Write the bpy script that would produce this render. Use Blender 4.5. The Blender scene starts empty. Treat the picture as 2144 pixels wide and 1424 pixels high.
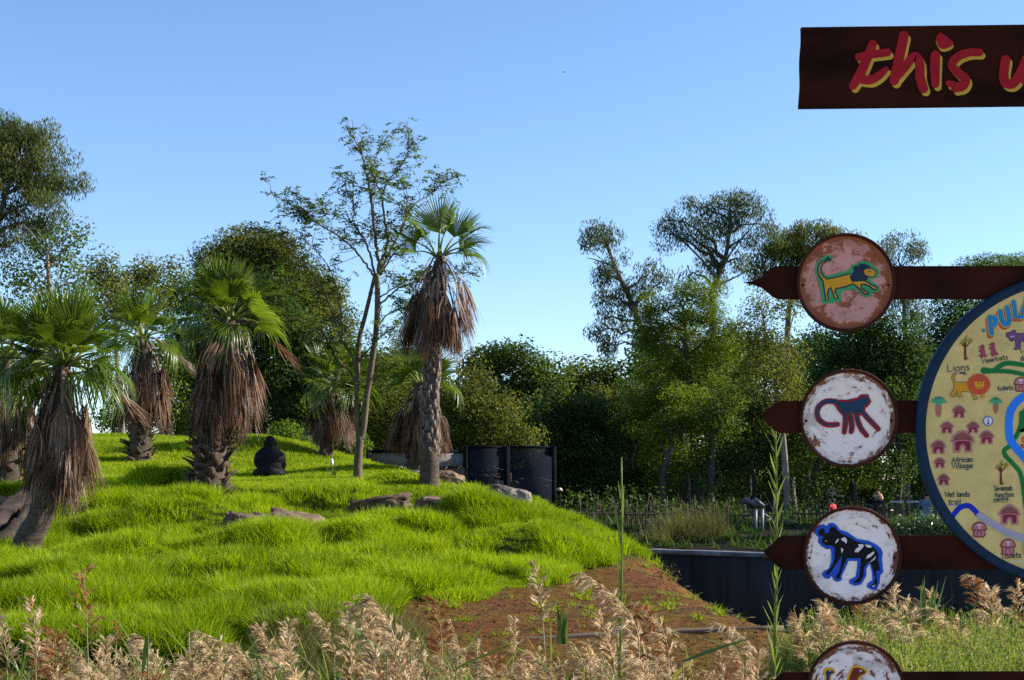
import bpy, bmesh, math, random
import numpy as np
from mathutils import Vector, Matrix, Euler

random.seed(7)
RNG = np.random.default_rng(7)
S = bpy.context.scene
COL = S.collection
R = math.radians

# ------------------------------------------------------------------ camera
F = 2978.0            # focal length in photograph pixels (50 mm on a 36 mm sensor)
ZC = 2.2              # eye height
HOR = 1000.0          # row of the horizon in the photograph
cam = bpy.data.cameras.new('camera')
cam.sensor_width = 36.0
cam.lens = 36.0 * F / 2144.0
cam.shift_y = (HOR - 712.0) / 2144.0
cam.clip_start = 0.1
cam.clip_end = 3000.0
camo = bpy.data.objects.new('camera', cam)
COL.objects.link(camo)
camo.location = (0, 0, ZC)
camo.rotation_euler = (R(90), 0, 0)
cam.dof.use_dof = True
cam.dof.focus_distance = 11.0
cam.dof.aperture_fstop = 14.0
S.camera = camo

# ------------------------------------------------------------------ sky, sun, exposure
SUN_AZ, SUN_EL = R(79), R(27)      # azimuth from the view direction towards the right
W = bpy.data.worlds.new('World')
S.world = W
W.use_nodes = True
wn = W.node_tree
wn.nodes.clear()
wo = wn.nodes.new('ShaderNodeOutputWorld')
bg = wn.nodes.new('ShaderNodeBackground')
sky = wn.nodes.new('ShaderNodeTexSky')
sky.sky_type = 'NISHITA'
sky.sun_disc = False
sky.sun_elevation = SUN_EL
sky.sun_rotation = SUN_AZ
sky.altitude = 1200.0
sky.air_density = 1.0
sky.dust_density = 0.35
sky.ozone_density = 3.5
hs = wn.nodes.new('ShaderNodeHueSaturation')
hs.inputs['Saturation'].default_value = 1.02
wn.links.new(sky.outputs[0], hs.inputs['Color'])
wb = wn.nodes.new('ShaderNodeMix')
wb.data_type = 'RGBA'; wb.blend_type = 'MULTIPLY'; wb.inputs[0].default_value = 1.0
wb.inputs[7].default_value = (0.97, 0.972, 1.0, 1.0)      # camera white balance
wn.links.new(hs.outputs[0], wb.inputs[6])
wn.links.new(wb.outputs[2], bg.inputs[0])
bg.inputs[1].default_value = 0.118
wn.links.new(bg.outputs[0], wo.inputs[0])
sl = bpy.data.lights.new('sun', 'SUN')
sl.energy = 5.0
sl.angle = R(0.53)
sl.color = (1.0, 0.93, 0.80)
so = bpy.data.objects.new('sun', sl)
COL.objects.link(so)
SUNV = Vector((math.sin(SUN_AZ) * math.cos(SUN_EL), math.cos(SUN_AZ) * math.cos(SUN_EL), math.sin(SUN_EL)))
so.rotation_euler = SUNV.to_track_quat('Z', 'Y').to_euler()
so.location = (20, 20, 40)
S.view_settings.view_transform = 'Standard'
S.view_settings.look = 'None'
S.view_settings.exposure = 1.0
S.view_settings.gamma = 1.0
S.view_settings.use_curve_mapping = False
S.cycles.max_bounces = 6
S.cycles.diffuse_bounces = 3
S.cycles.glossy_bounces = 2
S.cycles.transmission_bounces = 4
S.cycles.transparent_max_bounces = 8
S.cycles.caustics_reflective = False
S.cycles.caustics_refractive = False
S.cycles.use_denoising = False


def P(px, py, Y):
    """world point seen at photograph pixel (px, py) at distance Y"""
    return np.array(((px - 1072.0) * Y / F, Y, ZC - (py - HOR) * Y / F))


# ------------------------------------------------------------------ noise
def _h(ix, iy, s):
    n = (ix.astype(np.int64) * 374761393 + iy.astype(np.int64) * 668265263 + s * 974634541) & 0x7fffffff
    n = ((n ^ (n >> 13)) * 1274126177) & 0x7fffffff
    return ((n ^ (n >> 16)) & 0xffff) / 65535.0


def vnoise(x, y, s=0):
    x = np.asarray(x, float); y = np.asarray(y, float)
    ix = np.floor(x); iy = np.floor(y)
    fx = x - ix; fy = y - iy
    fx = fx * fx * (3 - 2 * fx); fy = fy * fy * (3 - 2 * fy)
    a = _h(ix, iy, s); b = _h(ix + 1, iy, s); c = _h(ix, iy + 1, s); d = _h(ix + 1, iy + 1, s)
    return (a * (1 - fx) + b * fx) * (1 - fy) + (c * (1 - fx) + d * fx) * fy


def fbm(x, y, s=0, o=3):
    t = 0; a = 0.5
    for k in range(o):
        t = t + a * vnoise(x * 2 ** k + 17.3 * k, y * 2 ** k - 9.1 * k, s + k)
        a *= 0.5
    return t / (1 - 0.5 ** o)


def sst(a, b, x):
    t = np.clip((np.asarray(x, float) - a) / (b - a), 0, 1)
    return t * t * (3 - 2 * t)


# ------------------------------------------------------------------ mesh building
class MB:
    def __init__(self):
        self.v = []; self.f = {3: [], 4: []}; self.n = 0

    def add(self, V, quads=None, tris=None, mi=0, tint=0.5):
        V = np.asarray(V, float).reshape(-1, 3)
        for k, fs in ((4, quads), (3, tris)):
            if fs is None or len(fs) == 0:
                continue
            fs = np.asarray(fs, int).reshape(-1, k)
            t = np.broadcast_to(np.asarray(tint, float), (len(fs),))
            m = np.broadcast_to(np.asarray(mi, int), (len(fs),))
            self.f[k].append((fs + self.n, m, t))
        self.v.append(V); self.n += len(V)
        return self

    def mesh(self, name, mats, smooth=False):
        me = bpy.data.meshes.new(name)
        V = np.concatenate(self.v) if self.v else np.zeros((0, 3))
        loops = []; starts = []; mi = []; ti = []; at = 0
        for k in (4, 3):
            for fs, m, t in self.f[k]:
                loops.append(fs.ravel()); starts.append(at + np.arange(len(fs)) * k)
                at += fs.size; mi.append(m); ti.append(t)
        me.vertices.add(len(V)); me.vertices.foreach_set('co', V.astype(np.float32).ravel())
        if loops:
            L = np.concatenate(loops).astype(np.int32); st = np.concatenate(starts).astype(np.int32)
            me.loops.add(len(L)); me.loops.foreach_set('vertex_index', L)
            me.polygons.add(len(st)); me.polygons.foreach_set('loop_start', st)
            me.polygons.foreach_set('material_index', np.concatenate(mi).astype(np.int32))
            if smooth:
                me.polygons.foreach_set('use_smooth', np.ones(len(st), bool))
            a = me.attributes.new('tint', 'FLOAT', 'FACE')
            a.data.foreach_set('value', np.concatenate(ti).astype(np.float32))
        for m in (mats if isinstance(mats, (list, tuple)) else [mats]):
            me.materials.append(m)
        me.update(calc_edges=True)
        me.validate()
        return me

    def build(self, name, mats, parent=None, smooth=False):
        return link(name, self.mesh(name, mats, smooth), parent)


def link(name, me, parent=None, loc=None, rot=None, scale=None):
    o = bpy.data.objects.new(name, me)
    COL.objects.link(o)
    if parent is not None:
        o.parent = parent
    if loc is not None: o.location = loc
    if rot is not None: o.rotation_euler = rot
    if scale is not None: o.scale = scale
    return o


def thing(name, label, cat, loc=(0, 0, 0), group=None):
    o = bpy.data.objects.new(name, None)
    o.empty_display_size = 0.1
    COL.objects.link(o)
    o.location = loc
    return tag(o, label, cat, group)


def tag(o, label, cat, group=None):
    o['label'] = label; o['category'] = cat
    if group: o['group'] = group
    return o


def kind(o, k, label=None):
    o['kind'] = k
    if label: o['label'] = label
    return o


def nrm(v):
    v = np.asarray(v, float)
    return v / np.maximum(np.linalg.norm(v, axis=-1, keepdims=True), 1e-9)


def tube(pts, rad, sides=6, cap=True):
    """vertices, quads, tris of a tapered tube along pts"""
    pts = np.asarray(pts, float); k = len(pts)
    rad = np.broadcast_to(np.asarray(rad, float), (k,))
    T = nrm(np.gradient(pts, axis=0))
    up = np.array((0.0, 0, 1)) if abs(T[0][2]) < 0.9 else np.array((1.0, 0, 0))
    n = nrm(np.cross(T[0], up)); V = []
    for i in range(k):
        n = nrm(n - T[i] * np.dot(n, T[i])); b = np.cross(T[i], n)
        a = np.arange(sides) * 2 * np.pi / sides
        V.append(pts[i] + rad[i] * (np.cos(a)[:, None] * n + np.sin(a)[:, None] * b))
    V = np.concatenate(V)
    i, j = np.meshgrid(np.arange(k - 1), np.arange(sides), indexing='ij')
    a = i * sides + j; b = i * sides + (j + 1) % sides
    q = np.stack([a, b, b + sides, a + sides], -1).reshape(-1, 4)
    t = None
    if cap:
        V = np.concatenate([V, pts[:1], pts[-1:]])
        m = len(V); j = np.arange(sides)
        t = np.concatenate([np.stack([(j + 1) % sides, j, np.full(sides, m - 2)], -1),
                            np.stack([(k - 1) * sides + j, (k - 1) * sides + (j + 1) % sides, np.full(sides, m - 1)], -1)])
    return V, q, t


def curve(pts, n):
    """Catmull-Rom through pts, n samples"""
    p = np.asarray(pts, float)
    if len(p) < 3:
        t = np.linspace(0, 1, n)[:, None]
        return p[0] * (1 - t) + p[-1] * t
    q = np.concatenate([[2 * p[0] - p[1]], p, [2 * p[-1] - p[-2]]])
    u = np.linspace(0, len(p) - 1, n); i = np.minimum(u.astype(int), len(p) - 2); t = (u - i)[:, None]
    a, b, c, d = q[i], q[i + 1], q[i + 2], q[i + 3]
    return 0.5 * (2 * b + (c - a) * t + (2 * a - 5 * b + 4 * c - d) * t ** 2 + (3 * b - a - 3 * c + d) * t ** 3)


BOXF = np.array([(0, 3, 2, 1), (4, 5, 6, 7), (0, 1, 5, 4), (1, 2, 6, 5), (2, 3, 7, 6), (3, 0, 4, 7)])


def box(c, s, rot=None):
    c = np.asarray(c, float); s = np.asarray(s, float) / 2
    V = np.array([(-1, -1, -1), (1, -1, -1), (1, 1, -1), (-1, 1, -1), (-1, -1, 1), (1, -1, 1), (1, 1, 1), (-1, 1, 1)]) * s
    if rot is not None:
        V = V @ np.array(Euler(rot).to_matrix()).T
    return V + c, BOXF


def leaf_quads(C, D, N, L, Wd):
    D = nrm(D); Sd = nrm(np.cross(D, N))
    L = np.asarray(L).reshape(-1, 1); Wd = np.asarray(Wd).reshape(-1, 1)
    a = C; b = C + D * L * 0.42 + Sd * Wd / 2; c = C + D * L; d = C + D * L * 0.42 - Sd * Wd / 2
    V = np.stack([a, b, c, d], 1).reshape(-1, 3)
    return V, np.arange(len(V)).reshape(-1, 4)


# ------------------------------------------------------------------ materials
def nodes(name):
    m = bpy.data.materials.new(name); m.use_nodes = True
    nt = m.node_tree; nt.nodes.clear()
    out = nt.nodes.new('ShaderNodeOutputMaterial')
    return m, nt, out


def nd(nt, typ, **kw):
    n = nt.nodes.new(typ)
    for k, v in kw.items():
        if k.startswith('_'): setattr(n, k[1:], v)
        else: n.inputs[k].default_value = v
    return n


def mixc(nt, fac, a, b, mode='MIX'):
    n = nt.nodes.new('ShaderNodeMix'); n.data_type = 'RGBA'; n.blend_type = mode; n.clamp_factor = True
    for s, v in ((n.inputs[0], fac), (n.inputs[6], a), (n.inputs[7], b)):
        if isinstance(v, (int, float)): s.default_value = v
        elif isinstance(v, tuple): s.default_value = (*v, 1.0)[:4]
        else: nt.links.new(v, s)
    return n.outputs[2]


def ramp(nt, fac, stops):
    n = nt.nodes.new('ShaderNodeValToRGB')
    while len(n.color_ramp.elements) < len(stops): n.color_ramp.elements.new(0.5)
    for e, (p, c) in zip(n.color_ramp.elements, stops):
        e.position = p; e.color = (*c, 1) if isinstance(c, tuple) else (c, c, c, 1)
    nt.links.new(fac, n.inputs[0])
    return n.outputs[0]


def noise_out(nt, scale, vec=None, detail=4.0, rough=0.55, dist=0.0):
    n = nd(nt, 'ShaderNodeTexNoise', Scale=scale, Detail=detail, Roughness=rough, Distortion=dist)
    if vec is not None: nt.links.new(vec, n.inputs['Vector'])
    return n.outputs[0]


def math_(nt, op, a, b=None, c=None):
    n = nt.nodes.new('ShaderNodeMath'); n.operation = op
    for s, v in zip(n.inputs, (a, b, c)):
        if v is None: continue
        if isinstance(v, (int, float)): s.default_value = v
        else: nt.links.new(v, s)
    return n.outputs[0]


def solid(name, c1, c2=None, scale=6.0, rough=0.7, bump=0.0, bscale=None, spec=0.3, metal=0.0, coord='Object', stretch=None):
    """two-tone noisy surface with fine relief"""
    m, nt, out = nodes(name)
    b = nd(nt, 'ShaderNodeBsdfPrincipled', Roughness=rough, Metallic=metal)
    b.inputs['Specular IOR Level'].default_value = spec
    tc = nt.nodes.new('ShaderNodeTexCoord'); vec = tc.outputs[coord]
    if stretch:
        mp = nd(nt, 'ShaderNodeMapping'); mp.inputs['Scale'].default_value = stretch
        nt.links.new(vec, mp.inputs[0]); vec = mp.outputs[0]
    if c2 is not None:
        f = ramp(nt, noise_out(nt, scale, vec), [(0.3, 0.0), (0.7, 1.0)])
        nt.links.new(mixc(nt, f, c1, c2), b.inputs['Base Color'])
    else:
        b.inputs['Base Color'].default_value = (*c1, 1)
    if bump:
        bp = nd(nt, 'ShaderNodeBump', Strength=bump, Distance=0.02)
        nt.links.new(noise_out(nt, bscale or scale * 3, vec, 6), bp.inputs['Height'])
        nt.links.new(bp.outputs[0], b.inputs['Normal'])
    nt.links.new(b.outputs[0], out.inputs[0])
    return m


def leafmat(name, c1, c2, trans=0.35, tcol=None, rough=0.5, spec=0.35, nscale=0.6, c3=None, objrand=False):
    """leaf: tint attribute and world noise choose the shade; part of the light passes through"""
    m, nt, out = nodes(name)
    at = nd(nt, 'ShaderNodeAttribute', _attribute_name='tint')
    geo = nt.nodes.new('ShaderNodeNewGeometry')
    nz = noise_out(nt, nscale, geo.outputs['Position'], 2)
    f = math_(nt, 'ADD', math_(nt, 'MULTIPLY', at.outputs['Fac'], 0.7), math_(nt, 'MULTIPLY', math_(nt, 'SUBTRACT', nz, 0.35), 0.9))
    if objrand:
        oi = nt.nodes.new('ShaderNodeObjectInfo')
        f = math_(nt, 'ADD', math_(nt, 'MULTIPLY', f, 0.6), math_(nt, 'MULTIPLY', oi.outputs['Random'], 0.5))
    stops = [(0.1, c1), (0.75, c2)] + ([(1.0, c3)] if c3 else [])
    col = ramp(nt, f, stops)
    b = nd(nt, 'ShaderNodeBsdfPrincipled', Roughness=rough)
    b.inputs['Specular IOR Level'].default_value = spec
    nt.links.new(col, b.inputs['Base Color'])
    tr = nt.nodes.new('ShaderNodeBsdfTranslucent')
    nt.links.new(mixc(nt, 1.0, col, tcol or (1.5, 1.5, 0.8), 'MULTIPLY'), tr.inputs[0])
    mx = nd(nt, 'ShaderNodeMixShader'); mx.inputs[0].default_value = trans
    nt.links.new(b.outputs[0], mx.inputs[1]); nt.links.new(tr.outputs[0], mx.inputs[2])
    nt.links.new(mx.outputs[0], out.inputs[0])
    return m


M = {}
M['bark_grey'] = solid('bark_grey', (0.075, 0.058, 0.046), (0.18, 0.14, 0.11), 5, 0.9, 0.6, 14, stretch=(1, 1, 0.25))
M['bark_pale'] = solid('bark_pale', (0.17, 0.13, 0.10), (0.34, 0.28, 0.23), 2.5, 0.85, 0.4, 9, stretch=(1, 1, 0.3))
M['bark_dark'] = solid('bark_dark', (0.06, 0.05, 0.04), (0.12, 0.095, 0.07), 4, 0.95, 0.6, 12, stretch=(1, 1, 0.3))
M['bark_bare'] = solid('bark_bare', (0.075, 0.058, 0.035), (0.16, 0.12, 0.07), 5, 0.9, 0.7, 16, stretch=(1, 1, 0.3))
M['palm_trunk'] = solid('palm_trunk', (0.04, 0.028, 0.02), (0.13, 0.095, 0.07), 8, 0.95, 0.9, 30, stretch=(0.5, 0.5, 3))
M['palm_boot'] = solid('palm_boot', (0.028, 0.017, 0.013), (0.135, 0.085, 0.058), 3, 0.9, 0.6, 18)
M['palm_boot_pale'] = solid('palm_boot_pale', (0.06, 0.042, 0.036), (0.27, 0.20, 0.17), 4, 0.9, 0.6, 18)
M['rust'] = solid('rust', (0.028, 0.009, 0.006), (0.065, 0.022, 0.010), 5, 0.85, 0.25, 60, spec=0.12)
M['rust_dark'] = solid('rust_dark', (0.011, 0.004, 0.003), (0.046, 0.012, 0.007), 3, 0.9, 0.2, 60, spec=0.06)
M['board_rust'] = solid('board_rust', (0.010, 0.004, 0.003), (0.044, 0.011, 0.006), 1.6, 0.9, 0.2, 50, stretch=(1, 1, 4), spec=0.06)
M['rock'] = solid('rock', (0.085, 0.052, 0.034), (0.28, 0.18, 0.115), 3.0, 0.9, 0.9, 9)
M['rock_pale'] = solid('rock_pale', (0.055, 0.045, 0.042), (0.27, 0.215, 0.185), 2.2, 0.9, 0.9, 9)
M['rock_dark'] = solid('rock_dark', (0.055, 0.034, 0.030), (0.22, 0.135, 0.10), 3.5, 0.9, 0.9, 9)
M['rock_brown'] = solid('rock_brown', (0.05, 0.028, 0.017), (0.21, 0.135, 0.085), 2.6, 0.9, 0.9, 9, stretch=(1, 1, 2))
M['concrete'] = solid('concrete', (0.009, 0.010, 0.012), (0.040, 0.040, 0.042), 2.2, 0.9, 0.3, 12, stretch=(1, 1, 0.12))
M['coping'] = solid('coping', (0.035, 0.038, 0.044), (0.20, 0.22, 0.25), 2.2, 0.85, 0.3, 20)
M['fence_metal'] = solid('fence_metal', (0.004, 0.005, 0.008), (0.009, 0.011, 0.016), 6, 0.85, 0, spec=0.04)
M['stick'] = solid('stick', (0.045, 0.03, 0.022), (0.17, 0.11, 0.08), 4, 0.9, 0.4)
M['timber'] = solid('timber', (0.22, 0.13, 0.08), (0.36, 0.23, 0.14), 5, 0.85, 0.3, stretch=(1, 1, 0.3))
M['log'] = solid('log', (0.085, 0.055, 0.038), (0.21, 0.145, 0.10), 3, 0.9, 0.5, 14, stretch=(0.3, 1, 1))
M['dead_log'] = solid('dead_log', (0.012, 0.008, 0.007), (0.07, 0.046, 0.036), 4, 0.9, 1.0, 14, stretch=(0.5, 0.5, 2))
M['steel'] = solid('steel', (0.10, 0.115, 0.135), (0.22, 0.245, 0.28), 5, 0.5, 0, spec=0.5)
M['white_rail'] = solid('white_rail', (0.66, 0.66, 0.66), (0.5, 0.5, 0.5), 8, 0.5)
M['fur'] = solid('fur', (0.004, 0.004, 0.005), (0.010, 0.010, 0.014), 9, 0.6, 0.6, 40, spec=0.15)
M['skin'] = solid('skin', (0.50, 0.31, 0.22), None, rough=0.6)
M['white'] = solid('white', (0.75, 0.75, 0.70), None, rough=0.6)
M['black'] = solid('black', (0.008, 0.008, 0.009), None, rough=0.5)

# foliage
M['euc'] = leafmat('leaf_eucalyptus', (0.040, 0.052, 0.014), (0.125, 0.145, 0.040), 0.42, rough=0.6, spec=0.18)
M['euc_blue'] = leafmat('leaf_bluegum', (0.034, 0.050, 0.022), (0.115, 0.140, 0.058), 0.40, rough=0.6, spec=0.18)
M['olive'] = leafmat('leaf_olive', (0.048, 0.062, 0.012), (0.158, 0.170, 0.027), 0.46, rough=0.6, spec=0.18)
M['dark'] = leafmat('leaf_dark', (0.014, 0.033, 0.007), (0.052, 0.098, 0.014), 0.42, rough=0.6, spec=0.18)
M['mid'] = leafmat('leaf_mid', (0.026, 0.052, 0.010), (0.090, 0.140, 0.020), 0.45, rough=0.6, spec=0.18)
M['feather'] = leafmat('leaf_feather', (0.046, 0.084, 0.010), (0.165, 0.210, 0.018), 0.5, rough=0.6, spec=0.18)
M['lime'] = leafmat('leaf_lime', (0.05, 0.085, 0.010), (0.19, 0.24, 0.018), 0.45, c3=(0.30, 0.22, 0.02), rough=0.6, spec=0.18)
M['bush'] = leafmat('leaf_bush', (0.040, 0.090, 0.010), (0.135, 0.215, 0.018), 0.5, rough=0.6, spec=0.18)
M['sparse'] = leafmat('leaf_sparse', (0.035, 0.065, 0.010), (0.115, 0.160, 0.022), 0.5, rough=0.6, spec=0.18)
M['rusty'] = leafmat('leaf_rusty', (0.050, 0.068, 0.012), (0.165, 0.180, 0.028), 0.48, c3=(0.28, 0.20, 0.03), rough=0.6, spec=0.18)
M['grass'] = leafmat('grass_blade', (0.075, 0.135, 0.002), (0.335, 0.440, 0.007), 0.45, (1.35, 1.35, 0.5), rough=0.55, spec=0.2, nscale=0.5, c3=(0.42, 0.40, 0.04))
M['drygrass'] = leafmat('dry_grass', (0.10, 0.085, 0.03), (0.26, 0.21, 0.08), 0.35, nscale=0.8)
M['tussock'] = leafmat('tussock', (0.06, 0.07, 0.02), (0.17, 0.15, 0.05), 0.35, nscale=0.8)
M['frond'] = leafmat('palm_frond', (0.030, 0.068, 0.008), (0.125, 0.185, 0.014), 0.40, rough=0.32, spec=0.55, nscale=0.5, c3=(0.17, 0.22, 0.05))
M['petiole'] = solid('petiole', (0.10, 0.15, 0.02), (0.22, 0.22, 0.05), 3, 0.5)
M['dead'] = leafmat('dead_frond', (0.028, 0.019, 0.015), (0.210, 0.118, 0.070), 0.25, (1.3, 1.05, 0.8), rough=0.75, spec=0.2, nscale=2.2, c3=(0.42, 0.36, 0.33), objrand=True)
M['dead_stalk'] = leafmat('dead_stalk', (0.07, 0.038, 0.026), (0.24, 0.16, 0.125), 0.05, rough=0.7, spec=0.25, nscale=1.3, objrand=True)
M['reed_leaf'] = leafmat('reed_leaf', (0.075, 0.125, 0.025), (0.17, 0.23, 0.05), 0.4, rough=0.4, nscale=3, c3=(0.33, 0.22, 0.06))
M['reed_stem'] = leafmat('reed_stem', (0.20, 0.15, 0.07), (0.34, 0.27, 0.16), 0.1, nscale=3, objrand=True)
M['plume'] = leafmat('reed_plume', (0.27, 0.175, 0.075), (0.70, 0.55, 0.345), 0.45, (1.1, 1.0, 0.88), rough=0.8, spec=0.1, nscale=7, c3=(0.94, 0.82, 0.62))
M['plume_brown'] = leafmat('reed_plume_brown', (0.16, 0.065, 0.018), (0.40, 0.20, 0.08), 0.4, (1.1, 1.0, 0.9), rough=0.8, spec=0.1, nscale=7, c3=(0.62, 0.46, 0.32))
M['stalk_green'] = leafmat('reed_green', (0.10, 0.16, 0.03), (0.21, 0.28, 0.06), 0.35, rough=0.4, nscale=4)
M['weed'] = leafmat('weed_leaf', (0.05, 0.085, 0.012), (0.17, 0.22, 0.030), 0.42, nscale=2, c3=(0.42, 0.36, 0.16))
M['strap'] = leafmat('strap_leaf', (0.03, 0.075, 0.015), (0.11, 0.18, 0.04), 0.3, rough=0.3, spec=0.6, nscale=2)


def ground_mat():
    m, nt, out = nodes('ground_soil')
    b = nd(nt, 'ShaderNodeBsdfPrincipled', Roughness=0.95)
    b.inputs['Specular IOR Level'].default_value = 0.118
    geo = nt.nodes.new('ShaderNodeNewGeometry'); pos = geo.outputs['Position']
    soil = nd(nt, 'ShaderNodeAttribute', _attribute_name='soil').outputs['Fac']
    mul = nd(nt, 'ShaderNodeAttribute', _attribute_name='mulch').outputs['Fac']
    n1 = noise_out(nt, 1.1, pos, 5, 0.6); n2 = noise_out(nt, 9, pos, 5, 0.65); n3 = noise_out(nt, 0.5, pos, 4)
    red = mixc(nt, ramp(nt, n2, [(0.3, 0.0), (0.68, 1.0)]), (0.028, 0.011, 0.004), (0.185, 0.066, 0.018))
    moss = mixc(nt, ramp(nt, n2, [(0.35, 0.0), (0.65, 1.0)]), (0.052, 0.031, 0.004), (0.175, 0.098, 0.010))
    red = mixc(nt, ramp(nt, n1, [(0.40, 0.0), (0.56, 0.85)]), red, moss)
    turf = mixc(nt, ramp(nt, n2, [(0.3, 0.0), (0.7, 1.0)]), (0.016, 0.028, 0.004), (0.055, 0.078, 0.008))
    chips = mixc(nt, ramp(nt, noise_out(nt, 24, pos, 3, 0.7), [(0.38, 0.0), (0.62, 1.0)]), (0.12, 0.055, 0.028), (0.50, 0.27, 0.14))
    shaded_dirt = mixc(nt, n2, (0.005, 0.004, 0.003), (0.024, 0.014, 0.009))  # forest floor dirt, with the shade of the trees put into its dark colour
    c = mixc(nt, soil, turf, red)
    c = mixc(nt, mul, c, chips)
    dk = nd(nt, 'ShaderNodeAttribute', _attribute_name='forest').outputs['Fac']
    c = mixc(nt, dk, c, shaded_dirt)
    nt.links.new(c, b.inputs['Base Color'])
    bp = nd(nt, 'ShaderNodeBump', Strength=0.9, Distance=0.06)
    nt.links.new(math_(nt, 'ADD', noise_out(nt, 6, pos, 8, 0.7), math_(nt, 'MULTIPLY', noise_out(nt, 30, pos, 4, 0.7), 0.4)), bp.inputs['Height'])
    nt.links.new(bp.outputs[0], b.inputs['Normal'])
    nt.links.new(b.outputs[0], out.inputs[0])
    return m


def enamel_mat(name, base, rust1, rust2, amount, edge, seed, ring=0.25, grey=(0.4, 0.38, 0.36), Rr=0.19):
    """painted steel lid, rust creeping in from the rim and along turned rings; local z is the disc axis"""
    m, nt, out = nodes(name)
    b = nd(nt, 'ShaderNodeBsdfPrincipled', Roughness=0.42)
    b.inputs['Specular IOR Level'].default_value = 0.35
    tc = nt.nodes.new('ShaderNodeTexCoord')
    mp = nd(nt, 'ShaderNodeMapping'); mp.inputs['Location'].default_value = (seed, seed * 0.7, 0)
    nt.links.new(tc.outputs['Object'], mp.inputs[0]); vec = mp.outputs[0]
    sx = nt.nodes.new('ShaderNodeSeparateXYZ'); nt.links.new(tc.outputs['Object'], sx.inputs[0])
    rr = math_(nt, 'SQRT', math_(nt, 'ADD', math_(nt, 'POWER', math_(nt, 'ABSOLUTE', sx.outputs[0]), 2.0), math_(nt, 'POWER', math_(nt, 'ABSOLUTE', sx.outputs[1]), 2.0)))
    ang = math_(nt, 'ARCTAN2', sx.outputs[1], sx.outputs[0])
    cb = nt.nodes.new('ShaderNodeCombineXYZ')
    nt.links.new(math_(nt, 'MULTIPLY', math_(nt, 'SINE', ang), 0.9), cb.inputs[0])
    nt.links.new(math_(nt, 'MULTIPLY', math_(nt, 'COSINE', ang), 0.9), cb.inputs[1])
    nt.links.new(math_(nt, 'MULTIPLY', rr, 26.0), cb.inputs[2])
    rn = noise_out(nt, 2.6, cb.outputs[0], 5, 0.65)
    big = noise_out(nt, 13, vec, 7, 0.68, 0.4)
    fine = noise_out(nt, 55, vec, 4, 0.7)
    e = math_(nt, 'POWER', math_(nt, 'DIVIDE', rr, Rr), 9.0)
    f = math_(nt, 'ADD', math_(nt, 'ADD', math_(nt, 'MULTIPLY', big, 0.7), math_(nt, 'MULTIPLY', fine, 0.3)), math_(nt, 'MULTIPLY', e, edge))
    f = math_(nt, 'ADD', f, math_(nt, 'MULTIPLY', math_(nt, 'SUBTRACT', rn, 0.5), ring * 2))
    mask = ramp(nt, f, [(amount, 0.0), (min(amount + 0.05, 1.0), 1.0)])
    halo = ramp(nt, f, [(amount - 0.10, 0.0), (amount, 1.0)])
    rust = mixc(nt, fine, rust1, rust2)
    stain = mixc(nt, ramp(nt, noise_out(nt, 7, vec, 4), [(0.52, 0.0), (0.60, 0.75)]), base, grey)
    stain = mixc(nt, math_(nt, 'MULTIPLY', halo, 0.45), stain, tuple(0.5 * a + 0.5 * c for a, c in zip(rust2, base)))
    col = mixc(nt, mask, stain, rust)
    nt.links.new(col, b.inputs['Base Color'])
    bp = nd(nt, 'ShaderNodeBump', Strength=0.35, Distance=0.003)
    nt.links.new(math_(nt, 'SUBTRACT', rn, math_(nt, 'MULTIPLY', mask, 0.4)), bp.inputs['Height'])
    nt.links.new(bp.outputs[0], b.inputs['Normal'])
    nt.links.new(b.outputs[0], out.inputs[0])
    return m


def net_mat():
    m, nt, out = nodes('fence_net')
    d = nd(nt, 'ShaderNodeBsdfDiffuse'); d.inputs[0].default_value = (0.02, 0.024, 0.035, 1)
    t = nt.nodes.new('ShaderNodeBsdfTransparent')
    mx = nt.nodes.new('ShaderNodeMixShader'); mx.inputs[0].default_value = 0.62
    nt.links.new(t.outputs[0], mx.inputs[1]); nt.links.new(d.outputs[0], mx.inputs[2])
    nt.links.new(mx.outputs[0], out.inputs[0])
    return m


M['ground'] = ground_mat()
M['net'] = net_mat()


def paint(name, c, var=0.12, rough=0.5):
    return solid('paint_' + name, tuple(x * (1 - var) for x in c), tuple(min(1, x * (1 + var)) for x in c), 14, 0.65, 0, spec=0.12)

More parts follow.
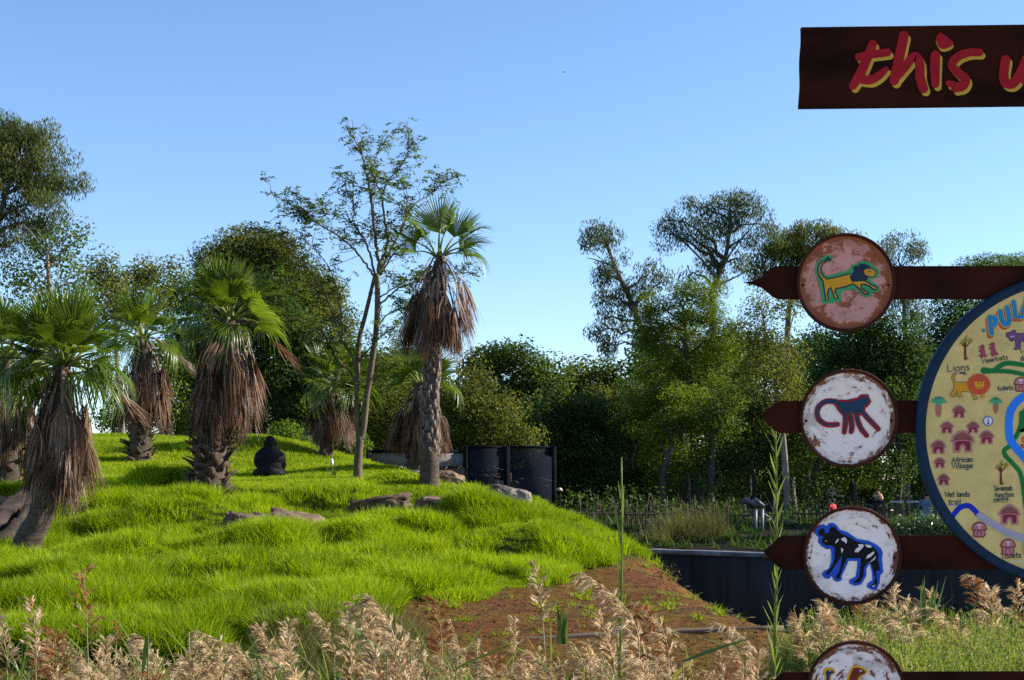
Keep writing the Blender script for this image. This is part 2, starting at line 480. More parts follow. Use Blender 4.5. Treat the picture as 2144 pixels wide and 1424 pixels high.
# ================================================================== the ground
CTRL = [  # photograph column, row, distance
    # foot of the mound and the red soil in front of it
    (-200, 1335, 17), (0, 1340, 17), (250, 1345, 17), (500, 1342, 17), (700, 1332, 17.2), (850, 1330, 17.3), (1000, 1334, 17.3),
    (1200, 1330, 17.4), (1400, 1322, 17.6), (900, 1255, 20), (1100, 1215, 22.3), (1200, 1195, 24), (1250, 1245, 21.5), (1360, 1265, 20.5),
    # grassy slope
    (-150, 1190, 24), (0, 1185, 24.5), (200, 1185, 24.5), (440, 1200, 24), (700, 1195, 24), (900, 1190, 24), (60, 1182, 25), (0, 1100, 28.5), (-150, 1080, 29),
    (200, 1100, 28.5), (440, 1130, 27), (515, 1120, 27.5), (600, 1105, 28.5), (700, 1105, 28.7), (800, 1080, 30.5), (940, 1076, 31),
    (440, 1043, 32), (300, 1040, 32), (560, 1040, 33), (900, 1017, 34), (1060, 1066, 33), (1100, 1086, 33), (1200, 1128, 31), (1280, 1150, 29.2), (1328, 1165, 28),
    (100, 1010, 35.5), (250, 1005, 36.5), (400, 1000, 38), (300, 964, 42), (480, 980, 41), (565, 1000, 39), (640, 990, 40), (750, 1003, 37), (700, 985, 40),
    # crest
    (-200, 925, 52), (0, 920, 52), (100, 914, 52), (220, 912, 52), (350, 918, 50), (450, 926, 48), (560, 915, 46), (640, 944, 45), (690, 962, 44.5),
    (760, 974, 43), (870, 986, 41), (930, 1012, 38), (1020, 1048, 36.5),
    # beyond the crest
    (0, 932, 62), (220, 928, 62), (450, 940, 58), (560, 940, 55), (690, 985, 54), (870, 1005, 50), (1000, 1062, 45), (1100, 1105, 40), (1200, 1150, 37),
    # edge of the moat
    (1385, 1192, 26.3), (1430, 1230, 23.4), (1480, 1265, 21), (1520, 1286, 19.8), (1562, 1302, 18.6), (1640, 1330, 17.6),
]
CT = np.array([P(*c) for c in CTRL])
EXTRA = np.array([  # moat floor, wetland in front, far sides
    (4.6, 33, -2.0), (5.2, 30, -2.2), (7, 30, -2.3), (9.5, 29, -2.3), (12, 27, -2.3), (6.6, 26, -2.2), (10, 24, -2.2), (14, 24, -2.2), (4.9, 25, -1.6),
    (7.5, 21.8, -1.9), (11, 21, -1.9), (15, 21, -1.9), (3.6, 35, -1.9), (2.0, 37, -1.5), (4.0, 29, -1.5), (4.5, 21, -1.2), (18, 25, -2.2), (20, 20, -1.8),
    (5.5, 17.2, -0.2), (8, 17, -0.3), (12, 17, -0.4), (18, 16, -0.5),
    (0, 4, -0.9), (-6, 4, -0.9), (6, 4, -0.9), (0, 9, -0.9), (-5, 9, -0.9), (5, 9, -0.9), (0, 13, -0.7), (-4, 13, -0.6), (-8, 13, -0.6), (4, 13, -0.7), (9, 12, -0.8), (-12, 10, -0.9), (14, 10, -0.9),
    (-20, 17, 0.3), (-22, 28, 1.4), (-26, 45, 3.2), (-24, 55, 3.2), (-30, 30, 1.2)])
CT = np.concatenate([CT, EXTRA])


def _U(d2):
    return np.where(d2 > 1e-12, 0.5 * d2 * np.log(np.maximum(d2, 1e-12)), 0.0)


def _fit(pts, lam=0.02):
    n = len(pts); x, y = pts[:, 0], pts[:, 1]
    K = _U((x[:, None] - x) ** 2 + (y[:, None] - y) ** 2) + lam * np.eye(n)
    A = np.zeros((n + 3, n + 3)); A[:n, :n] = K
    A[:n, n] = 1; A[:n, n + 1] = x; A[:n, n + 2] = y; A[n:, :n] = A[:n, n:].T
    return np.linalg.solve(A, np.concatenate([pts[:, 2], np.zeros(3)]))


WCO = _fit(CT)


def rbf(x, y):
    x = np.asarray(x, float); y = np.asarray(y, float); r = np.full(x.shape, WCO[-3]) + WCO[-2] * x + WCO[-1] * y
    for (cx, cy, _), w in zip(CT, WCO[:-3]):
        r = r + w * _U((x - cx) ** 2 + (y - cy) ** 2)
    return r


def wall_y(x):
    return 36.0 - (np.asarray(x, float) - 3.24) * 0.64


def pix(x, y, z):
    return 1072 + x / y * F, HOR - (z - ZC) / y * F


def base_h(x, y):
    x = np.asarray(x, float); y = np.asarray(y, float)
    r = np.clip(rbf(np.clip(x, -34, 24), np.clip(y, 3, 64)), -2.5, 4.3)
    wf = np.maximum(sst(52, 74, y), sst(20, 34, -x))
    far = 2.6 * (1 - sst(-14, 2, x)) * (1 - sst(90, 220, y)) * (1 - sst(60, 160, np.abs(x)))
    r = r * (1 - wf) + far * wf
    s = y - wall_y(x)
    bank = 0.33 + 0.035 * np.clip(s, 0, 12) - 0.75 * sst(13.0, 17, s) + 0.12 * (fbm(x * 0.7, y * 0.7, 3) - 0.5) * sst(0.5, 2, s)
    wb = sst(0.14, 0.40, s) * sst(-3.5, -0.8, x)
    return r * (1 - wb) + bank * wb


def inpoly(px, py, poly):
    c = np.zeros(np.shape(px), bool); n = len(poly)
    for i in range(n):
        x1, y1 = poly[i]; x2, y2 = poly[(i + 1) % n]
        if y1 == y2: continue
        c ^= ((y1 > py) != (y2 > py)) & (px < (x2 - x1) * (py - y1) / (y2 - y1) + x1)
    return c


SOIL = [(720, 1390), (770, 1312), (810, 1275), (850, 1252), (930, 1262), (1015, 1254), (1050, 1222), (1120, 1230), (1175, 1222), (1215, 1198), (1275, 1190), (1292, 1172),
        (1318, 1164), (1336, 1170), (1420, 1205), (1500, 1268), (1600, 1310), (1800, 1330), (1800, 1500), (720, 1500)]


def masks(x, y, z):
    """1 where bare soil, mulch chips, forest floor, and how long the grass is (metres)"""
    px, py = pix(x, y, z)
    wob = 26 * (fbm(x * 1.5, y * 1.5, 11) - 0.5); wob2 = 16 * (fbm(x * 1.9, y * 1.9, 12) - 0.5)
    near = y < 29.5
    soil = (inpoly(px + wob, py + wob2, SOIL) & near) | (z < -0.1) | (y < 16.2) | ((x > 2.45) & (y < 30) & (y < 28.0 - (x - 2.43) * 9))
    mulch = (px + wob < 70) & (py + wob2 > 1040) & (py + wob2 < 1128) & (y > 25) & (y < 33)
    s = y - wall_y(x)
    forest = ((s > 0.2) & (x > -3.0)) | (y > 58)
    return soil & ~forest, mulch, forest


def lumps(x, y, z):
    """tussocky unevenness of the long-grass slope"""
    px, py = pix(x, y, z)
    longg = sst(1000, 1075, py) * sst(15.2, 16.4, y) * (1 - sst(33, 37, y))
    t = fbm(x * 1.25 + 3, y * 0.85, 21, 3)
    return longg * (0.30 * (t - 0.45)) * (1 - 0.5 * sst(-2, 1.0, x)), longg, t


HUMMOCKS = [(335, 1052, 33, 0.50, 0.9), (385, 1110, 28.6, 0.55, 0.75), (540, 1190, 24.8, 0.50, 0.9), (690, 1058, 31.8, 0.30, 0.7), (790, 1172, 25.8, 0.42, 0.9), (830, 1030, 34.8, 0.28, 0.8), (250, 1185, 24.4, 0.35, 0.9), (700, 1240, 22.2, 0.40, 0.9), (430, 1258, 21.4, 0.38, 0.9), (955, 1142, 27.2, 0.38, 0.7), (1090, 1178, 24.8, 0.40, 0.8), (150, 1265, 20.6, 0.3, 0.9)]
HUM = [(*P(a, b_, Y)[:2], h, s) for a, b_, Y, h, s in HUMMOCKS]


def hummocks(x, y):
    r = 0.0 * x
    for cx, cy, h, s in HUM:
        dx = x - cx; dy = y - cy; sx = np.where(dx < 0, 0.75 * s, 1.5 * s); sy = np.where(dy < 0, 0.7 * s, 1.6 * s)
        r = r + 1.0 * h * np.exp(-(dx / sx) ** 2 - (dy / sy) ** 2)
    return r


def ground_h(x, y):
    z = base_h(x, y)
    z = z + hummocks(x, y)
    l, lg, t = lumps(x, y, z)
    so, mu, fo = masks(x, y, z)
    z = z + 1.75 * sst(1.0, 2.1, x) * (1 - sst(8, 14, x)) * sst(5.6, 7.4, y) * (1 - sst(9.8, 12.5, y))
    return z + l * np.where(so | mu | fo, 0.15, 1.0) + np.where(so, 0.10 * (fbm(x * 2.1, y * 2.1, 31) - 0.5), 0)


def gz(x, y):
    return float(ground_h(np.array([x]), np.array([y]))[0])


def axis(lo, hi, step, far, k):
    inner = np.arange(lo, hi + 1e-6, step); g = [step]; a = []
    p = 0.0
    while p < far:
        g.append(g[-1] * k); p += g[-1]; a.append(p)
    a = np.array(a)
    return np.concatenate([(lo - a)[::-1], inner, hi + a])


def build_ground():
    xs = axis(-20, 19, 0.26, 900, 1.22)
    inner = np.arange(2.0, 62.0, 0.26); g = 0.26; a = []; p = 62.0
    while p < 1500: g *= 1.2; p += g; a.append(p)
    ys = np.concatenate([-np.array([600.0, 250, 100, 40, 15, 5]), inner, a])
    X, Y = np.meshgrid(xs, ys, indexing='xy')
    x = X.ravel(); y = Y.ravel()
    z = ground_h(x, y)
    so, mu, fo = masks(x, np.maximum(y, 0.5), z)
    nx, ny = len(xs), len(ys)
    i, j = np.meshgrid(np.arange(ny - 1), np.arange(nx - 1), indexing='ij')
    a = i * nx + j
    q = np.stack([a, a + 1, a + nx + 1, a + nx], -1).reshape(-1, 4)
    me = MB().add(np.stack([x, y, z], -1), q).mesh('ground', M['ground'], True)
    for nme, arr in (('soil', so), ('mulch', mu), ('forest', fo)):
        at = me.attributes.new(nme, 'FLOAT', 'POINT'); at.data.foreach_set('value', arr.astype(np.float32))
    kind(link('ground', me), 'structure')


build_ground()

# ------------------------------------------------------------------ moat wall
def build_wall():
    xs = np.linspace(-2.5, 19, 44); ys = wall_y(xs)
    d = nrm(np.array([1, -0.64, 0])); n = np.array([-0.64, -1, 0]) / math.hypot(0.64, 1)   # towards the camera
    w = thing('moat_wall', 'dark concrete retaining wall along the far side of the dry moat', 'wall', (xs[0], ys[0], -2.4))
    o = np.array(w.location)
    def strip(za, zb, t0, t1, wob=0.0):
        V = []
        for x, y in zip(xs, ys):
            zt = zb + wob * (vnoise(np.array([x * 1.7]), np.array([0.3]), 5)[0] - 0.5)
            for z, t in ((za, t0), (zt, t0), (zt, t1), (za, t1)):
                V.append(np.array((x, y, z)) + n * t - o)
        k = len(xs); q = []
        for i in range(k - 1):
            for j in range(4):
                a = i * 4 + j; b = i * 4 + (j + 1) % 4
                q.append((a, b, b + 4, a + 4))
        q += [(3, 2, 1, 0), tuple(4 * (k - 1) + j for j in range(4))]
        return np.array(V), np.array(q)
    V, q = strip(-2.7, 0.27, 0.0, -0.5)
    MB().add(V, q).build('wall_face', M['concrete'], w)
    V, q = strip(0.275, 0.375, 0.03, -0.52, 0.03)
    MB().add(V, q).build('coping', M['coping'], w)


build_wall()

# ------------------------------------------------------------------ grass (points carry clumps)
def clump(name, n, h, spread, width, mat, bend=0.5, seed=1, seg=3):
    r = np.random.default_rng(seed); b = MB()
    for k in range(n):
        a = r.uniform(0, 6.283); rad = spread * math.sqrt(r.uniform())
        p = np.array((math.cos(a) * rad, math.sin(a) * rad, -0.03))
        la = a + r.normal(0, 0.9); out = np.array((math.cos(la), math.sin(la), 0))
        hh = h * r.uniform(0.55, 1.15); bd = bend * r.uniform(0.2, 1.3)
        yaw = r.uniform(0, 3.14); sd = np.array((math.cos(yaw), math.sin(yaw), 0)); V = []
        for t in np.linspace(0, 1, seg + 1):
            c = p + np.array((0, 0, 1)) * hh * t * (1 - 0.28 * bd * t) + out * hh * bd * t * t
            ww = width * (1 - t ** 1.6) * 0.5 + 0.0004
            V += [c - sd * ww, c + sd * ww]
        q = [(2 * i, 2 * i + 1, 2 * i + 3, 2 * i + 2) for i in range(seg)]
        b.add(V, q, tint=r.uniform())
    return b.mesh(name, mat)


def scatter(name, x, y, z, clumpmesh, scale, label, tilt=0.12):
    n = len(x)
    me = bpy.data.meshes.new(name)
    me.vertices.add(n); me.vertices.foreach_set('co', np.stack([x, y, z], -1).astype(np.float32).ravel())
    rot = np.stack([RNG.normal(0, tilt, n), RNG.normal(0, tilt, n), RNG.uniform(0, 6.283, n)], -1)
    scl = np.broadcast_to(np.asarray(scale, float).reshape(len(scale), -1), (n, 3)) if np.ndim(scale) else np.full((n, 3), scale)
    for nm, arr in (('rot', rot), ('scl', scl)):
        a = me.attributes.new(nm, 'FLOAT_VECTOR', 'POINT'); a.data.foreach_set('vector', arr.astype(np.float32).ravel())
    o = link(name, me)
    src = bpy.data.objects.new(name + '_clump', clumpmesh)       # source only; never linked to the scene
    ng = bpy.data.node_groups.new(name, 'GeometryNodeTree')
    ng.interface.new_socket('Geometry', in_out='INPUT', socket_type='NodeSocketGeometry')
    ng.interface.new_socket('Geometry', in_out='OUTPUT', socket_type='NodeSocketGeometry')
    gi = ng.nodes.new('NodeGroupInput'); go = ng.nodes.new('NodeGroupOutput')
    oi = ng.nodes.new('GeometryNodeObjectInfo'); oi.inputs['Object'].default_value = src
    oi.inputs['As Instance'].default_value = True
    ip = ng.nodes.new('GeometryNodeInstanceOnPoints')
    for nm, sock in (('rot', 'Rotation'), ('scl', 'Scale')):
        na = ng.nodes.new('GeometryNodeInputNamedAttribute'); na.data_type = 'FLOAT_VECTOR'
        na.inputs['Name'].default_value = nm
        ng.links.new(na.outputs['Attribute'], ip.inputs[sock])
    ng.links.new(gi.outputs[0], ip.inputs['Points'])
    ng.links.new(oi.outputs['Geometry'], ip.inputs['Instance'])
    ng.links.new(ip.outputs[0], go.inputs[0])
    md = o.modifiers.new('scatter', 'NODES'); md.node_group = ng
    return kind(o, 'stuff', label)


ROCKS = [(508, 1118, 27.6, 0.75), (616, 1098, 28.6, 1.10), (800, 1080, 30.6, 1.38), (940, 1072, 31.3, 1.35), (1062, 1045, 33.2, 1.05), (935, 1010, 35.2, 0.85)]


def rock_clear(x, y):
    k = np.ones_like(x)
    for px, py, Yr, w in ROCKS:
        q = P(px, py, Yr); dx = (x - q[0]) / (w * 0.62); dy = (y - q[1] + 0.55) / (w * 0.95)
        k = np.minimum(k, 0.30 + 0.70 * sst(0.8, 1.5, np.hypot(dx, dy)))
    return k


def build_grass():
    n = 150000
    # more points near the camera: sample distance with density ~ 1/Y
    Y = np.exp(RNG.uniform(math.log(16.3), math.log(57), n))
    X = (RNG.uniform(-180, 1420, n) - 1072) * Y / F
    z0 = base_h(X, Y); so, mu, fo = masks(X, Y, z0)
    l, lg, t = lumps(X, Y, z0)
    Z = ground_h(X, Y)
    px, py = pix(X, Y, Z)
    keep = ~so & ~mu & ~fo & (Z > 0.05)
    thin = np.where(lg > 0.5, 0.38 + 0.42 * sst(0.40, 0.6, t), 0.85)
    keep &= RNG.uniform(0, 1, n) < thin
    X, Y, Z, lg, t = X[keep], Y[keep], Z[keep], lg[keep], t[keep]
    cover = fbm(X * 0.9, Y * 0.9, 41)
    short = (lg < 0.35)
    # long grass on the near slope
    k = ~short
    s = (0.45 + 0.85 * sst(0.40, 0.64, t[k]) + 0.25 * (cover[k] - 0.5)) * RNG.uniform(0.75, 1.25, k.sum()) * rock_clear(X[k], Y[k]) * (1 - 0.45 * sst(-1.5, 1.5, X[k]))
    sc = np.stack([s * 0.9 + 0.15, s * 0.9 + 0.15, s], -1)
    scatter('long_grass', X[k], Y[k], Z[k], clump('long_clump', 26, 0.25, 0.17, 0.0135, M['grass'], 0.7, 3), sc, 'long bright green grass on the near slope of the mound')
    k = short
    s = (0.75 + 0.9 * sst(0.5, 0.72, cover[k])) * RNG.uniform(0.7, 1.2, k.sum())
    sc = np.stack([np.full(len(s), 1.0), np.full(len(s), 1.0), s], -1)
    scatter('short_grass', X[k], Y[k], Z[k], clump('short_clump', 30, 0.10, 0.20, 0.014, M['grass'], 0.6, 4, 2), sc, 'short green turf on top of the mound')

    # stouter tufts standing out of the long grass
    n = 2600; Y = np.exp(RNG.uniform(math.log(17), math.log(33), n)); X = (RNG.uniform(-60, 1300, n) - 1072) * Y / F; z0 = base_h(X, Y)
    so, mu, fo = masks(X, Y, z0); l, lg, t = lumps(X, Y, z0); k = ~so & ~mu & ~fo & (lg > 0.4) & (rock_clear(X, Y) > 0.9) & (fbm(X * 0.5, Y * 0.5, 55) > 0.47) & (RNG.uniform(0, 1, n) < 0.55)
    X, Y = X[k], Y[k]
    scatter('grass_tufts', X, Y, ground_h(X, Y), clump('tuft_clump', 80, 0.40, 0.20, 0.0135, M['grass'], 0.8, 14), RNG.uniform(0.55, 1.1, len(X)), 'stout tufts of longer grass standing out of the slope')
    # stray tufts and pale twigs on the bare bank
    n = 900; Y = RNG.uniform(17, 27, n); X = (RNG.uniform(690, 1560, n) - 1072) * Y / F; Z = ground_h(X, Y); so, mu, fo = masks(X, Y, base_h(X, Y)); k = so & (Z > 0.05) & (fbm(X * 0.8, Y * 0.8, 75) > 0.50)
    scatter('stray_tufts', X[k][:110], Y[k][:110], Z[k][:110], clump('stray_clump', 26, 0.13, 0.07, 0.012, M['grass'], 0.9, 15), RNG.uniform(0.5, 1.3, min(110, k.sum())), 'stray tufts of grass thinning out over the red soil')
    k = so & (Z > 0.05); r = np.random.default_rng(4); tb_ = MB()
    for j in range(4):
        p0 = np.append(r.normal(0, 0.07, 2), 0.012); p1 = p0 + np.append(r.normal(0, 0.10, 2), r.uniform(0, 0.05)); V, q, t3 = tube([p0, (p0 + p1) / 2 + (0.01, 0.01, 0.015), p1], [0.005, 0.005, 0.003], 4); tb_.add(V, q, t3, tint=r.uniform())
    scatter('dry_twigs', X[k][:130], Y[k][:130], Z[k][:130], tb_.mesh('twigs', solid('twig', (0.06, 0.038, 0.026), (0.24, 0.165, 0.115), 5, 0.9)), RNG.uniform(0.4, 0.9, min(130, k.sum())), 'dry twigs and litter lying on the red soil')
    # crumbs of earth on the bare bank
    n = 5200; Y = RNG.uniform(16.6, 28, n); X = (RNG.uniform(700, 1620, n) - 1072) * Y / F; Z = ground_h(X, Y); so, mu, fo = masks(X, Y, base_h(X, Y)); k = so & (Z > 0.0) & (fbm(X * 1.2, Y * 1.2, 71) > 0.42)
    bm = bmesh.new(); bmesh.ops.create_icosphere(bm, subdivisions=1, radius=1); r = np.random.default_rng(2); Vc = np.array([v.co[:] for v in bm.verts]) * r.uniform(0.6, 1.2, (len(bm.verts), 1)) * (1, .8, .55); Fc = np.array([[v.index for v in q.verts] for q in bm.faces]); bm.free()
    scatter('earth_crumbs', X[k], Y[k], Z[k], MB().add(Vc, tris=Fc).mesh('crumb', solid('crumb', (0.05, 0.022, 0.010), (0.19, 0.08, 0.03), 4, 0.95)), RNG.uniform(0.008, 0.03, k.sum()) * RNG.uniform(0.5, 1.2, k.sum()), 'crumbs and clods of red earth on the bare bank', 0.5)


build_grass()

# ------------------------------------------------------------------ rocks
def rock(label, px, py, Y, w, d, h, mat, seed, yaw=0.0, sink=0.35, blocky=0.0, tilt=(0, 0)):
    bm = bmesh.new(); bmesh.ops.create_icosphere(bm, subdivisions=5, radius=1)
    V = np.array([v.co[:] for v in bm.verts]); f = np.array([[v.index for v in q.verts] for q in bm.faces]); bm.free()
    if blocky:
        V = np.sign(V) * np.abs(V) ** (1 - blocky); V /= np.maximum(np.abs(V).max(1, keepdims=True), 1e-6) ** 0.5
    n = fbm(V[:, 0] * 1.6 + seed * 5 + V[:, 2], V[:, 1] * 1.6 + V[:, 2] * 1.3, seed, 4)
    rd = 1 - np.abs(2 * fbm(V[:, 0] * 2.6 + V[:, 2] * 2.1 + seed, V[:, 1] * 2.6 - V[:, 2] * 1.7, seed + 3, 3) - 1)
    V = V * (0.62 + 0.50 * n + 0.22 * (rd - 0.6))[:, None]
    lay = np.floor(V[:, 2] * 4 + 1.5 * vnoise(V[:, 0] * 2, V[:, 1] * 2, seed + 9)) / 4
    V[:, 2] = 0.55 * V[:, 2] + 0.45 * lay                                 # bedding ledges
    V += 0.085 * (np.stack([fbm(V[:, 1] * 6, V[:, 2] * 6, seed + k, 3) for k in range(3)], -1) - 0.5) * 2
    V = V * np.array((w / 2, d / 2, h / 2))
    V = V @ np.array(Euler((tilt[0], tilt[1], yaw)).to_matrix()).T
    p = P(px, py, Y); z = gz(p[0], p[1])
    o = MB().add(V, tris=f).build('rock', mat, smooth=False)
    o.location = (p[0], p[1], z + h * (0.5 - sink))
    return tag(o, label, 'rock', 'rocks in the grass')


rock('low pinkish purple rock nearest the camera, half sunk in grass', 512, 1122, 27.2, 0.85, 0.7, 0.62, M['rock_dark'], 3, 0.2, 0.30, 0.2, (0.1, 0.1))
rock('flat slanting sandstone slab with pale lower edge', 616, 1104, 28.2, 1.15, 0.9, 0.40, M['rock'], 5, -0.15, 0.33, 0.3, (0.30, 0.20))
rock('long upright brown block of rock with a flat broken face', 800, 1084, 30.2, 1.32, 0.6, 0.60, M['rock_brown'], 8, 0.10, 0.26, 0.6, (0.05, -0.17))
rock('wide low tan rock right of the brown block', 940, 1074, 31.0, 1.40, 0.8, 0.50, M['rock'], 12, 0.0, 0.20, 0.2, (0.1, 0.08))
rock('craggy pale rock standing nearest the mesh enclosure', 1062, 1066, 32.6, 0.98, 0.7, 0.66, M['rock_pale'], 17, 0.3, 0.18, 0.25, (0.1, 0.22))
rock('rounded grey rock at the foot of the tallest palm', 938, 1012, 35.0, 0.85, 0.7, 0.46, M['rock'], 21, 0.2, 0.24, 0.1, (0, 0.2))
rock('small stone to the left of the tallest palm trunk', 868, 1008, 35.4, 0.35, 0.3, 0.22, M['rock_pale'], 23, 0.2, 0.1)

# pale gravel sheet added out of view, bounces warm light onto the signs
def build_bounce_path():
    xs = np.linspace(-40, 40, 41); ys = np.linspace(-9, 4.0, 8); X, Y = np.meshgrid(xs, ys, indexing='xy'); X = X.ravel(); Y = Y.ravel() + 0.4 * np.sin(X * 0.3)
    Z = 0.52 + 0.02 * (fbm(X, Y, 5) - 0.5); n = len(xs); m = MB(); i, j = np.meshgrid(np.arange(len(ys) - 1), np.arange(n - 1), indexing='ij'); a = i * n + j
    m.add(np.stack([X, Y, Z], -1), np.stack([a, a + 1, a + n + 1, a + n], -1).reshape(-1, 4))
    e = (len(ys) - 1) * n + np.arange(n); V = np.stack([X[e], Y[e], Z[e]], -1); V2 = V - (0, -0.9, 1.7); k = np.arange(n - 1)
    m.add(np.concatenate([V, V2]), np.stack([k, k + 1, n + k + 1, n + k], -1))
    kind(m.build('path', solid('bounce_gravel', (0.36, 0.29, 0.22), (0.50, 0.42, 0.33), 8, 0.95, 0.3, 60)), 'structure')


build_bounce_path()

# ================================================================== the sign
from mathutils.geometry import tessellate_polygon
YS = 5.8
PX = YS / F


def sxz(px, py):
    return ((px - 1072.0) * PX, ZC - (py - HOR) * PX)


def zc_(z, x0, y0, s):
    """zoomed-crop coordinates to photograph pixels"""
    return [(x0 + a / s, y0 + b / s) for a, b in z]


def poly_mb(mb, pts, off, mi=0, smooth_n=0):
    p = np.array([sxz(*q) for q in pts])
    if smooth_n:
        c = curve(np.concatenate([p, p[:1]]), smooth_n * len(p) + 1)[:-1]
        p = c
    V = np.stack([p[:, 0], np.full(len(p), YS - off), p[:, 1]], -1)
    t = np.array(tessellate_polygon([[Vector((a, b, 0)) for a, b in p]]))
    if len(t) == 0: return
    nv = np.cross(V[t[:, 1]] - V[t[:, 0]], V[t[:, 2]] - V[t[:, 0]])
    t[nv[:, 1] > 0] = t[nv[:, 1] > 0][:, ::-1]
    mb.add(V, tris=t, mi=mi)


def stroke_mb(mb, pts, w, off, mi=0, n=None, closed=False, smooth=True):
    """painted brush stroke: pts in photograph pixels, w in pixels (number or one per point)"""
    p = np.array(pts, float)
    if closed: p = np.concatenate([p, p[:1]])
    ww = np.broadcast_to(np.asarray(w, float), (len(pts),)); ww = np.concatenate([ww, ww[:1]]) if closed else ww
    if smooth and len(p) > 2:
        m = n or max(10, 6 * len(p))
        u = np.linspace(0, len(p) - 1, m); wv = np.interp(u, np.arange(len(p)), ww); c = curve(p, m)
    else:
        c, wv = p, ww
    c = np.stack([(c[:, 0] - 1072) * PX, ZC - (c[:, 1] - HOR) * PX], -1); wv = wv * PX / 2
    T = nrm(np.gradient(c, axis=0)); N = np.stack([-T[:, 1], T[:, 0]], -1)
    L = c + N * wv[:, None]; Rr = c - N * wv[:, None]; y = YS - off
    k = len(c); V = np.concatenate([L, Rr]); V3 = np.stack([V[:, 0], np.full(2 * k, y), V[:, 1]], -1)
    i = np.arange(k - 1)
    mb.add(V3, quads=np.stack([i, i + 1, k + i + 1, k + i], -1), mi=mi)
    if not closed:
        for e, sgn in ((0, -1), (k - 1, 1)):
            a0 = math.atan2(N[e][1], N[e][0]); aa = a0 - sgn * np.linspace(0, np.pi, 9)
            q = c[e] + wv[e] * np.stack([np.cos(aa), np.sin(aa)], -1)
            Vc = np.concatenate([c[e][None], q]); j = np.arange(1, 9)
            mb.add(np.stack([Vc[:, 0], np.full(10, y), Vc[:, 1]], -1), tris=np.stack([np.zeros(8, int), j, j + 1], -1), mi=mi)


def board(name, pts, y0, y1, mat, parent, bev=0.0):
    """flat plate of outline pts (pixels) from depth offset y0 (front) to y1 (back)"""
    p = np.array([sxz(*q) for q in pts]); n = len(p); mb = MB()
    poly_mb(mb, pts, y0)
    V = np.concatenate([np.stack([p[:, 0], np.full(n, YS - y), p[:, 1]], -1) for y in (y0, y1)])
    i = np.arange(n); j = (i + 1) % n
    mb.add(V, quads=np.stack([i, j, j + n, i + n], -1))
    poly_mb(mb, pts, y1)
    return at(mb.build(name, mat, parent), parent)


def at(o, parent):
    """mesh was made in world coordinates: bring it under its parent's origin"""
    if parent is not None:
        o.location = -parent.location
    return o


def painted(name, parent, mats, jobs, label=None):
    """one painted drawing or word: jobs = list of (fn, args)"""
    mb = MB()
    for fn, a in jobs: fn(mb, *a[0:-1], **a[-1]) if isinstance(a[-1], dict) else fn(mb, *a)
    o = at(mb.build(name, mats, parent), parent)
    return o


def lathe(prof, cx, cz, seg=72, yc=YS):
    """profile [(radius, offset towards the camera)] round a horizontal axis"""
    a = np.arange(seg) * 2 * np.pi / seg; V = []
    for r, o in prof:
        V.append(np.stack([cx + r * np.cos(a), np.full(seg, yc - o), cz + r * np.sin(a)], -1))
    V = np.concatenate(V); k = len(prof)
    i, j = np.meshgrid(np.arange(k - 1), np.arange(seg), indexing='ij')
    q = np.stack([i * seg + j, i * seg + (j + 1) % seg, (i + 1) * seg + (j + 1) % seg, (i + 1) * seg + j], -1).reshape(-1, 4)
    return V, q


PAINT = {k: paint(k, c) for k, c in dict(
    red=(0.32, 0.010, 0.018), yellow=(0.50, 0.33, 0.040), ochre=(0.60, 0.30, 0.02), navy=(0.022, 0.034, 0.06), green=(0.055, 0.30, 0.115), blue=(0.018, 0.085, 0.50), white=(0.70, 0.68, 0.66),
    dblue=(0.016, 0.050, 0.095), black=(0.007, 0.007, 0.010), crimson=(0.30, 0.016, 0.022), brown=(0.16, 0.030, 0.018), gold=(0.70, 0.36, 0.02), rim=(0.009, 0.028, 0.056),
    face=(0.62, 0.485, 0.185), teal=(0.05, 0.21, 0.22), palegreen=(0.30, 0.47, 0.30), sky=(0.02, 0.23, 0.56), orange=(0.55, 0.09, 0.035), path=(0.012, 0.18, 0.045), river=(0.03, 0.21, 0.80),
    trail=(0.010, 0.030, 0.42), grey=(0.36, 0.35, 0.43), pink=(0.45, 0.19, 0.20), maroon=(0.21, 0.025, 0.045), roof=(0.23, 0.085, 0.065), mauve=(0.17, 0.075, 0.20), plum=(0.36, 0.06, 0.11),
    ink=(0.045, 0.075, 0.085), olive=(0.30, 0.28, 0.03), tuber=(0.40, 0.15, 0.11), leaf=(0.07, 0.36, 0.19)).items()}


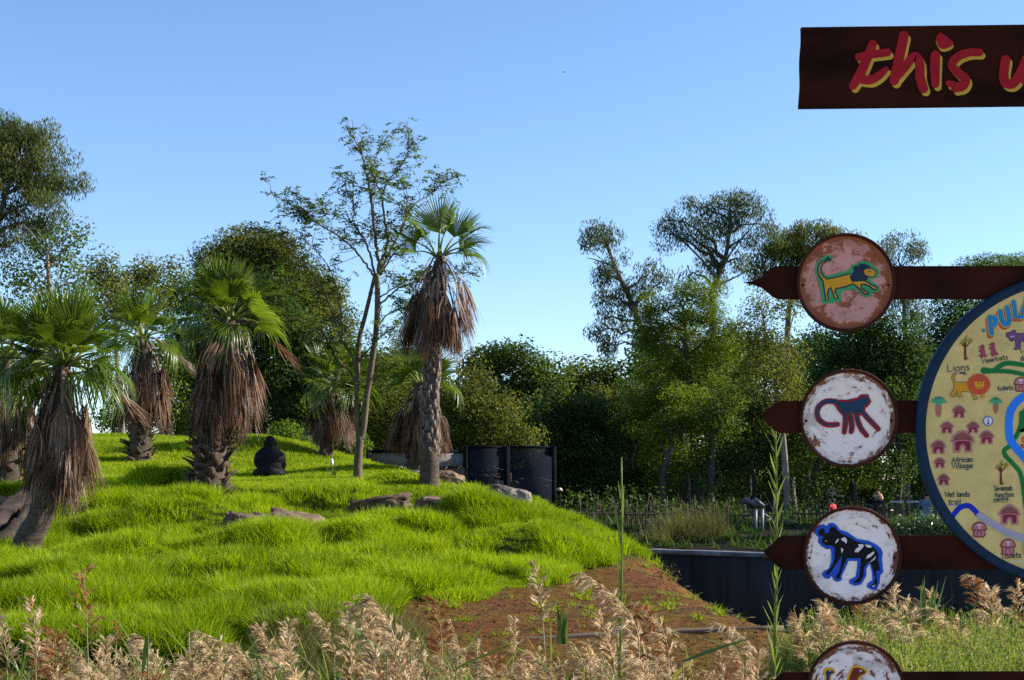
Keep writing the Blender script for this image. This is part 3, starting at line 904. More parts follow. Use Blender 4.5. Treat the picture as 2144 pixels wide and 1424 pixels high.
# ---- top board with its lettering
tb = thing('name_board', 'long dark rusty board with red brush lettering against the sky', 'sign board', (*(lambda q: (q[0], YS, q[1]))(sxz(2241, 220)),))
edge = []
for k in range(15):
    t = k / 14; edge.append((1678 - 4 * t + 1.0 * math.sin(t * 11), 57 + 169 * t))
rtop = [(2800, 43.5), (2800, 213)]
board('board', edge + [rtop[1]] + [rtop[0]], 0.0, -0.025, M['board_rust'], tb)
zz = lambda z: zc_(z, 1640, 20, 4.254)
G_ = 4.254
LET = {
    't': [([(795, 312), (745, 430), (690, 560), (618, 682)], [18, 20, 20, 17]), ([(672, 425), (790, 402), (925, 385)], 17), ([(700, 625), (775, 628), (850, 590), (912, 535)], [19, 19, 17, 12])],
    'h': [([(1072, 235), (1030, 430), (985, 635)], [20, 21, 20]), ([(1010, 610), (1085, 510), (1165, 420), (1212, 480), (1215, 600), (1245, 705)], [15, 18, 19, 19, 20, 20])],
    'i': [([(1353, 410), (1348, 520), (1352, 665)], [20, 21, 17])],
    's': [([(1745, 385), (1640, 388), (1540, 432), (1500, 500), (1555, 565), (1620, 625), (1595, 685), (1530, 705)], [16, 17, 18, 18, 19, 19, 19, 17]), ([(1470, 660), (1540, 682), (1580, 690)], [13, 17, 18])],
    'w': [([(1978, 450), (1962, 560), (1972, 650), (2040, 660), (2110, 570), (2165, 440)], 20), ([(2165, 440), (2150, 560), (2165, 650), (2235, 655), (2310, 560), (2370, 430)], 20)],
    'a': [([(2640, 450), (2540, 470), (2470, 570), (2500, 665), (2590, 630), (2655, 470)], 19), ([(2655, 470), (2640, 600), (2690, 690)], 19)],
    'y': [([(2800, 450), (2795, 560), (2850, 610), (2950, 540)], 19), ([(2990, 440), (2940, 620), (2870, 770), (2800, 790)], 19)]}
for ch, st in LET.items():
    j = []
    for n_, (p, w) in enumerate(st):
        w2 = np.broadcast_to(np.asarray(w, float), (len(p),)) * 0.92
        j.append((stroke_mb, ([(a + 5.5, b + 7.0) for a, b in zz(p)], w2, 0.0020 + 0.0002 * n_, 0)))
        j.append((stroke_mb, (zz(p), w, 0.0040 + 0.0002 * n_, 1)))
    if ch == 'i':
        d = zz([(1352, 270), (1378, 216), (1412, 212), (1508, 292), (1482, 338), (1400, 350)])
        j.append((poly_mb, ([(a + 1, b + 5.5) for a, b in d], 0.0021, 0, 4))); j.append((poly_mb, (d, 0.0041, 1, 4)))
    painted('letter', tb, [PAINT['yellow'], PAINT['red']], j)

# ---- arrow signs
ARR = [
    ('lion', (1771, 592), [(1558, 591), (1576, 588), (1593, 580), (1608, 568), (1618, 560), (1626, 557), (2330, 556), (2330, 625), (1632, 626), (1622, 622), (1610, 613), (1597, 602), (1578, 595)],
     'rusty brown arrow board with a pink rusted disc showing a yellow lion'),
    ('monkey', (1777, 876), [(1597, 868), (1608, 859), (1622, 845), (1634, 839), (2330, 837), (2330, 905), (1636, 907), (1622, 901), (1607, 886), (1598, 876)],
     'rusty brown arrow board with a white disc showing a blue long-tailed monkey'),
    ('dog', (1784, 1163), [(1600, 1155), (1616, 1141), (1630, 1127), (1639, 1122), (2330, 1120), (2330, 1193), (1643, 1193), (1630, 1187), (1616, 1173), (1603, 1161)],
     'rusty brown arrow board with a white disc showing a black spotted wild dog'),
    ('birds', (1791, 1444), [(1606, 1446), (1620, 1430), (1634, 1412), (1643, 1408), (2330, 1406), (2330, 1478), (1648, 1480), (1634, 1472), (1618, 1458)],
     'lowest arrow board with a rust-spotted white disc cut by the picture edge')]
ENAMEL = {
    'lion': enamel_mat('enamel_pink', (0.56, 0.28, 0.24), (0.11, 0.022, 0.005), (0.38, 0.10, 0.020), 0.52, 0.22, 3.1, 0.05, (0.36, 0.16, 0.12)),
    'monkey': enamel_mat('enamel_white', (0.82, 0.74, 0.69), (0.10, 0.025, 0.010), (0.26, 0.09, 0.03), 0.64, 0.28, 1.7, 0.42, (0.42, 0.38, 0.34)),
    'dog': enamel_mat('enamel_white_clean', (0.83, 0.77, 0.76), (0.08, 0.018, 0.009), (0.20, 0.055, 0.020), 0.66, 0.28, 5.3, 0.36, (0.60, 0.56, 0.52)),
    'birds': enamel_mat('enamel_white_worn', (0.82, 0.76, 0.76), (0.10, 0.022, 0.010), (0.22, 0.07, 0.025), 0.575, 0.22, 8.9, 0.42, (0.45, 0.42, 0.40))}
zl = lambda z: zc_(z, 1670, 490, 6.781)
zm = lambda z: zc_(z, 1580, 740, 5.478)
zd = lambda z: zc_(z, 1580, 1030, 5.478)
zb = lambda z: zc_(z, 1690, 1330, 10.21)
LION_BG = [(430, 290), (490, 310), (500, 350), (475, 400), (440, 388), (390, 408), (352, 450), (345, 505), (370, 560), (425, 602), (560, 560), (720, 520), (765, 455), (840, 415), (880, 390), (960, 385), (1040, 410), (1100, 470), (1155, 520), (1150, 590), (1110, 625), (1020, 642), (1065, 690), (1140, 735), (1175, 775), (1140, 825), (1065, 832), (1040, 880), (960, 905), (900, 850), (840, 802), (760, 788), (640, 812), (612, 860), (625, 930), (600, 960), (480, 978), (385, 995), (345, 960), (328, 840), (303, 700), (270, 600), (250, 520), (265, 430), (310, 360), (390, 310)]
LION = [(400, 370), (410, 385), (352, 430), (326, 480), (330, 540), (362, 600), (412, 640), (520, 620), (740, 565), (752, 620), (772, 672), (930, 660), (985, 682), (1060, 730), (1130, 760), (1120, 790), (1075, 787), (1020, 742), (960, 716), (892, 716), (902, 760), (940, 800), (1010, 840), (1000, 860), (950, 852), (890, 792), (820, 732), (790, 706), (700, 742), (600, 767), (540, 772), (530, 830), (570, 900), (560, 920), (520, 912), (500, 840), (468, 755), (440, 782), (420, 850), (440, 935), (402, 950), (385, 850), (370, 740), (358, 670), (310, 600), (284, 520), (300, 440), (350, 390)]
MANE = [(870, 425), (960, 425), (1040, 470), (1000, 490), (930, 515), (940, 570), (1000, 610), (990, 650), (930, 662), (905, 680), (880, 662), (850, 682), (820, 668), (790, 678), (760, 658), (752, 612), (775, 560), (800, 510), (776, 482), (820, 452), (875, 450)]
FACE = [(930, 517), (985, 490), (1050, 495), (1120, 545), (1085, 575), (1095, 600), (1040, 612), (980, 595), (945, 570)]
TUFT = [(398, 352), (440, 315), (442, 345), (495, 350), (462, 365), (472, 392), (430, 382)]
DOG_O = [(690, 470), (700, 430), (740, 390), (790, 370), (825, 392), (850, 360), (900, 355), (945, 385), (975, 435), (1060, 460), (1180, 540), (1300, 560), (1390, 600), (1450, 650), (1470, 700), (1460, 760), (1475, 920), (1440, 960), (1435, 1040), (1395, 1130), (1330, 1120), (1285, 1090), (1295, 1050), (1350, 1010), (1345, 920), (1320, 820), (1282, 880), (1280, 960), (1225, 1060), (1150, 1080), (1085, 1050), (1085, 1010), (1160, 970), (1175, 870), (1180, 795), (1080, 790), (1040, 880), (1000, 960), (1000, 1010), (950, 1035), (900, 1010), (888, 962), (850, 1000), (800, 990), (770, 950), (790, 910), (850, 880), (880, 800), (880, 700), (870, 650), (830, 660), (760, 620), (725, 570), (730, 525)]
DOG_I = [(725, 460), (750, 425), (790, 415), (806, 440), (802, 478), (862, 458), (852, 430), (880, 400), (920, 400), (945, 440), (1000, 480), (1090, 520), (1170, 570), (1300, 600), (1380, 650), (1420, 710), (1415, 780), (1440, 900), (1395, 905), (1390, 960), (1410, 1040), (1380, 1095), (1320, 1090), (1370, 1040), (1380, 980), (1340, 830), (1300, 802), (1252, 870), (1250, 960), (1200, 1045), (1125, 1040), (1200, 980), (1210, 870), (1215, 760), (1060, 760), (1000, 900), (970, 1000), (920, 985), (970, 920), (990, 820), (1003, 730), (960, 790), (900, 880), (850, 950), (805, 945), (880, 860), (915, 770), (920, 640), (880, 612), (830, 620), (780, 590), (770, 545), (790, 508), (740, 500)]
SPOTS = [[(920, 595), (940, 550), (965, 535), (955, 570)], [(1000, 530), (1040, 520), (1060, 560), (1050, 595), (1022, 568), (990, 550)], [(990, 640), (1020, 660), (995, 705)], [(1145, 690), (1160, 650), (1200, 632), (1182, 603), (1240, 598), (1252, 622), (1210, 668), (1190, 690)], [(1258, 602), (1330, 612), (1340, 640), (1292, 637)], [(1275, 770), (1290, 730), (1365, 680), (1370, 705), (1330, 745)], [(1312, 812), (1395, 732), (1372, 778)], [(1345, 1080), (1382, 1065), (1365, 1092)]]


def disc_paint(kind_, disc):
    PM = PAINT
    if kind_ == 'lion':
        return painted('lion_drawing', disc, [PM['green'], PM['navy'], PM['ochre']], [
            (poly_mb, (zl(LION_BG), F0 + 0.0008, 0)), (stroke_mb, (zl(LION), 3.0, F0 + 0.0016, 1, None, True, False)), (poly_mb, (zl(LION), F0 + 0.0013, 2)),
            (poly_mb, (zl(MANE), F0 + 0.0022, 1)), (poly_mb, (zl(FACE), F0 + 0.0028, 2)), (stroke_mb, (zl(FACE), 1.6, F0 + 0.0031, 1, None, True, False)), (poly_mb, (zl(TUFT), F0 + 0.0024, 1)),
            (stroke_mb, (zl([(1000, 530), (1020, 522), (1042, 530), (1022, 540), (1002, 532)]), 0.8, F0 + 0.0034, 1))])
    if kind_ == 'monkey':
        body = [(930, 560), (1060, 560), (1190, 532), (1232, 495), (1285, 492), (1312, 555), (1276, 592), (1246, 612), (1242, 655), (1205, 690), (1150, 668), (1090, 668), (1020, 692), (985, 650)]
        sts = [[(985, 575), (880, 548), (800, 560), (738, 612), (717, 682), (740, 758), (810, 812), (880, 820), (952, 815)], [(1020, 640), (1042, 740), (1037, 830), (1028, 905)], [(1082, 660), (1105, 760), (1115, 850), (1106, 900)],
               [(1160, 660), (1182, 770), (1225, 870), (1285, 942)], [(1222, 655), (1290, 735), (1360, 808), (1418, 868)]]
        j = [(stroke_mb, (zm(body), 10.5, F0 + 0.0008, 0, None, True, False))]
        for n_, q in enumerate(sts): j.append((stroke_mb, (zm(q), [11.6] * (len(q) - 1) + [10.5], F0 + 0.0010 + 0.0001 * n_, 0)))
        j.append((poly_mb, (zm(body), F0 + 0.0020, 1)))
        for n_, q in enumerate(sts): j.append((stroke_mb, (zm(q), np.linspace(6.5, 2.0, len(q)) if n_ else np.linspace(7.5, 3.0, len(q)), F0 + 0.0023 + 0.0001 * n_, 1)))
        return painted('monkey_drawing', disc, [PM['crimson'], PM['dblue']], j)
    if kind_ == 'dog':
        j = [(poly_mb, (zd(DOG_O), F0 + 0.0008, 0)), (poly_mb, (zd(DOG_I), F0 + 0.0014, 1))]
        for s in SPOTS: j.append((poly_mb, (zd(s), F0 + 0.0020, 2)))
        j.append((poly_mb, (zd([(797, 577), (815, 553), (837, 572), (815, 565)]), F0 + 0.0020, 3)))
        return painted('wild_dog_drawing', disc, [PM['blue'], PM['black'], PM['white'], PM['gold']], j)
    A = [(355, 1300), (350, 1080), (382, 880), (345, 800), (360, 720), (400, 690), (520, 690), (605, 760), (585, 820), (520, 860), (510, 920), (520, 1080), (520, 1300)]
    Ai = [(400, 1290), (395, 1080), (410, 880), (388, 800), (430, 745), (520, 740), (578, 785), (565, 810), (500, 842), (480, 905), (480, 1080), (480, 1290)]
    B = [(820, 1300), (835, 1060), (850, 930), (890, 800), (950, 690), (1020, 645), (1100, 650), (1200, 690), (1295, 755), (1280, 810), (1160, 882), (1122, 930), (1112, 1080), (1120, 1300)]
    Bi = [(870, 1290), (880, 1060), (890, 950), (930, 830), (990, 700), (1080, 690), (1180, 722), (1255, 780), (1230, 822), (1120, 872), (1072, 950), (1065, 1080), (1075, 1290)]
    return painted('meerkat_drawing', disc, [PM['gold'], PM['dblue'], PM['brown'], PM['white']], [
        (poly_mb, (zb(A), F0 + 0.0008, 0)), (poly_mb, (zb(Ai), F0 + 0.0014, 1)), (poly_mb, (zb(B), F0 + 0.0008, 0)), (poly_mb, (zb(Bi), F0 + 0.0014, 2)),
        (poly_mb, (zb([(462, 765), (490, 750), (508, 765), (488, 778)]), F0 + 0.002, 3)), (poly_mb, (zb([(1112, 758), (1140, 745), (1182, 762), (1160, 775), (1125, 772)]), F0 + 0.002, 3))])


F0 = 0.0
for kd, (cx, cy), outl, lab in ARR:
    X0, Z0 = sxz(cx, cy)
    t = thing('arrow_sign', lab, 'arrow sign', (X0, YS, Z0), 'arrow signs on the post')
    board('arrow_board', outl, -0.006, -0.020, M['rust_dark'], t)
    Rd = 103.5 * PX
    # shallow lid: rolled lip, side wall, turned face
    mb = MB()
    lip = [(Rd * 0.935, 0.004), (Rd * 0.945, 0.013), (Rd * 0.965, 0.017), (Rd * 0.985, 0.016), (Rd, 0.010), (Rd, -0.003), (Rd * 0.985, -0.0055)]
    V, q = lathe(lip, X0, Z0); mb.add(V, q)
    d = at(mb.build('disc', M['rust'], t, True), t)
    mb = MB()
    face = [(Rd * 0.955, 0.006), (Rd * 0.925, 0.0012), (Rd * 0.86, 0.0002), (Rd * 0.80, 0.0022), (Rd * 0.77, 0.0026), (Rd * 0.74, 0.0010)]
    V, q = lathe([(r, o - 0.0030) for r, o in face], 0, 0, yc=0.0)
    k = 72; tri = [(0, 0, 0)]
    c0 = len(face) * 72
    V = np.concatenate([V, [[0, 0.0028, 0]]]); jj = np.arange(k)
    tri = np.stack([(len(face) - 1) * k + jj, (len(face) - 1) * k + (jj + 1) % k, np.full(k, c0)], -1)
    # local frame: z is the disc axis towards the camera
    Vl = np.stack([V[:, 0], V[:, 2], -V[:, 1]], -1)
    f = mb.add(Vl, q, tri).build('enamel_face', ENAMEL[kd], d, True)
    f.location = (X0, YS, Z0); f.rotation_euler = (R(90), 0, 0)
    disc_paint(kd, d).location = (0, 0, 0)
    for sx in (-1, 1):
        V, q = lathe([(0.0052, -0.001), (0.0048, 0.0024), (0.0025, 0.0034), (0.0001, 0.0036)], X0 + sx * Rd * 0.86, Z0 - 0.01, 14)
        mb = MB().add(V, q); mb.build('screw', M['rust_dark'], d, True)

# ---- handwriting (single-stroke letters, unit cap height)
GL = {
    'L': ([[(0, 1), (0, 0), (.55, .03)]], .75), 'i': ([[(.08, .62), (.08, 0)], [(.08, .88), (.09, .90)]], .3), 'o': ([[(.28, .62), (.05, .42), (.10, .08), (.38, .0), (.55, .3), (.45, .58), (.28, .62)]], .75),
    'n': ([[(.03, .62), (.03, 0)], [(.03, .42), (.25, .62), (.45, .5), (.48, 0)]], .68), 's': ([[(.45, .58), (.22, .64), (.08, .46), (.40, .22), (.30, .02), (.02, .06)]], .62),
    'M': ([[(0, 0), (.08, 1), (.36, .4), (.66, 1), (.74, 0)]], .95), 'e': ([[(.06, .34), (.48, .36), (.40, .62), (.14, .58), (.04, .28), (.2, .02), (.48, .08)]], .68), 'r': ([[(.04, .62), (.04, 0)], [(.04, .40), (.2, .6), (.42, .58)]], .55),
    'k': ([[(.05, .9), (.05, 0)], [(.45, .62), (.07, .30), (.48, 0)]], .66), 'a': ([[(.46, .6), (.2, .62), (.03, .32), (.18, .02), (.44, .22), (.47, .6), (.48, .0)]], .7), 't': ([[(.22, .95), (.2, .1), (.38, .02)], [(0, .62), (.44, .64)]], .58),
    'd': ([[(.46, .3), (.28, .6), (.05, .36), (.16, .02), (.44, .14)], [(.48, 1.0), (.48, 0)]], .7), 'g': ([[(.44, .5), (.2, .62), (.04, .34), (.2, .06), (.44, .3)], [(.47, .62), (.46, -.2), (.2, -.34), (.03, -.24)]], .7), 'W': ([[(0, 1), (.2, 0), (.42, .7), (.62, 0), (.84, 1)]], 1.0),
    'l': ([[(.1, 1), (.1, 0)]], .32), 'A': ([[(0, 0), (.3, 1), (.6, 0)], [(.12, .36), (.5, .36)]], .8), 'f': ([[(.46, .92), (.24, .9), (.18, .6), (.18, 0)], [(0, .5), (.4, .5)]], .56), 'c': ([[(.46, .52), (.22, .62), (.04, .3), (.2, .02), (.46, .08)]], .62),
    'V': ([[(0, 1), (.28, 0), (.58, 1)]], .72), 'T': ([[(0, .98), (.66, 1)], [(.33, .98), (.33, 0)]], .74), 'S': ([[(.5, .88), (.28, 1), (.06, .8), (.48, .34), (.34, .0), (.02, .1)]], .7), 'v': ([[(0, .62), (.22, 0), (.46, .62)]], .62),
    'h': ([[(.05, 1), (.05, 0)], [(.05, .40), (.26, .62), (.46, .48), (.48, 0)]], .68), 'u': ([[(.04, .62), (.06, .14), (.26, 0), (.46, .2)], [(.47, .62), (.48, 0)]], .68), ' ': ([], .45)}


def word_job(txt, x0, y0, x1, y1, cap, w=1.7, off=0.003, mi=0):
    tot = sum(GL[c][1] for c in txt); s = math.hypot(x1 - x0, y1 - y0) / tot; dx, dy = (x1 - x0) / (s * tot), (y1 - y0) / (s * tot)
    u = 0; j = []
    for c in txt:
        for k, st in enumerate(GL[c][0]):
            pts = [(x0 + dx * (u + a) * s + dy * b * cap, y0 + dy * (u + a) * s - dx * b * cap) for a, b in st]
            sm = c not in 'LWAMVTkvl'
            j.append((stroke_mb, (pts, w, off + 0.0001 * k, mi, None, False, sm)))
        u += GL[c][1]
    return j


# ---- round map
MC = (2241.0, 901.0); MRx = 326.5
X0, Z0 = sxz(*MC); Rm = MRx * PX
ms = thing('map_sign', 'big round yellow map with a blue border and hand-painted animals and huts', 'map sign', (X0, YS, Z0))
V, q = lathe([(Rm * 0.940, 0.0302), (Rm * 0.945, 0.034), (Rm * 0.99, 0.034), (Rm, 0.028), (Rm, -0.004), (Rm * 0.9, -0.005)], X0, Z0, 128)
at(MB().add(V, q).build('blue_border', PAINT['rim'], ms, False), ms)
V, q = lathe([(Rm * 0.955, 0.0305), (Rm * 0.5, 0.0305), (0.0002, 0.0305)], X0, Z0, 128)
at(MB().add(V, q).build('yellow_face', PAINT['face'], ms, False), ms)
z6 = lambda z: zc_(z, 1900, 580, 4.451)
z7 = lambda z: zc_(z, 1900, 880, 4.188)
z8 = lambda z: zc_(z, 2000, 620, 8.903)
B0 = 0.0305
ink = [PAINT['ink']]
for txt, x0, y0, x1, y1, cap in [
    ('Lions', 1980, 779.5, 2027, 776, 14), ('Meerkats', 2052.5, 762.5, 2106, 753, 9.5), ('Wild', 2131, 742.5, 2160, 740, 11), ('dogs', 2131, 756.5, 2160, 755, 10.5), ('toilets', 2083, 819, 2117, 816.5, 8.5),
    ('African', 1988.5, 968.5, 2033, 967, 10.5), ('Village', 1988, 981, 2033, 980, 10.5), ('Wet lands', 1974, 1040.5, 2026, 1039.5, 10.5), ('trail', 1981, 1055, 2008, 1054, 9.5),
    ('Savannah', 2076, 1027.5, 2115, 1026.5, 10), ('function', 2078, 1040.5, 2118, 1039.5, 9.5), ('centre', 2075.5, 1049.5, 2107, 1047.5, 8), ('Toilets', 2091, 1169.5, 2134, 1166, 10.5)]:
    painted('lettering', ms, ink, word_job(txt, x0, y0, x1, y1, cap, 1.9 if cap > 10 else 1.6, B0 + 0.002))
for a, b, w, c in [((2081, 822.5), (2115, 820.5), 1.2, 'white'), ((1981, 1057), (2005, 1056.6), 1.7, 'blue'), ((2073, 1051.8), (2105, 1051), 1.4, 'olive'), ((2110, 1174), (2135, 1174.5), 1.4, 'white')]:
    painted('underline', ms, [PAINT[c]], [(stroke_mb, ([a, b], w, B0 + 0.002, 0, None, False, False))])
PULA = [[[(592, 412), (626, 712)], [(600, 418), (690, 430), (706, 500), (650, 560), (618, 575)]], [[(787, 305), (815, 450), (870, 540), (930, 530), (952, 440), (915, 228)]], [[(1040, 130), (1070, 408), (1190, 398)]], [[(1212, 305), (1300, -30), (1400, 270)], [(1262, 175), (1360, 155)]]]
for L_ in PULA:
    j = []
    for n_, st in enumerate(L_):
        sm = len(st) > 3; o_ = 0.0001 * n_
        j += [(stroke_mb, (z8([(a - 30, b + 48) for a, b in st]), 10.8, B0 + 0.0015 + o_, 0, None, False, sm)), (stroke_mb, (z8([(a - 8, b + 30) for a, b in st]), 12.5, B0 + 0.0012 + o_, 0, None, False, sm)),
              (stroke_mb, (z8(st), 12.4, B0 + 0.0020 + o_, 1, None, False, sm)), (stroke_mb, (z8(st), 9.2, B0 + 0.0026 + o_, 2, None, False, sm)), (stroke_mb, (z8(st), 5.6, B0 + 0.0032 + o_, 3, None, False, sm))]
    painted('letter', ms, [PAINT['orange'], PAINT['palegreen'], PAINT['teal'], PAINT['sky']], j)
painted('dot', ms, [PAINT['palegreen'], PAINT['teal']], [(stroke_mb, (z8([(480, 656), (484, 656)]), 9, B0 + 0.0015, 0, None, False, False)), (stroke_mb, (z8([(480, 656), (484, 656)]), 6, B0 + 0.0022, 1, None, False, False))])
painted('green_path', ms, [PAINT['path']], [(stroke_mb, (z6([(690, 878), (770, 880), (830, 840), (885, 812), (960, 812), (1100, 832), (1250, 850)]), [14, 9, 10, 10, 10, 10, 10], B0 + 0.0020)),
                                             (stroke_mb, (z6([(700, 880), (820, 882), (940, 890), (1090, 922), (1200, 950)]), [12, 9, 9, 9, 9], B0 + 0.0022))])
painted('green_path', ms, [PAINT['path']], [(stroke_mb, (z7([(975, -60), (970, 40), (930, 140), (870, 228), (828, 262), (835, 310), (900, 380), (960, 455), (988, 560), (1002, 690), (1018, 800), (1022, 1000)]), 9.6, B0 + 0.0014)),
                                             (stroke_mb, (z7([(955, 100), (1000, 85), (1040, 50)]), 7, B0 + 0.0016)), (stroke_mb, (z6([(1040, 1424), (1040, 1330), (1070, 1250), (1130, 1220)]), 11, B0 + 0.0016))])
painted('river', ms, [PAINT['river']], [(stroke_mb, (z6([(1250, 1080), (1110, 1098), (1010, 1150), (945, 1235), (922, 1330), (920, 1430), (935, 1520), (990, 1600), (1070, 1690), (1120, 1780)]), 16.5, B0 + 0.0020)),
                                         ])
painted('blue_trail', ms, [PAINT['trail']], [(stroke_mb, (z7([(345, 880), (400, 805), (445, 762), (510, 748), (560, 782), (600, 830)]), 11, B0 + 0.0016))])
painted('grey_path', ms, [PAINT['grey']], [(stroke_mb, (z7([(612, 838), (700, 892), (800, 952), (900, 1000), (1022, 1042), (1150, 1080)]), 15, B0 + 0.0022)), (stroke_mb, (z7([(1040, 1050), (1045, 1150)]), 26, B0 + 0.0024, 0, None, False, False))])


def hut(z, cx, cy, w, toilet=False):
    """little painted hut, width w in crop units"""
    p = lambda pts: z([(cx + a * w, cy + b * w) for a, b in pts])
    if toilet:
        painted('hut_drawing', ms, [PAINT['maroon'], PAINT['pink'], PAINT['white']], [
            (poly_mb, (p([(-.54, -.02), (-.42, -.34), (-.15, -.52), (.15, -.52), (.42, -.34), (.54, -.02), (.42, .06), (.42, .44), (.3, .54), (-.3, .54), (-.42, .44), (-.42, .06)]), B0 + 0.0024, 0)),
            (poly_mb, (p([(-.46, -.04), (-.35, -.30), (-.12, -.45), (.12, -.45), (.35, -.30), (.46, -.04), (.2, .0), (-.2, .0)]), B0 + 0.0030, 1)),
            (poly_mb, (p([(-.35, .07), (.35, .07), (.34, .42), (.24, .47), (-.24, .47), (-.34, .42)]), B0 + 0.0030, 1)),
            (stroke_mb, (p([(-.14, .46), (-.14, .22), (0, .12), (.14, .22), (.14, .46)]), 1.5, B0 + 0.0034, 0)),
            (stroke_mb, (p([(-.15, -.31), (.15, -.31)]), 2.0, B0 + 0.0034, 2, None, False, False)), (stroke_mb, (p([(0, -.31), (0, -.06)]), 2.2, B0 + 0.0035, 2, None, False, False))])
        return
    roof = [(-.44, .0), (-.36, -.18), (-.18, -.32), (0, -.38), (.18, -.32), (.36, -.18), (.44, .0), (.15, -.05), (-.15, -.05)]
    wall = [(-.32, .42), (-.33, .04), (-.12, .0), (.12, .0), (.33, .04), (.32, .42), (.15, .42), (.13, .22), (0, .12), (-.13, .22), (-.15, .42)]
    halo = [(-.56, .04), (-.44, -.22), (-.2, -.42), (0, -.49), (.2, -.42), (.44, -.22), (.56, .04), (.42, .10), (.42, .52), (.10, .52), (.06, .30), (0, .24), (-.06, .30), (-.10, .52), (-.42, .52), (-.42, .10)]
    lines = [(stroke_mb, (p([(-.34 + .17 * k, -.04 - .05 * (k % 2)), (-.26 + .15 * k, -.16 - .02 * k + .008 * k * k)]), 0.8, B0 + 0.0034, 2, None, False, False)) for k in range(5)]
    painted('hut_drawing', ms, [PAINT['pink'], PAINT['maroon'], PAINT['roof']], [
        (poly_mb, (p(halo), B0 + 0.0020, 0)), (poly_mb, (p(wall), B0 + 0.0026, 1)), (poly_mb, (p(roof), B0 + 0.0028, 2)), (stroke_mb, (p([(-.44, -.01), (-.15, -.07), (.15, -.07), (.44, -.01)]), 1.1, B0 + 0.0030, 1))] + lines[:0])


for cx, cy, w in [(325, 62, 112), (552, 62, 108), (462, 182, 198), (672, 148, 124), (250, 232, 128), (262, 372, 98), (297, 518, 104), (870, 822, 180)]: hut(z7, cx, cy, w)
hut(z6, 457, 1256, 122)
for z, cx, cy, w in [(z7, 607, 955, 128), (z7, 857, 1105, 132), (z6, 1030, 1005, 128)]: hut(z, cx, cy, w, True)
for z, cx, cy, s in [(z6, 268, 1200, 1.0), (z6, 798, 1192, 0.78)]:
    j = [(poly_mb, (z([(cx - 28 * s, cy), (cx + 26 * s, cy), (cx + 24 * s, cy + 70 * s), (cx, cy + 112 * s), (cx - 26 * s, cy + 70 * s)]), B0 + 0.002, 0, 4))]
    for k, a in enumerate(np.linspace(-2.6, -0.5, 8)):
        j.append((stroke_mb, (z([(cx, cy), (cx + 62 * s * math.cos(a) * 1.05, cy + 78 * s * math.sin(a)), (cx + 76 * s * math.cos(a) * 1.1, cy + (70 * math.sin(a) + 14) * s)]), [3.4, 3.0, 1.4], B0 + 0.0026 + 0.0001 * k, 1)))
    painted('palm_drawing', ms, [PAINT['tuber'], PAINT['leaf']], j)
for z, cx, cy, s in [(z6, 518, 770, 1.0), (z7, 798, 556, 0.95)]:
    br = [[(0, 0), (-4, -60), (-2, -110), (0, -150), (4, -205)], [(-2, -100), (-28, -135), (-42, -150)], [(0, -110), (28, -140), (42, -175)], [(-8, -130), (-20, -165)], [(0, -5), (-14, 4)], [(0, -8), (24, 0)]]
    j = [(stroke_mb, (z([(cx + a * s, cy + b * s) for a, b in q]), np.linspace(5.2 if n_ == 0 else 3.0, 1.4, len(q)), B0 + 0.002 + 0.0001 * n_, 0)) for n_, q in enumerate(br)]
    j += [(stroke_mb, (z([(cx + (a - 6) * s, cy + (b + 10) * s), (cx + (a + 8) * s, cy + (b - 10) * s)]), 2.6, B0 + 0.0032 + 0.0001 * n_, 1, None, False, False)) for n_, (a, b) in enumerate([(0, -200), (-44, -150), (-34, -160), (46, -170), (38, -182), (10, -170), (-22, -168), (52, -160)])]
    painted('tree_drawing', ms, [PAINT['brown'], PAINT['olive']], j)
# lion on the map
LB = [(440, 900), (420, 925), (415, 965), (430, 985), (545, 985), (580, 1075), (620, 1125), (635, 1140), (600, 1150), (585, 1120), (570, 1078), (480, 1070), (475, 1100), (498, 1120), (450, 1125), (440, 1060), (425, 1090), (430, 1118), (385, 1120), (375, 1100), (410, 1050), (412, 1000), (390, 950), (395, 915), (430, 893)]
rs = [(640 + (102 + 9 * (k % 2)) * math.cos(k * math.pi / 24), 1005 + (92 + 9 * (k % 2)) * math.sin(k * math.pi / 24)) for k in range(48)]
painted('lion_drawing', ms, [PAINT['ochre'], PAINT['ink'], PAINT['orange'], PAINT['gold']], [
    (poly_mb, (z6(LB), B0 + 0.0020, 0)), (stroke_mb, (z6(LB), 1.2, B0 + 0.0023, 1, None, True, False)), (poly_mb, (z6([(655, 1085), (690, 1085), (692, 1130), (655, 1130)]), B0 + 0.0021, 0, 3)),
    (poly_mb, (z6(rs), B0 + 0.0026, 2)), (poly_mb, (z6([(600, 975), (625, 985), (665, 985), (692, 970), (690, 1020), (670, 1045), (630, 1048), (605, 1025)]), B0 + 0.0032, 3)),
    (stroke_mb, (z6([(622, 1000), (634, 1000)]), 1.5, B0 + 0.0036, 1, None, False, False)), (stroke_mb, (z6([(660, 998), (672, 998)]), 1.5, B0 + 0.0036, 1, None, False, False)), (stroke_mb, (z6([(625, 1028), (650, 1036), (672, 1024)]), 1.1, B0 + 0.0036, 1)),
    (poly_mb, (z6([(455, 895), (520, 888), (512, 900), (530, 915), (505, 915), (490, 908), (460, 908)]), B0 + 0.0026, 1))])
MK = [(385, 962), (430, 955), (440, 918), (458, 940), (478, 918), (492, 950), (492, 1000), (505, 1060), (510, 1112), (555, 1112), (530, 1140), (480, 1148), (440, 1172), (420, 1150), (388, 1122), (425, 1108), (430, 1060), (395, 1045), (400, 1010), (430, 1008), (432, 985), (405, 975)]
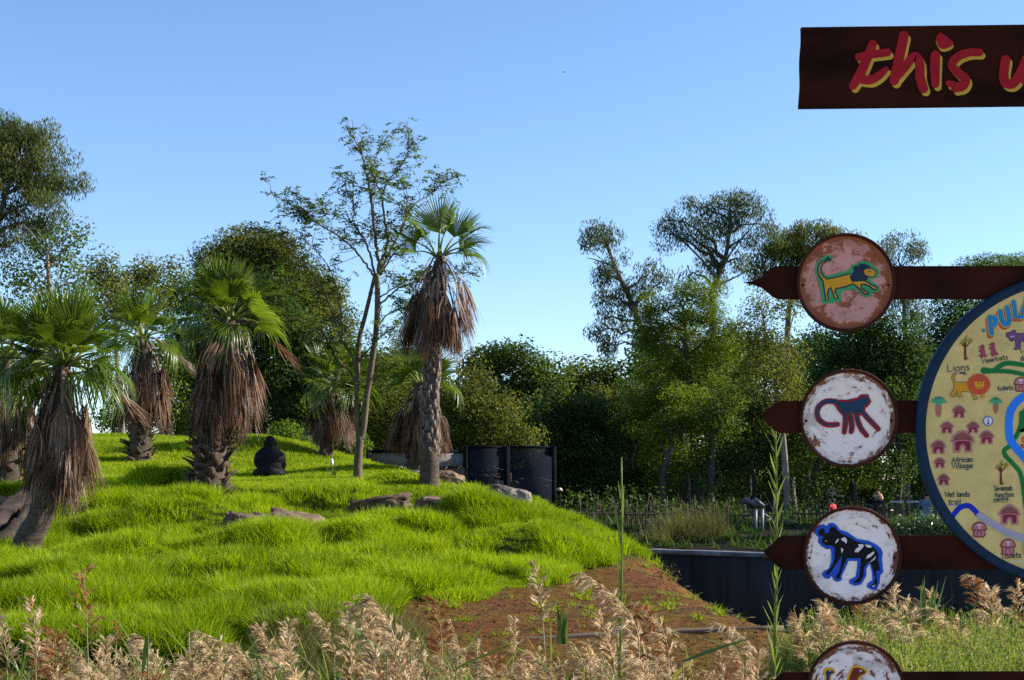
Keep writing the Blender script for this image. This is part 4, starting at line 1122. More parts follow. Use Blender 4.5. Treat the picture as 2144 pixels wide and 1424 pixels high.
painted('meerkat_drawing', ms, [PAINT['plum'], PAINT['maroon']], [(poly_mb, (z8(MK), B0 + 0.0020, 0)), (stroke_mb, (z8(MK), 0.8, B0 + 0.0023, 1, None, True, False))])
MK2 = [(a * 1.0 + 190 + (b > 1090) * 18, (b - 920) * 1.06 + 872) for a, b in MK]
painted('meerkat_drawing', ms, [PAINT['plum'], PAINT['maroon']], [(poly_mb, (z8(MK2), B0 + 0.0020, 0)), (stroke_mb, (z8(MK2), 0.8, B0 + 0.0023, 1, None, True, False))])
WD = [(895, 720), (920, 690), (990, 690), (1000, 660), (1050, 645), (1078, 670), (1078, 705), (1150, 715), (1280, 705), (1420, 720), (1460, 800), (1440, 960), (1390, 960), (1380, 860), (1290, 850), (1290, 975), (1240, 970), (1250, 870), (1165, 860), (1165, 1000), (1060, 1015), (1040, 990), (1075, 970), (1070, 850), (1040, 830), (1000, 862), (970, 840), (940, 790), (905, 770)]
painted('wild_dog_drawing', ms, [PAINT['mauve'], PAINT['navy'], PAINT['white']], [(poly_mb, (z8(WD), B0 + 0.0020, 0)), (stroke_mb, (z8(WD), 1.2, B0 + 0.0023, 1, None, True, False)), (poly_mb, (z8([(975, 830), (1020, 825), (1020, 850), (995, 862)]), B0 + 0.0026, 1)),
                                                                                 (stroke_mb, (z8([(985, 775), (995, 775)]), 2.2, B0 + 0.0026, 2, None, False, False)), (stroke_mb, (z8([(1025, 765), (1035, 765)]), 2.2, B0 + 0.0026, 2, None, False, False))])
ci = [(727 + 42 * math.cos(a), 1345 + 42 * math.sin(a)) for a in np.linspace(0, 6.283, 25)[:-1]]
painted('information_symbol', ms, [PAINT['white'], PAINT['trail']], [(poly_mb, (z6(ci), B0 + 0.0020, 0)), (stroke_mb, (z6(ci), 1.5, B0 + 0.0026, 1, None, True, False)), (stroke_mb, (z6([(728, 1340), (728, 1368)]), 2.4, B0 + 0.0026, 1, None, False, False)),
                                                                  (stroke_mb, (z6([(727, 1320), (729, 1320)]), 2.6, B0 + 0.0026, 1, None, False, False)), (stroke_mb, (z6([(714, 1370), (742, 1370)]), 1.3, B0 + 0.0027, 1, None, False, False))])
painted('snake_drawing', ms, [PAINT['orange']], [(stroke_mb, (z7([(1030, 200), (990, 190), (985, 160), (1010, 150), (1022, 185), (1010, 225), (975, 215), (985, 240), (1030, 240)]), 3.4, B0 + 0.0022))])

# post that carries the boards (stands outside the frame, behind the map)
pt = sxz(2262, 60)
g = gz(pt[0], YS + 0.11)
V, q, t3 = tube([(pt[0], YS + 0.085, g - 0.3), (pt[0], YS + 0.085, pt[1] + 0.05)], 0.055, 14)
o = MB().add(V - np.array((pt[0], YS + 0.085, g)), q, t3).build('sign_post', M['rust'], None, False)
o.location = (pt[0], YS + 0.085, g)
tag(o, 'round rusty steel post standing behind the big painted map', 'post')

# ================================================================== fan palms
def frond_mesh(name, seed, Lp, Rb, A=1.9, nseg=36, droop=0.5, fold=0.25, bend=0.25, mat='frond'):
    r = np.random.default_rng(seed); b = MB(); da = 2 * A / nseg
    px_ = np.linspace(0, Lp, 6); pz = 0.06 * np.sin(px_ / Lp * np.pi) - 0.10 * bend * (px_ / Lp) ** 2 * Lp
    V, q, t = tube(np.stack([px_, np.zeros(6), pz], -1), np.linspace(0.030, 0.013, 6), 5)
    b.add(V * np.array((1, 1.3, 1)), q, t, mi=1)
    z0 = pz[-1]; tj = 0.5; st = np.array((0.0, 0.22, tj, 0.68, 0.85, 1.0))
    for k in range(nseg):
        a = -A + (k + 0.5) * da; l = Rb * (0.70 + 0.30 * math.cos(a)) * r.uniform(0.9, 1.06)
        jit = r.normal(0, 0.05); dr = droop * r.uniform(0.4, 1.6); V = []
        for s in st:
            aa = a + jit * max(0, s - tj) * 2
            d = np.array((math.cos(aa), math.sin(aa), 0)); sd = np.array((-d[1], d[0], 0))
            w = (s if s <= tj else tj * (1 - (s - tj) / (1 - tj)) ** 0.8) * l * math.tan(da / 2) + 0.001
            c = np.array((Lp - 0.02, 0, z0)) + d * l * s
            c[2] += fold * abs(math.sin(a)) * l * s - bend * (l * s * max(math.cos(a), 0)) ** 2 / Rb
            if s > tj: c[2] -= dr * (s - tj) ** 2 * l * 2.2; c[:2] -= d[:2] * dr * (s - tj) ** 2 * l * 0.6
            V += [c - sd * w, c - np.array((0, 0, 0.55 * w)), c + sd * w]
        q = []
        for i in range(len(st) - 1):
            q += [(3 * i, 3 * i + 1, 3 * i + 4, 3 * i + 3), (3 * i + 1, 3 * i + 2, 3 * i + 5, 3 * i + 4)]
        b.add(V, q, tint=r.uniform(0.2, 0.8))
    return b.mesh(name, [M[mat], M['petiole']])


def dead_mesh(name, seed, Lp=1.0, Lb=1.0, nst=34, spread=0.21):
    r = np.random.default_rng(seed); b = MB()
    sway = r.normal(0, 0.10)
    path = curve([(0, 0, 0), (0.10, 0, 0.03), (0.20, sway * .3, -0.20), (0.27, sway * .7, -0.62 * Lp), (0.30, sway, -1.0 * Lp)], 9)
    w = np.linspace(0.040, 0.022, 9); yv = np.array((0, 1.0, 0))
    V = np.concatenate([path - yv * w[:, None], path + np.array((0.012, 0, 0)), path + yv * w[:, None]]); i = np.arange(8)
    b.add(V, np.concatenate([np.stack([i, i + 1, 9 + i + 1, 9 + i], -1), np.stack([9 + i, 9 + i + 1, 18 + i + 1, 18 + i], -1)]), mi=1, tint=r.uniform(0.3, 1))
    h = path[-1]
    for k in range(nst):
        u = -1 + 2 * (k + r.uniform(0, 1)) / nst; l = Lb * r.uniform(0.70, 1.10) * (1 - 0.15 * abs(u)); V = []; d0 = r.normal(0.0, 0.05) + 0.07 * (1 - abs(u)); wv = r.uniform(0.009, 0.021); ph = r.uniform(0, 6)
        yaw = r.uniform(-0.7, 0.7); sd = np.array((math.sin(yaw), math.cos(yaw), 0))
        for s in (0, 0.15, 0.40, 0.72, 1.0):
            c = h + np.array((d0 * s + 0.02 * math.sin(s * 3 + ph) * s, u * spread * min(1.0, (s * 2.2) ** 0.8) + 0.035 * math.sin(s * 3 + ph) * s, -l * s))
            ww = wv * (0.35 + 1.3 * s if s < 0.5 else 1.0 * (1.04 - s) * 2)
            V += [c - sd * ww, c + sd * ww]
        b.add(V, [(2 * j, 2 * j + 1, 2 * j + 3, 2 * j + 2) for j in range(4)], tint=np.clip(0.5 + 0.35 * math.sin(k * 0.9 + seed) + r.normal(0, 0.22), 0, 1))
    for k in range(10):      # frayed threads
        u = r.uniform(-1, 1) * spread; s0 = r.uniform(0.5, 0.9); a = h + np.array((r.normal(0, .04), u, -Lb * s0)); e = a + np.array((r.normal(0.02, .06), r.normal(0, .08), -r.uniform(0.2, 0.5)))
        b.add([a - (0.003, 0.004, 0), a + (0.003, 0.004, 0), e + (0, .002, 0), e - (0, .002, 0)], [(0, 1, 2, 3)], tint=r.uniform(0.5, 1))
    return b.mesh(name, [M['dead'], M['dead_stalk']])


def boot_mesh(name, seed, mat='palm_boot'):
    r = np.random.default_rng(seed); b = MB(); L = r.uniform(0.20, 0.30)
    V = []
    for s, w, t in ((0, 0.10, 0.022), (0.5, 0.065, 0.020), (1.0, 0.035 + r.uniform(0, .02), 0.010)):
        x = 0.02 + 0.09 * s ** 1.5; z = L * s; k = r.normal(0, 0.012)
        V += [(x - t, -w + k, z), (x - t, w + k, z), (x + t, w * 0.7 + k, z), (x + t, -w * 0.7 + k, z)]
    q = [(3, 2, 1, 0), (8, 9, 10, 11)]
    for i in (0, 4):
        for j in range(4): q.append((i + j, i + (j + 1) % 4, i + 4 + (j + 1) % 4, i + 4 + j))
    b.add(V, q)
    return b.mesh(name, M[mat])


FR_UP = [frond_mesh('frond', 100 + k, 0.62, 0.92, 1.25, 30, 0.10, 0.5, 0.0) for k in range(3)]
FR_MID = [frond_mesh('frond', 110 + k, 0.62, 0.86, 1.7, 34, 0.40, 0.36, 0.20) for k in range(4)]
FR_LOW = [frond_mesh('frond', 120 + k, 0.62, 0.86, 1.8, 34, 0.95, 0.15, 0.50) for k in range(3)]
DEAD = [dead_mesh('dead_frond', 200 + k, RNG.uniform(0.55, 1.05), RNG.uniform(0.95, 1.25)) for k in range(8)]
BOOT = [boot_mesh('leaf_base', 300 + k) for k in range(5)]
BOOT_PALE = [boot_mesh('leaf_base', 310 + k, 'palm_boot_pale') for k in range(5)]


def along(path, s):
    """point at arc fraction s of a polyline"""
    d = np.concatenate([[0], np.cumsum(np.linalg.norm(np.diff(path, axis=0), axis=1))]); t = s * d[-1]
    return np.array([np.interp(t, d, path[:, k]) for k in range(3)])


def palm(label, base, top, skirt_bot, nlive, ndead, nboot, r0, r1, R_=1.0, lean=None, seed=1, sk_scale=1.0, elev=(-0.35, 1.35), flare=1.6, boots_on=(0.02, 0.55), plan=None, dead_up=2, tilt=0.5, bsc=1.0, bell=1.0):
    """base/top/skirt_bot are (column, row, distance) in the photograph"""
    r = np.random.default_rng(seed)
    b = P(*base); z = gz(b[0], b[1]); b[2] = z; tp = P(*top)
    t = thing('fan_palm', label, 'palm tree', tuple(b), 'fan palms on the mound')
    mid = [P(*q) for q in (lean or [])]
    path = curve(np.array([b - (0, 0, 0.25)] + mid + [tp]), 24) - b
    s = np.linspace(0, 1, 24); rad = (r1 + (r0 - r1) * (1 - s) ** 1.6) * (1 + flare * 0.28 * np.exp(-s * 22)); rad[-3:] *= (0.9, 0.7, 0.4)
    V, q, c = tube(path, rad, 20)
    V[:480] *= 1 + 0.0 * V[:480]
    V += 0.018 * (np.stack([vnoise(V[:, 0] * 9 + k, V[:, 2] * 22 + V[:, 1] * 9, 5 + k) for k in range(3)], -1) - 0.5) * np.array((1, 1, 0.4)) * 2
    MB().add(V, q, c).build('trunk', M['palm_trunk'], t, True)
    for k in range(nboot):
        f = boots_on[0] + (boots_on[1] - boots_on[0]) * (k + 0.5) / nboot
        yaw = k * 2.39996 + r.normal(0, 0.2); pp = along(path, f); rr = np.interp(f, s, rad)
        o = link('leaf_base', (BOOT_PALE if tilt < 0.2 else BOOT)[k % 5], t)
        o.location = pp + np.array((math.cos(yaw), math.sin(yaw), 0)) * rr * 0.88
        o.rotation_euler = (r.normal(0, 0.22), (r.uniform(-0.2, 1.0) + 0.6) * tilt - 0.25 * (tilt < 0.2), yaw); sc = bsc * r.uniform(0.75, 1.25) * (0.7 + rr); o.scale = (sc, sc, sc)
    # dead skirt
    zb = P(*skirt_bot)[2]; H = tp[2] - zb
    for k in range(ndead):
        u = (k + 0.5) / ndead; me = DEAD[int(r.integers(8))]
        sc = sk_scale * r.uniform(0.85, 1.12)
        att = -0.04 * H - u ** 0.9 * max(H - 1.75 * sc, 0.15 * H)
        pp = np.array((0.0, 0, att)) + (tp - b); pp[:2] = along(path, np.clip((tp[2] + att - b[2]) / (tp[2] - b[2]), 0, 1))[:2]
        yaw = k * 2.39996 + r.normal(0, 0.35)
        o = link('dead_frond', me, t); o.location = pp + np.array((math.cos(yaw), math.sin(yaw), 0)) * r1 * 0.55
        o.rotation_euler = (r.normal(0, 0.10), r.uniform(-0.19, 0.0) * bell - 0.06 * (bell - 1) if k >= dead_up else -0.75, yaw); o.scale = (sc, sc * r.uniform(0.85, 1.2), sc)
    # living crown
    plan = plan or [(k * 2.39996 + r.normal(0, 0.25), elev[1] - (elev[1] - elev[0]) * ((k + 0.3) / nlive) ** 1.15) for k in range(nlive)]
    for yaw, el in plan:
        me = (FR_UP if el > 0.95 else FR_MID if el > 0.15 else FR_LOW)[int(r.integers(3))]
        o = link('frond', me, t); o.location = tuple(tp - b + np.array((math.cos(yaw) * 0.10, math.sin(yaw) * 0.10, -0.10)))
        o.rotation_euler = Euler((r.normal(0, 0.30), -el, yaw), 'XYZ')
        m = Matrix.Rotation(yaw, 3, 'Z') @ Matrix.Rotation(-el, 3, 'Y') @ Matrix.Rotation(r.normal(0, 0.35), 3, 'X')
        o.rotation_euler = m.to_euler(); sc = R_ * r.uniform(0.88, 1.1); o.scale = (sc, sc, sc)
    return t


palm('leaning fan palm nearest the left edge, with the largest green crown', (38, 1185, 25), (136, 752, 25), (140, 1062, 25), 36, 64, 0, 0.28, 0.20, 0.98, [(60, 1130, 25), (92, 1050, 25)], 1, 0.90, (-0.45, 1.42), bell=0.55)
palm('fan palm half hidden behind the leaning one, its dead skirt at the left edge', (20, 1010, 33), (12, 735, 33), (50, 985, 33), 22, 44, 30, 0.30, 0.22, 1.0, None, 2, 1.0, (-0.5, 1.3))
palm('short fan palm farther back between the two big left palms', (292, 962, 42), (300, 700, 42), (308, 905, 42), 20, 44, 60, 0.34, 0.27, 1.05, None, 3, 1.05, (-0.5, 1.35), boots_on=(0.03, 0.5))
palm('stout fan palm with a rough trunk left of the sitting gorilla', (436, 1042, 32), (480, 660, 32), (470, 925, 32), 26, 68, 110, 0.40, 0.30, 1.02, [(440, 960, 32), (462, 820, 32)], 4, 1.0, (-0.45, 1.42), boots_on=(0.02, 0.52), dead_up=3, bell=0.8)
palm('tallest slender fan palm with a sparse crown and long brown skirt', (898, 1016, 34), (920, 528, 34), (918, 748, 34), 0, 58, 120, 0.25, 0.175, 0.92, [(900, 930, 34), (904, 800, 34)], 5, 0.98, boots_on=(0.16, 0.60), tilt=0.04, bsc=0.8, bell=1.35, dead_up=0,
     plan=[(-1.45, 1.34), (1.2, 1.25), (3.3, 0.62), (2.9, 0.30), (-0.15, 0.70), (0.25, 0.45), (-0.5, 0.30), (-0.1, 0.12), (3.5, 0.95), (0.6, 1.0)])
palm('small fan palm behind the bare tree, above the green bushes', (680, 960, 45), (698, 800, 45), (697, 918, 45), 22, 40, 24, 0.24, 0.20, 1.0, None, 6, 0.92, (-0.5, 1.3), dead_up=0)
palm('shaggy fan palm standing directly behind the tallest one', (866, 1004, 40.5), (884, 800, 40.5), (892, 962, 40.5), 14, 46, 24, 0.28, 0.22, 0.95, None, 7, 1.0, (-0.1, 1.2), dead_up=0, bell=1.5)

# ================================================================== trees
def bez(a, b, lift, n=7, wob=0.0, r=None):
    t = np.linspace(0, 1, n)[:, None]; c = (a + b) / 2 + np.array((0, 0, lift)); c[:2] = a[:2] * 0.6 + b[:2] * 0.4
    p = a * (1 - t) ** 2 + 2 * c * t * (1 - t) + b * t ** 2
    if wob and r is not None: p[1:-1] += r.normal(0, wob, (n - 2, 3))
    return p


STYLE = {  # length, width, clump sigma, leaves per clump, clumps per m3, droop
    'euc': (0.20, 0.046, 0.31, 105, 4.2, 0.8), 'round': (0.135, 0.085, 0.42, 210, 2.6, 0.0), 'fine': (0.115, 0.052, 0.38, 240, 2.8, 0.1),
    'feather': (0.17, 0.042, 0.36, 200, 3.0, 0.15), 'sparse': (0.13, 0.055, 0.28, 34, 2.4, 0.1), 'far': (0.30, 0.17, 0.66, 120, 0.9, 0.1)}


def leaves(cent, dens, style, r, size=1.0):
    L, Wd, sg, n, _, dr = STYLE[style]; n = max(3, int(n * dens)); k = len(cent)
    flat = np.array((1, 1, 0.62 if style in ('feather', 'sparse') else 0.85))
    q0 = r.normal(0, 1, (k, n, 3)); q0 *= np.minimum(1, 1.55 / np.maximum(np.linalg.norm(q0, axis=-1, keepdims=True), 1e-6))
    C = (cent[:, None, :] + q0 * sg * size * flat).reshape(-1, 3)
    D = nrm(r.normal(0, 1, (k * n, 3))); D[:, 2] = D[:, 2] * (1 - dr) - dr * 1.4
    if style == 'feather': D[:, 2] *= 0.5
    N = nrm(nrm(q0.reshape(-1, 3)) * 0.9 + r.normal(0, 0.55, (k * n, 3)) + np.array((0, 0, 0.45)))
    if dr < 0.5: D = D - N * (D * N).sum(-1, keepdims=True)
    D = nrm(D)
    ct = np.repeat(r.uniform(0, 1, k), n)
    tint = np.clip(0.45 * ct + 0.55 * r.uniform(0, 1, k * n), 0, 1)
    V, q = leaf_quads(C, D, N, L * size * r.uniform(0.7, 1.25, k * n), Wd * size * r.uniform(0.7, 1.25, k * n))
    return V, q, tint


def tree(label, trunk, Y, r0, blobs, style, leaf, bark='bark_grey', dens=1.0, seed=1, group=None, twig=0.35, cat='tree', name='tree', size=1.0, depth=0.9, limbs=None, fill=0.55, branchr=0.4):
    r = np.random.default_rng(1000 + seed)
    tr = np.array([P(px, py, Y) for px, py in trunk]); gx = tr[0]; gzv = gz(gx[0], gx[1])
    tr[0][2] = gzv - 0.1
    t = thing(name, label, cat, (gx[0], gx[1], gzv), group); o = np.array(t.location)
    path = curve(tr, 6 * len(tr)); path[1:, 1] += 0.3 * np.sin(np.linspace(0, 4, len(path) - 1) + seed)
    n = len(path); rad = np.linspace(r0, r0 * 0.28, n) * (1 + 0.5 * np.exp(-np.linspace(0, 25, n)))
    wood = MB(); V, q, c = tube(path - o, rad, 9); wood.add(V, q, c)
    crown = MB(); L, Wd, sg, nl, cpm, dr = STYLE[style]
    for bl in blobs:
        px, py, rx, ry = bl[:4]; d = (bl[4] if len(bl) > 4 else 1.0) * dens
        c = P(px, py, Y + r.normal(0, 0.5) * rx * Y / F); a = np.array((rx, rx * depth, ry)) * Y / F
        vol = 4.19 * a[0] * a[1] * a[2]; k = int(np.clip(vol * cpm * fill / size ** 2, 5, 300))
        u = nrm(r.normal(0, 1, (k, 3))) * (r.uniform(0.12, 1.0, (k, 1)) ** 0.42)
        wb = 1 + 0.38 * np.sin(u @ r.normal(0, 3, 3) + r.uniform(0, 6))[:, None]
        cl = c + u * a * wb
        cl = cl[cl[:, 2] > gzv + 0.15]
        if len(cl) == 0: continue
        V, q, ti = leaves(cl, d, style, r, size); crown.add(V - o, q, tint=ti)
        # branch from the trunk to the blob, twigs to its clumps
        low = c - np.array((0, 0, a[2] * 0.5)); dist = np.linalg.norm((path - low) * (1, 1, 1), axis=1) + np.where(path[:, 2] > low[2] - 0.15 * a[2], 4.0, 0) + 0.25 * np.abs(path[:, 2] - (low[2] - 0.7 * np.linalg.norm(path[:, :2] - low[:2], axis=1)))
        i = int(np.argmin(dist[2:])) + 2 if n > 4 else n - 1
        br = bez(path[i], c, 0.15 * np.linalg.norm(c - path[i]), 8, 0.03 * np.linalg.norm(c - path[i]), r)
        rb = min(rad[i] * 0.75, branchr * r0); V, q, cc = tube(br - o, np.linspace(rb, rb * 0.25, 8), 6); wood.add(V, q, cc)
        for j in r.permutation(len(cl))[:int(min(len(cl) * twig, 40))]:
            s = br[int(r.integers(4, 8))]; tw = bez(s, cl[j], 0.1, 5, 0.04 * np.linalg.norm(cl[j] - s), r)
            V, q, cc = tube(tw - o, np.linspace(max(rb * 0.25, 0.016), 0.008, 5), 4, False); wood.add(V, q)
    for lm in (limbs or []):
        p = curve(np.array([P(x, y, Y) for x, y in lm[1]]), 10); V, q, cc = tube(p - o, np.linspace(lm[0], lm[0] * 0.3, 10), 6); wood.add(V, q, cc)
    wood.build('trunk', M[bark], t, True)
    crown.build('crown', M[leaf], t)
    return t


# ---- left of the mound
tree('tall drooping eucalyptus cut by the left edge of the picture', [(-70, 960), (-60, 760), (-25, 560), (10, 430), (45, 330)], 58, 0.20,
     [(5, 285, 62, 50), (60, 300, 58, 50), (110, 330, 40, 44), (120, 382, 46, 40), (20, 350, 70, 50), (80, 385, 55, 42), (100, 425, 42, 28), (25, 440, 60, 40, 0.45), (70, 465, 45, 30, .9), (110, 465, 34, 24), (30, 505, 45, 28), (-30, 340, 60, 90), (80, 500, 34, 18, .7), (-40, 470, 60, 60)],
     'euc', 'euc', 'bark_grey', 1.0, 1, fill=1.35, size=1.0)
tree('thin leafy tree with a pale forked trunk below the big eucalyptus', [(118, 905), (112, 700), (106, 560), (102, 530)], 51, 0.13,
     [(105, 520, 45, 30, .6), (165, 492, 28, 16, .6), (140, 540, 36, 22, .6), (60, 575, 40, 28, .7), (20, 590, 30, 40, .6), (150, 590, 40, 30, .7), (90, 610, 46, 30, .8)], 'round', 'sparse', 'bark_pale', 0.6, 2, twig=0.8, fill=0.7, limbs=[(0.05, [(104, 545), (75, 500), (50, 470)]), (0.05, [(104, 550), (140, 520), (185, 485)])])
tree('light sparse tree tinged with orange between the left palms', [(255, 912), (250, 780), (245, 660), (240, 600)], 53, 0.12,
     [(180, 575, 36, 22, .7), (225, 565, 42, 28), (275, 575, 40, 26), (320, 575, 36, 26, .7), (205, 610, 50, 34), (270, 615, 50, 30), (330, 600, 34, 24, .8), (360, 560, 22, 16, .5), (240, 650, 70, 30), (310, 645, 50, 26)], 'round', 'rusty', 'bark_pale', 0.75, 3, twig=0.7, fill=0.9, size=0.9)
tree('yellow green shrub thicket behind the rough trunked palm', [(350, 925), (352, 840), (350, 780)], 55, 0.10,
     [(345, 740, 34, 40), (375, 790, 44, 46), (335, 840, 46, 40), (385, 865, 46, 40), (300, 880, 40, 26), (230, 870, 40, 40), (360, 900, 50, 22)], 'round', 'lime', 'bark_grey', 0.9, 4, cat='shrub', name='shrub', fill=0.7)
tree('broad olive green tree crown rising behind the rough trunked palm', [(560, 930), (555, 800), (545, 680), (530, 600)], 64, 0.30,
     [(455, 545, 52, 36), (500, 520, 50, 30), (560, 530, 56, 36), (610, 560, 50, 40), (660, 590, 44, 46), (440, 590, 40, 46), (540, 580, 80, 50), (620, 630, 66, 56), (680, 650, 40, 56), (700, 700, 34, 40), (570, 660, 80, 60), (470, 640, 60, 60)], 'fine', 'olive', 'bark_grey', 1.1, 5, size=1.3, fill=2.6)
tree('dark glossy evergreen tree just behind the rough trunked palm', [(520, 925), (520, 820), (510, 740), (500, 690)], 56, 0.24,
     [(385, 635, 46, 44), (360, 690, 34, 60), (400, 720, 46, 60), (560, 620, 56, 44), (600, 670, 56, 46), (640, 730, 50, 56), (560, 700, 50, 50), (590, 790, 60, 50), (650, 810, 54, 56), (540, 860, 56, 46), (620, 870, 60, 40), (690, 770, 44, 60), (520, 780, 50, 50), (420, 800, 50, 60)], 'round', 'dark', 'bark_dark', 1.0, 6, fill=1.5,
     limbs=[(0.10, [(640, 700), (670, 690), (690, 720), (720, 760)])])
tree('second dark evergreen with bright lit leaves right of the palm', [(640, 930), (640, 850), (645, 780)], 60, 0.18,
     [(700, 830, 44, 50), (730, 760, 40, 56), (770, 800, 40, 60), (640, 760, 50, 60), (660, 860, 60, 46), (610, 700, 50, 40)], 'round', 'mid', 'bark_dark', 1.0, 7, fill=1.6)
tree('low bright green bush on the crest beside the gorilla', [(625, 945), (625, 925)], 48, 0.05, [(610, 922, 26, 16), (640, 935, 30, 22), (665, 950, 22, 18), (600, 915, 14, 12)], 'round', 'bush', 'bark_dark', 1.2, 8, cat='bush', name='bush', fill=1.2, size=0.8)
tree('rounded green bush between the small palm and the bare trunk', [(722, 975), (722, 940)], 47, 0.05, [(715, 940, 26, 26), (735, 955, 24, 24), (715, 965, 26, 14), (740, 925, 16, 18)], 'round', 'bush', 'bark_dark', 1.1, 9, cat='bush', name='bush', fill=1.2, size=0.8)
tree('olive leaved tree between the bare trunk and the tallest palm', [(815, 985), (815, 900), (812, 820)], 59, 0.18,
     [(800, 820, 50, 46), (840, 790, 46, 46), (780, 870, 46, 50), (830, 890, 56, 46), (860, 850, 44, 50), (800, 930, 56, 30), (760, 930, 40, 36), (850, 760, 34, 30, .7)], 'fine', 'olive', 'bark_grey', 1.0, 10, size=1.2, fill=1.3)

# ---- behind the mesh enclosure and to the right
tree('rounded olive bush tree standing behind the mesh enclosure', [(1010, 1000), (1010, 930), (1008, 880)], 57, 0.16,
     [(960, 810, 46, 40), (1000, 845, 56, 40), (1045, 850, 46, 40), (970, 880, 56, 50), (1050, 900, 56, 44), (1000, 915, 70, 30), (1090, 930, 40, 40), (935, 890, 40, 50), (930, 830, 36, 40)], 'fine', 'olive', 'bark_dark', 1.0, 11, size=1.3, fill=1.9)
tree('flat topped tree with a gap under its umbrella crown', [(1062, 960), (1060, 850), (1045, 790), (1035, 765)], 88, 0.30,
     [(1050, 740, 38, 16), (1085, 742, 38, 18), (1110, 765, 36, 20), (1020, 752, 20, 14), (1120, 800, 40, 36), (1090, 830, 50, 40), (1130, 850, 44, 50), (1000, 770, 20, 16), (990, 800, 22, 22, .7), (1060, 800, 30, 14, .5)], 'round', 'mid', 'bark_pale', 1.0, 12, size=1.7, fill=1.6, twig=0.2)
for k, (bx, sd, lab) in enumerate([(1170, 13, 'distant olive tree on the skyline just right of the umbrella crown'), (1245, 14, 'distant rounded tree in the middle of the far skyline'), (1310, 15, 'distant tree under the leaning eucalyptus')]):
    tree(lab, [(bx, 960), (bx, 860), (bx + 6, 810)], 98, 0.28, [(bx - 20, 795, 36, 24), (bx + 24, 785, 36, 22), (bx, 830, 50, 34), (bx + 30, 870, 44, 40), (bx - 26, 870, 40, 40)], 'far', 'olive' if k != 1 else 'mid', 'bark_grey', 1.0, sd, group='trees on the far skyline', fill=0.9, twig=0.1)
tree('dark tree mass directly right of the mesh enclosure', [(1215, 1060), (1215, 960), (1210, 900)], 60, 0.20,
     [(1160, 890, 50, 46), (1210, 870, 50, 44), (1260, 880, 50, 50), (1180, 950, 56, 46), (1240, 950, 56, 50), (1200, 1010, 60, 34), (1150, 1000, 40, 40), (1270, 1010, 56, 40)], 'round', 'dark', 'bark_dark', 1.0, 16, size=1.0, fill=1.4)
tree('grey green eucalyptus leaning left above the skyline', [(1440, 1000), (1410, 800), (1378, 735), (1345, 690), (1318, 620), (1290, 560), (1268, 500)], 72, 0.26,
     [(1250, 480, 24, 16), (1278, 492, 22, 20), (1238, 500, 14, 12), (1285, 545, 26, 28), (1262, 575, 16, 16), (1298, 590, 26, 30), (1270, 620, 22, 22), (1312, 640, 36, 34), (1270, 665, 34, 26), (1258, 695, 26, 16), (1275, 720, 14, 16), (1330, 690, 30, 26), (1362, 570, 26, 24), (1350, 610, 22, 28), (1392, 590, 26, 16, .6)],
     'euc', 'euc_blue', 'bark_grey', 0.95, 17, size=1.15, fill=1.1, twig=0.35, limbs=[(0.07, [(1400, 745), (1350, 712), (1310, 700)]), (0.05, [(1290, 560), (1250, 545), (1228, 540)]), (0.04, [(1300, 570), (1270, 550), (1236, 525)])])
tree('tallest spreading eucalyptus with open airy crown', [(1480, 1010), (1492, 760), (1494, 640), (1500, 590), (1522, 530), (1530, 450)], 80, 0.30,
     [(1530, 412, 40, 18), (1562, 425, 40, 24), (1500, 430, 36, 22), (1450, 428, 30, 20), (1410, 460, 30, 26), (1398, 490, 20, 20), (1470, 465, 46, 24), (1540, 465, 46, 24), (1590, 448, 30, 26), (1605, 470, 20, 16), (1430, 490, 30, 18), (1465, 510, 30, 20), (1520, 500, 36, 18, .7), (1480, 545, 30, 22), (1545, 540, 30, 20), (1570, 500, 26, 16, .7), (1450, 570, 24, 16, .6), (1510, 570, 26, 14, .6)],
     'euc', 'euc_blue', 'bark_grey', 0.95, 18, size=1.2, fill=1.1, twig=0.25, limbs=[(0.09, [(1497, 580), (1470, 545), (1430, 505), (1400, 480)]), (0.08, [(1500, 590), (1530, 530), (1570, 480), (1600, 450)]), (0.07, [(1500, 600), (1540, 580), (1580, 560)])])
tree('bright yellow green feathery acacia in the middle of the wood', [(1460, 1075), (1455, 940), (1448, 820), (1436, 720), (1430, 650)], 60, 0.22,
     [(1450, 600, 44, 20), (1410, 615, 44, 24), (1480, 625, 46, 30), (1380, 650, 46, 24), (1350, 675, 26, 18), (1445, 655, 56, 32), (1505, 665, 36, 34), (1420, 700, 70, 36), (1490, 710, 56, 40), (1380, 720, 50, 32), (1360, 770, 50, 36), (1440, 770, 66, 40), (1505, 770, 40, 44), (1400, 830, 60, 40), (1470, 840, 56, 44), (1340, 840, 44, 40)],
     'feather', 'feather', 'bark_dark', 1.0, 19, fill=1.35, twig=0.2)
tree('eucalyptus behind the lion disc with brownish crown', [(1660, 1010), (1650, 760), (1655, 620), (1680, 550)], 84, 0.26,
     [(1640, 500, 40, 22), (1690, 492, 46, 20), (1740, 500, 44, 24), (1605, 525, 34, 26), (1660, 530, 46, 26), (1720, 540, 46, 30), (1620, 570, 36, 26), (1780, 530, 36, 30), (1580, 560, 24, 18, .7), (1680, 590, 50, 30, .8), (1740, 590, 46, 36)],
     'euc', 'olive', 'bark_grey', 1.0, 20, size=1.3, fill=2.0, twig=0.35)
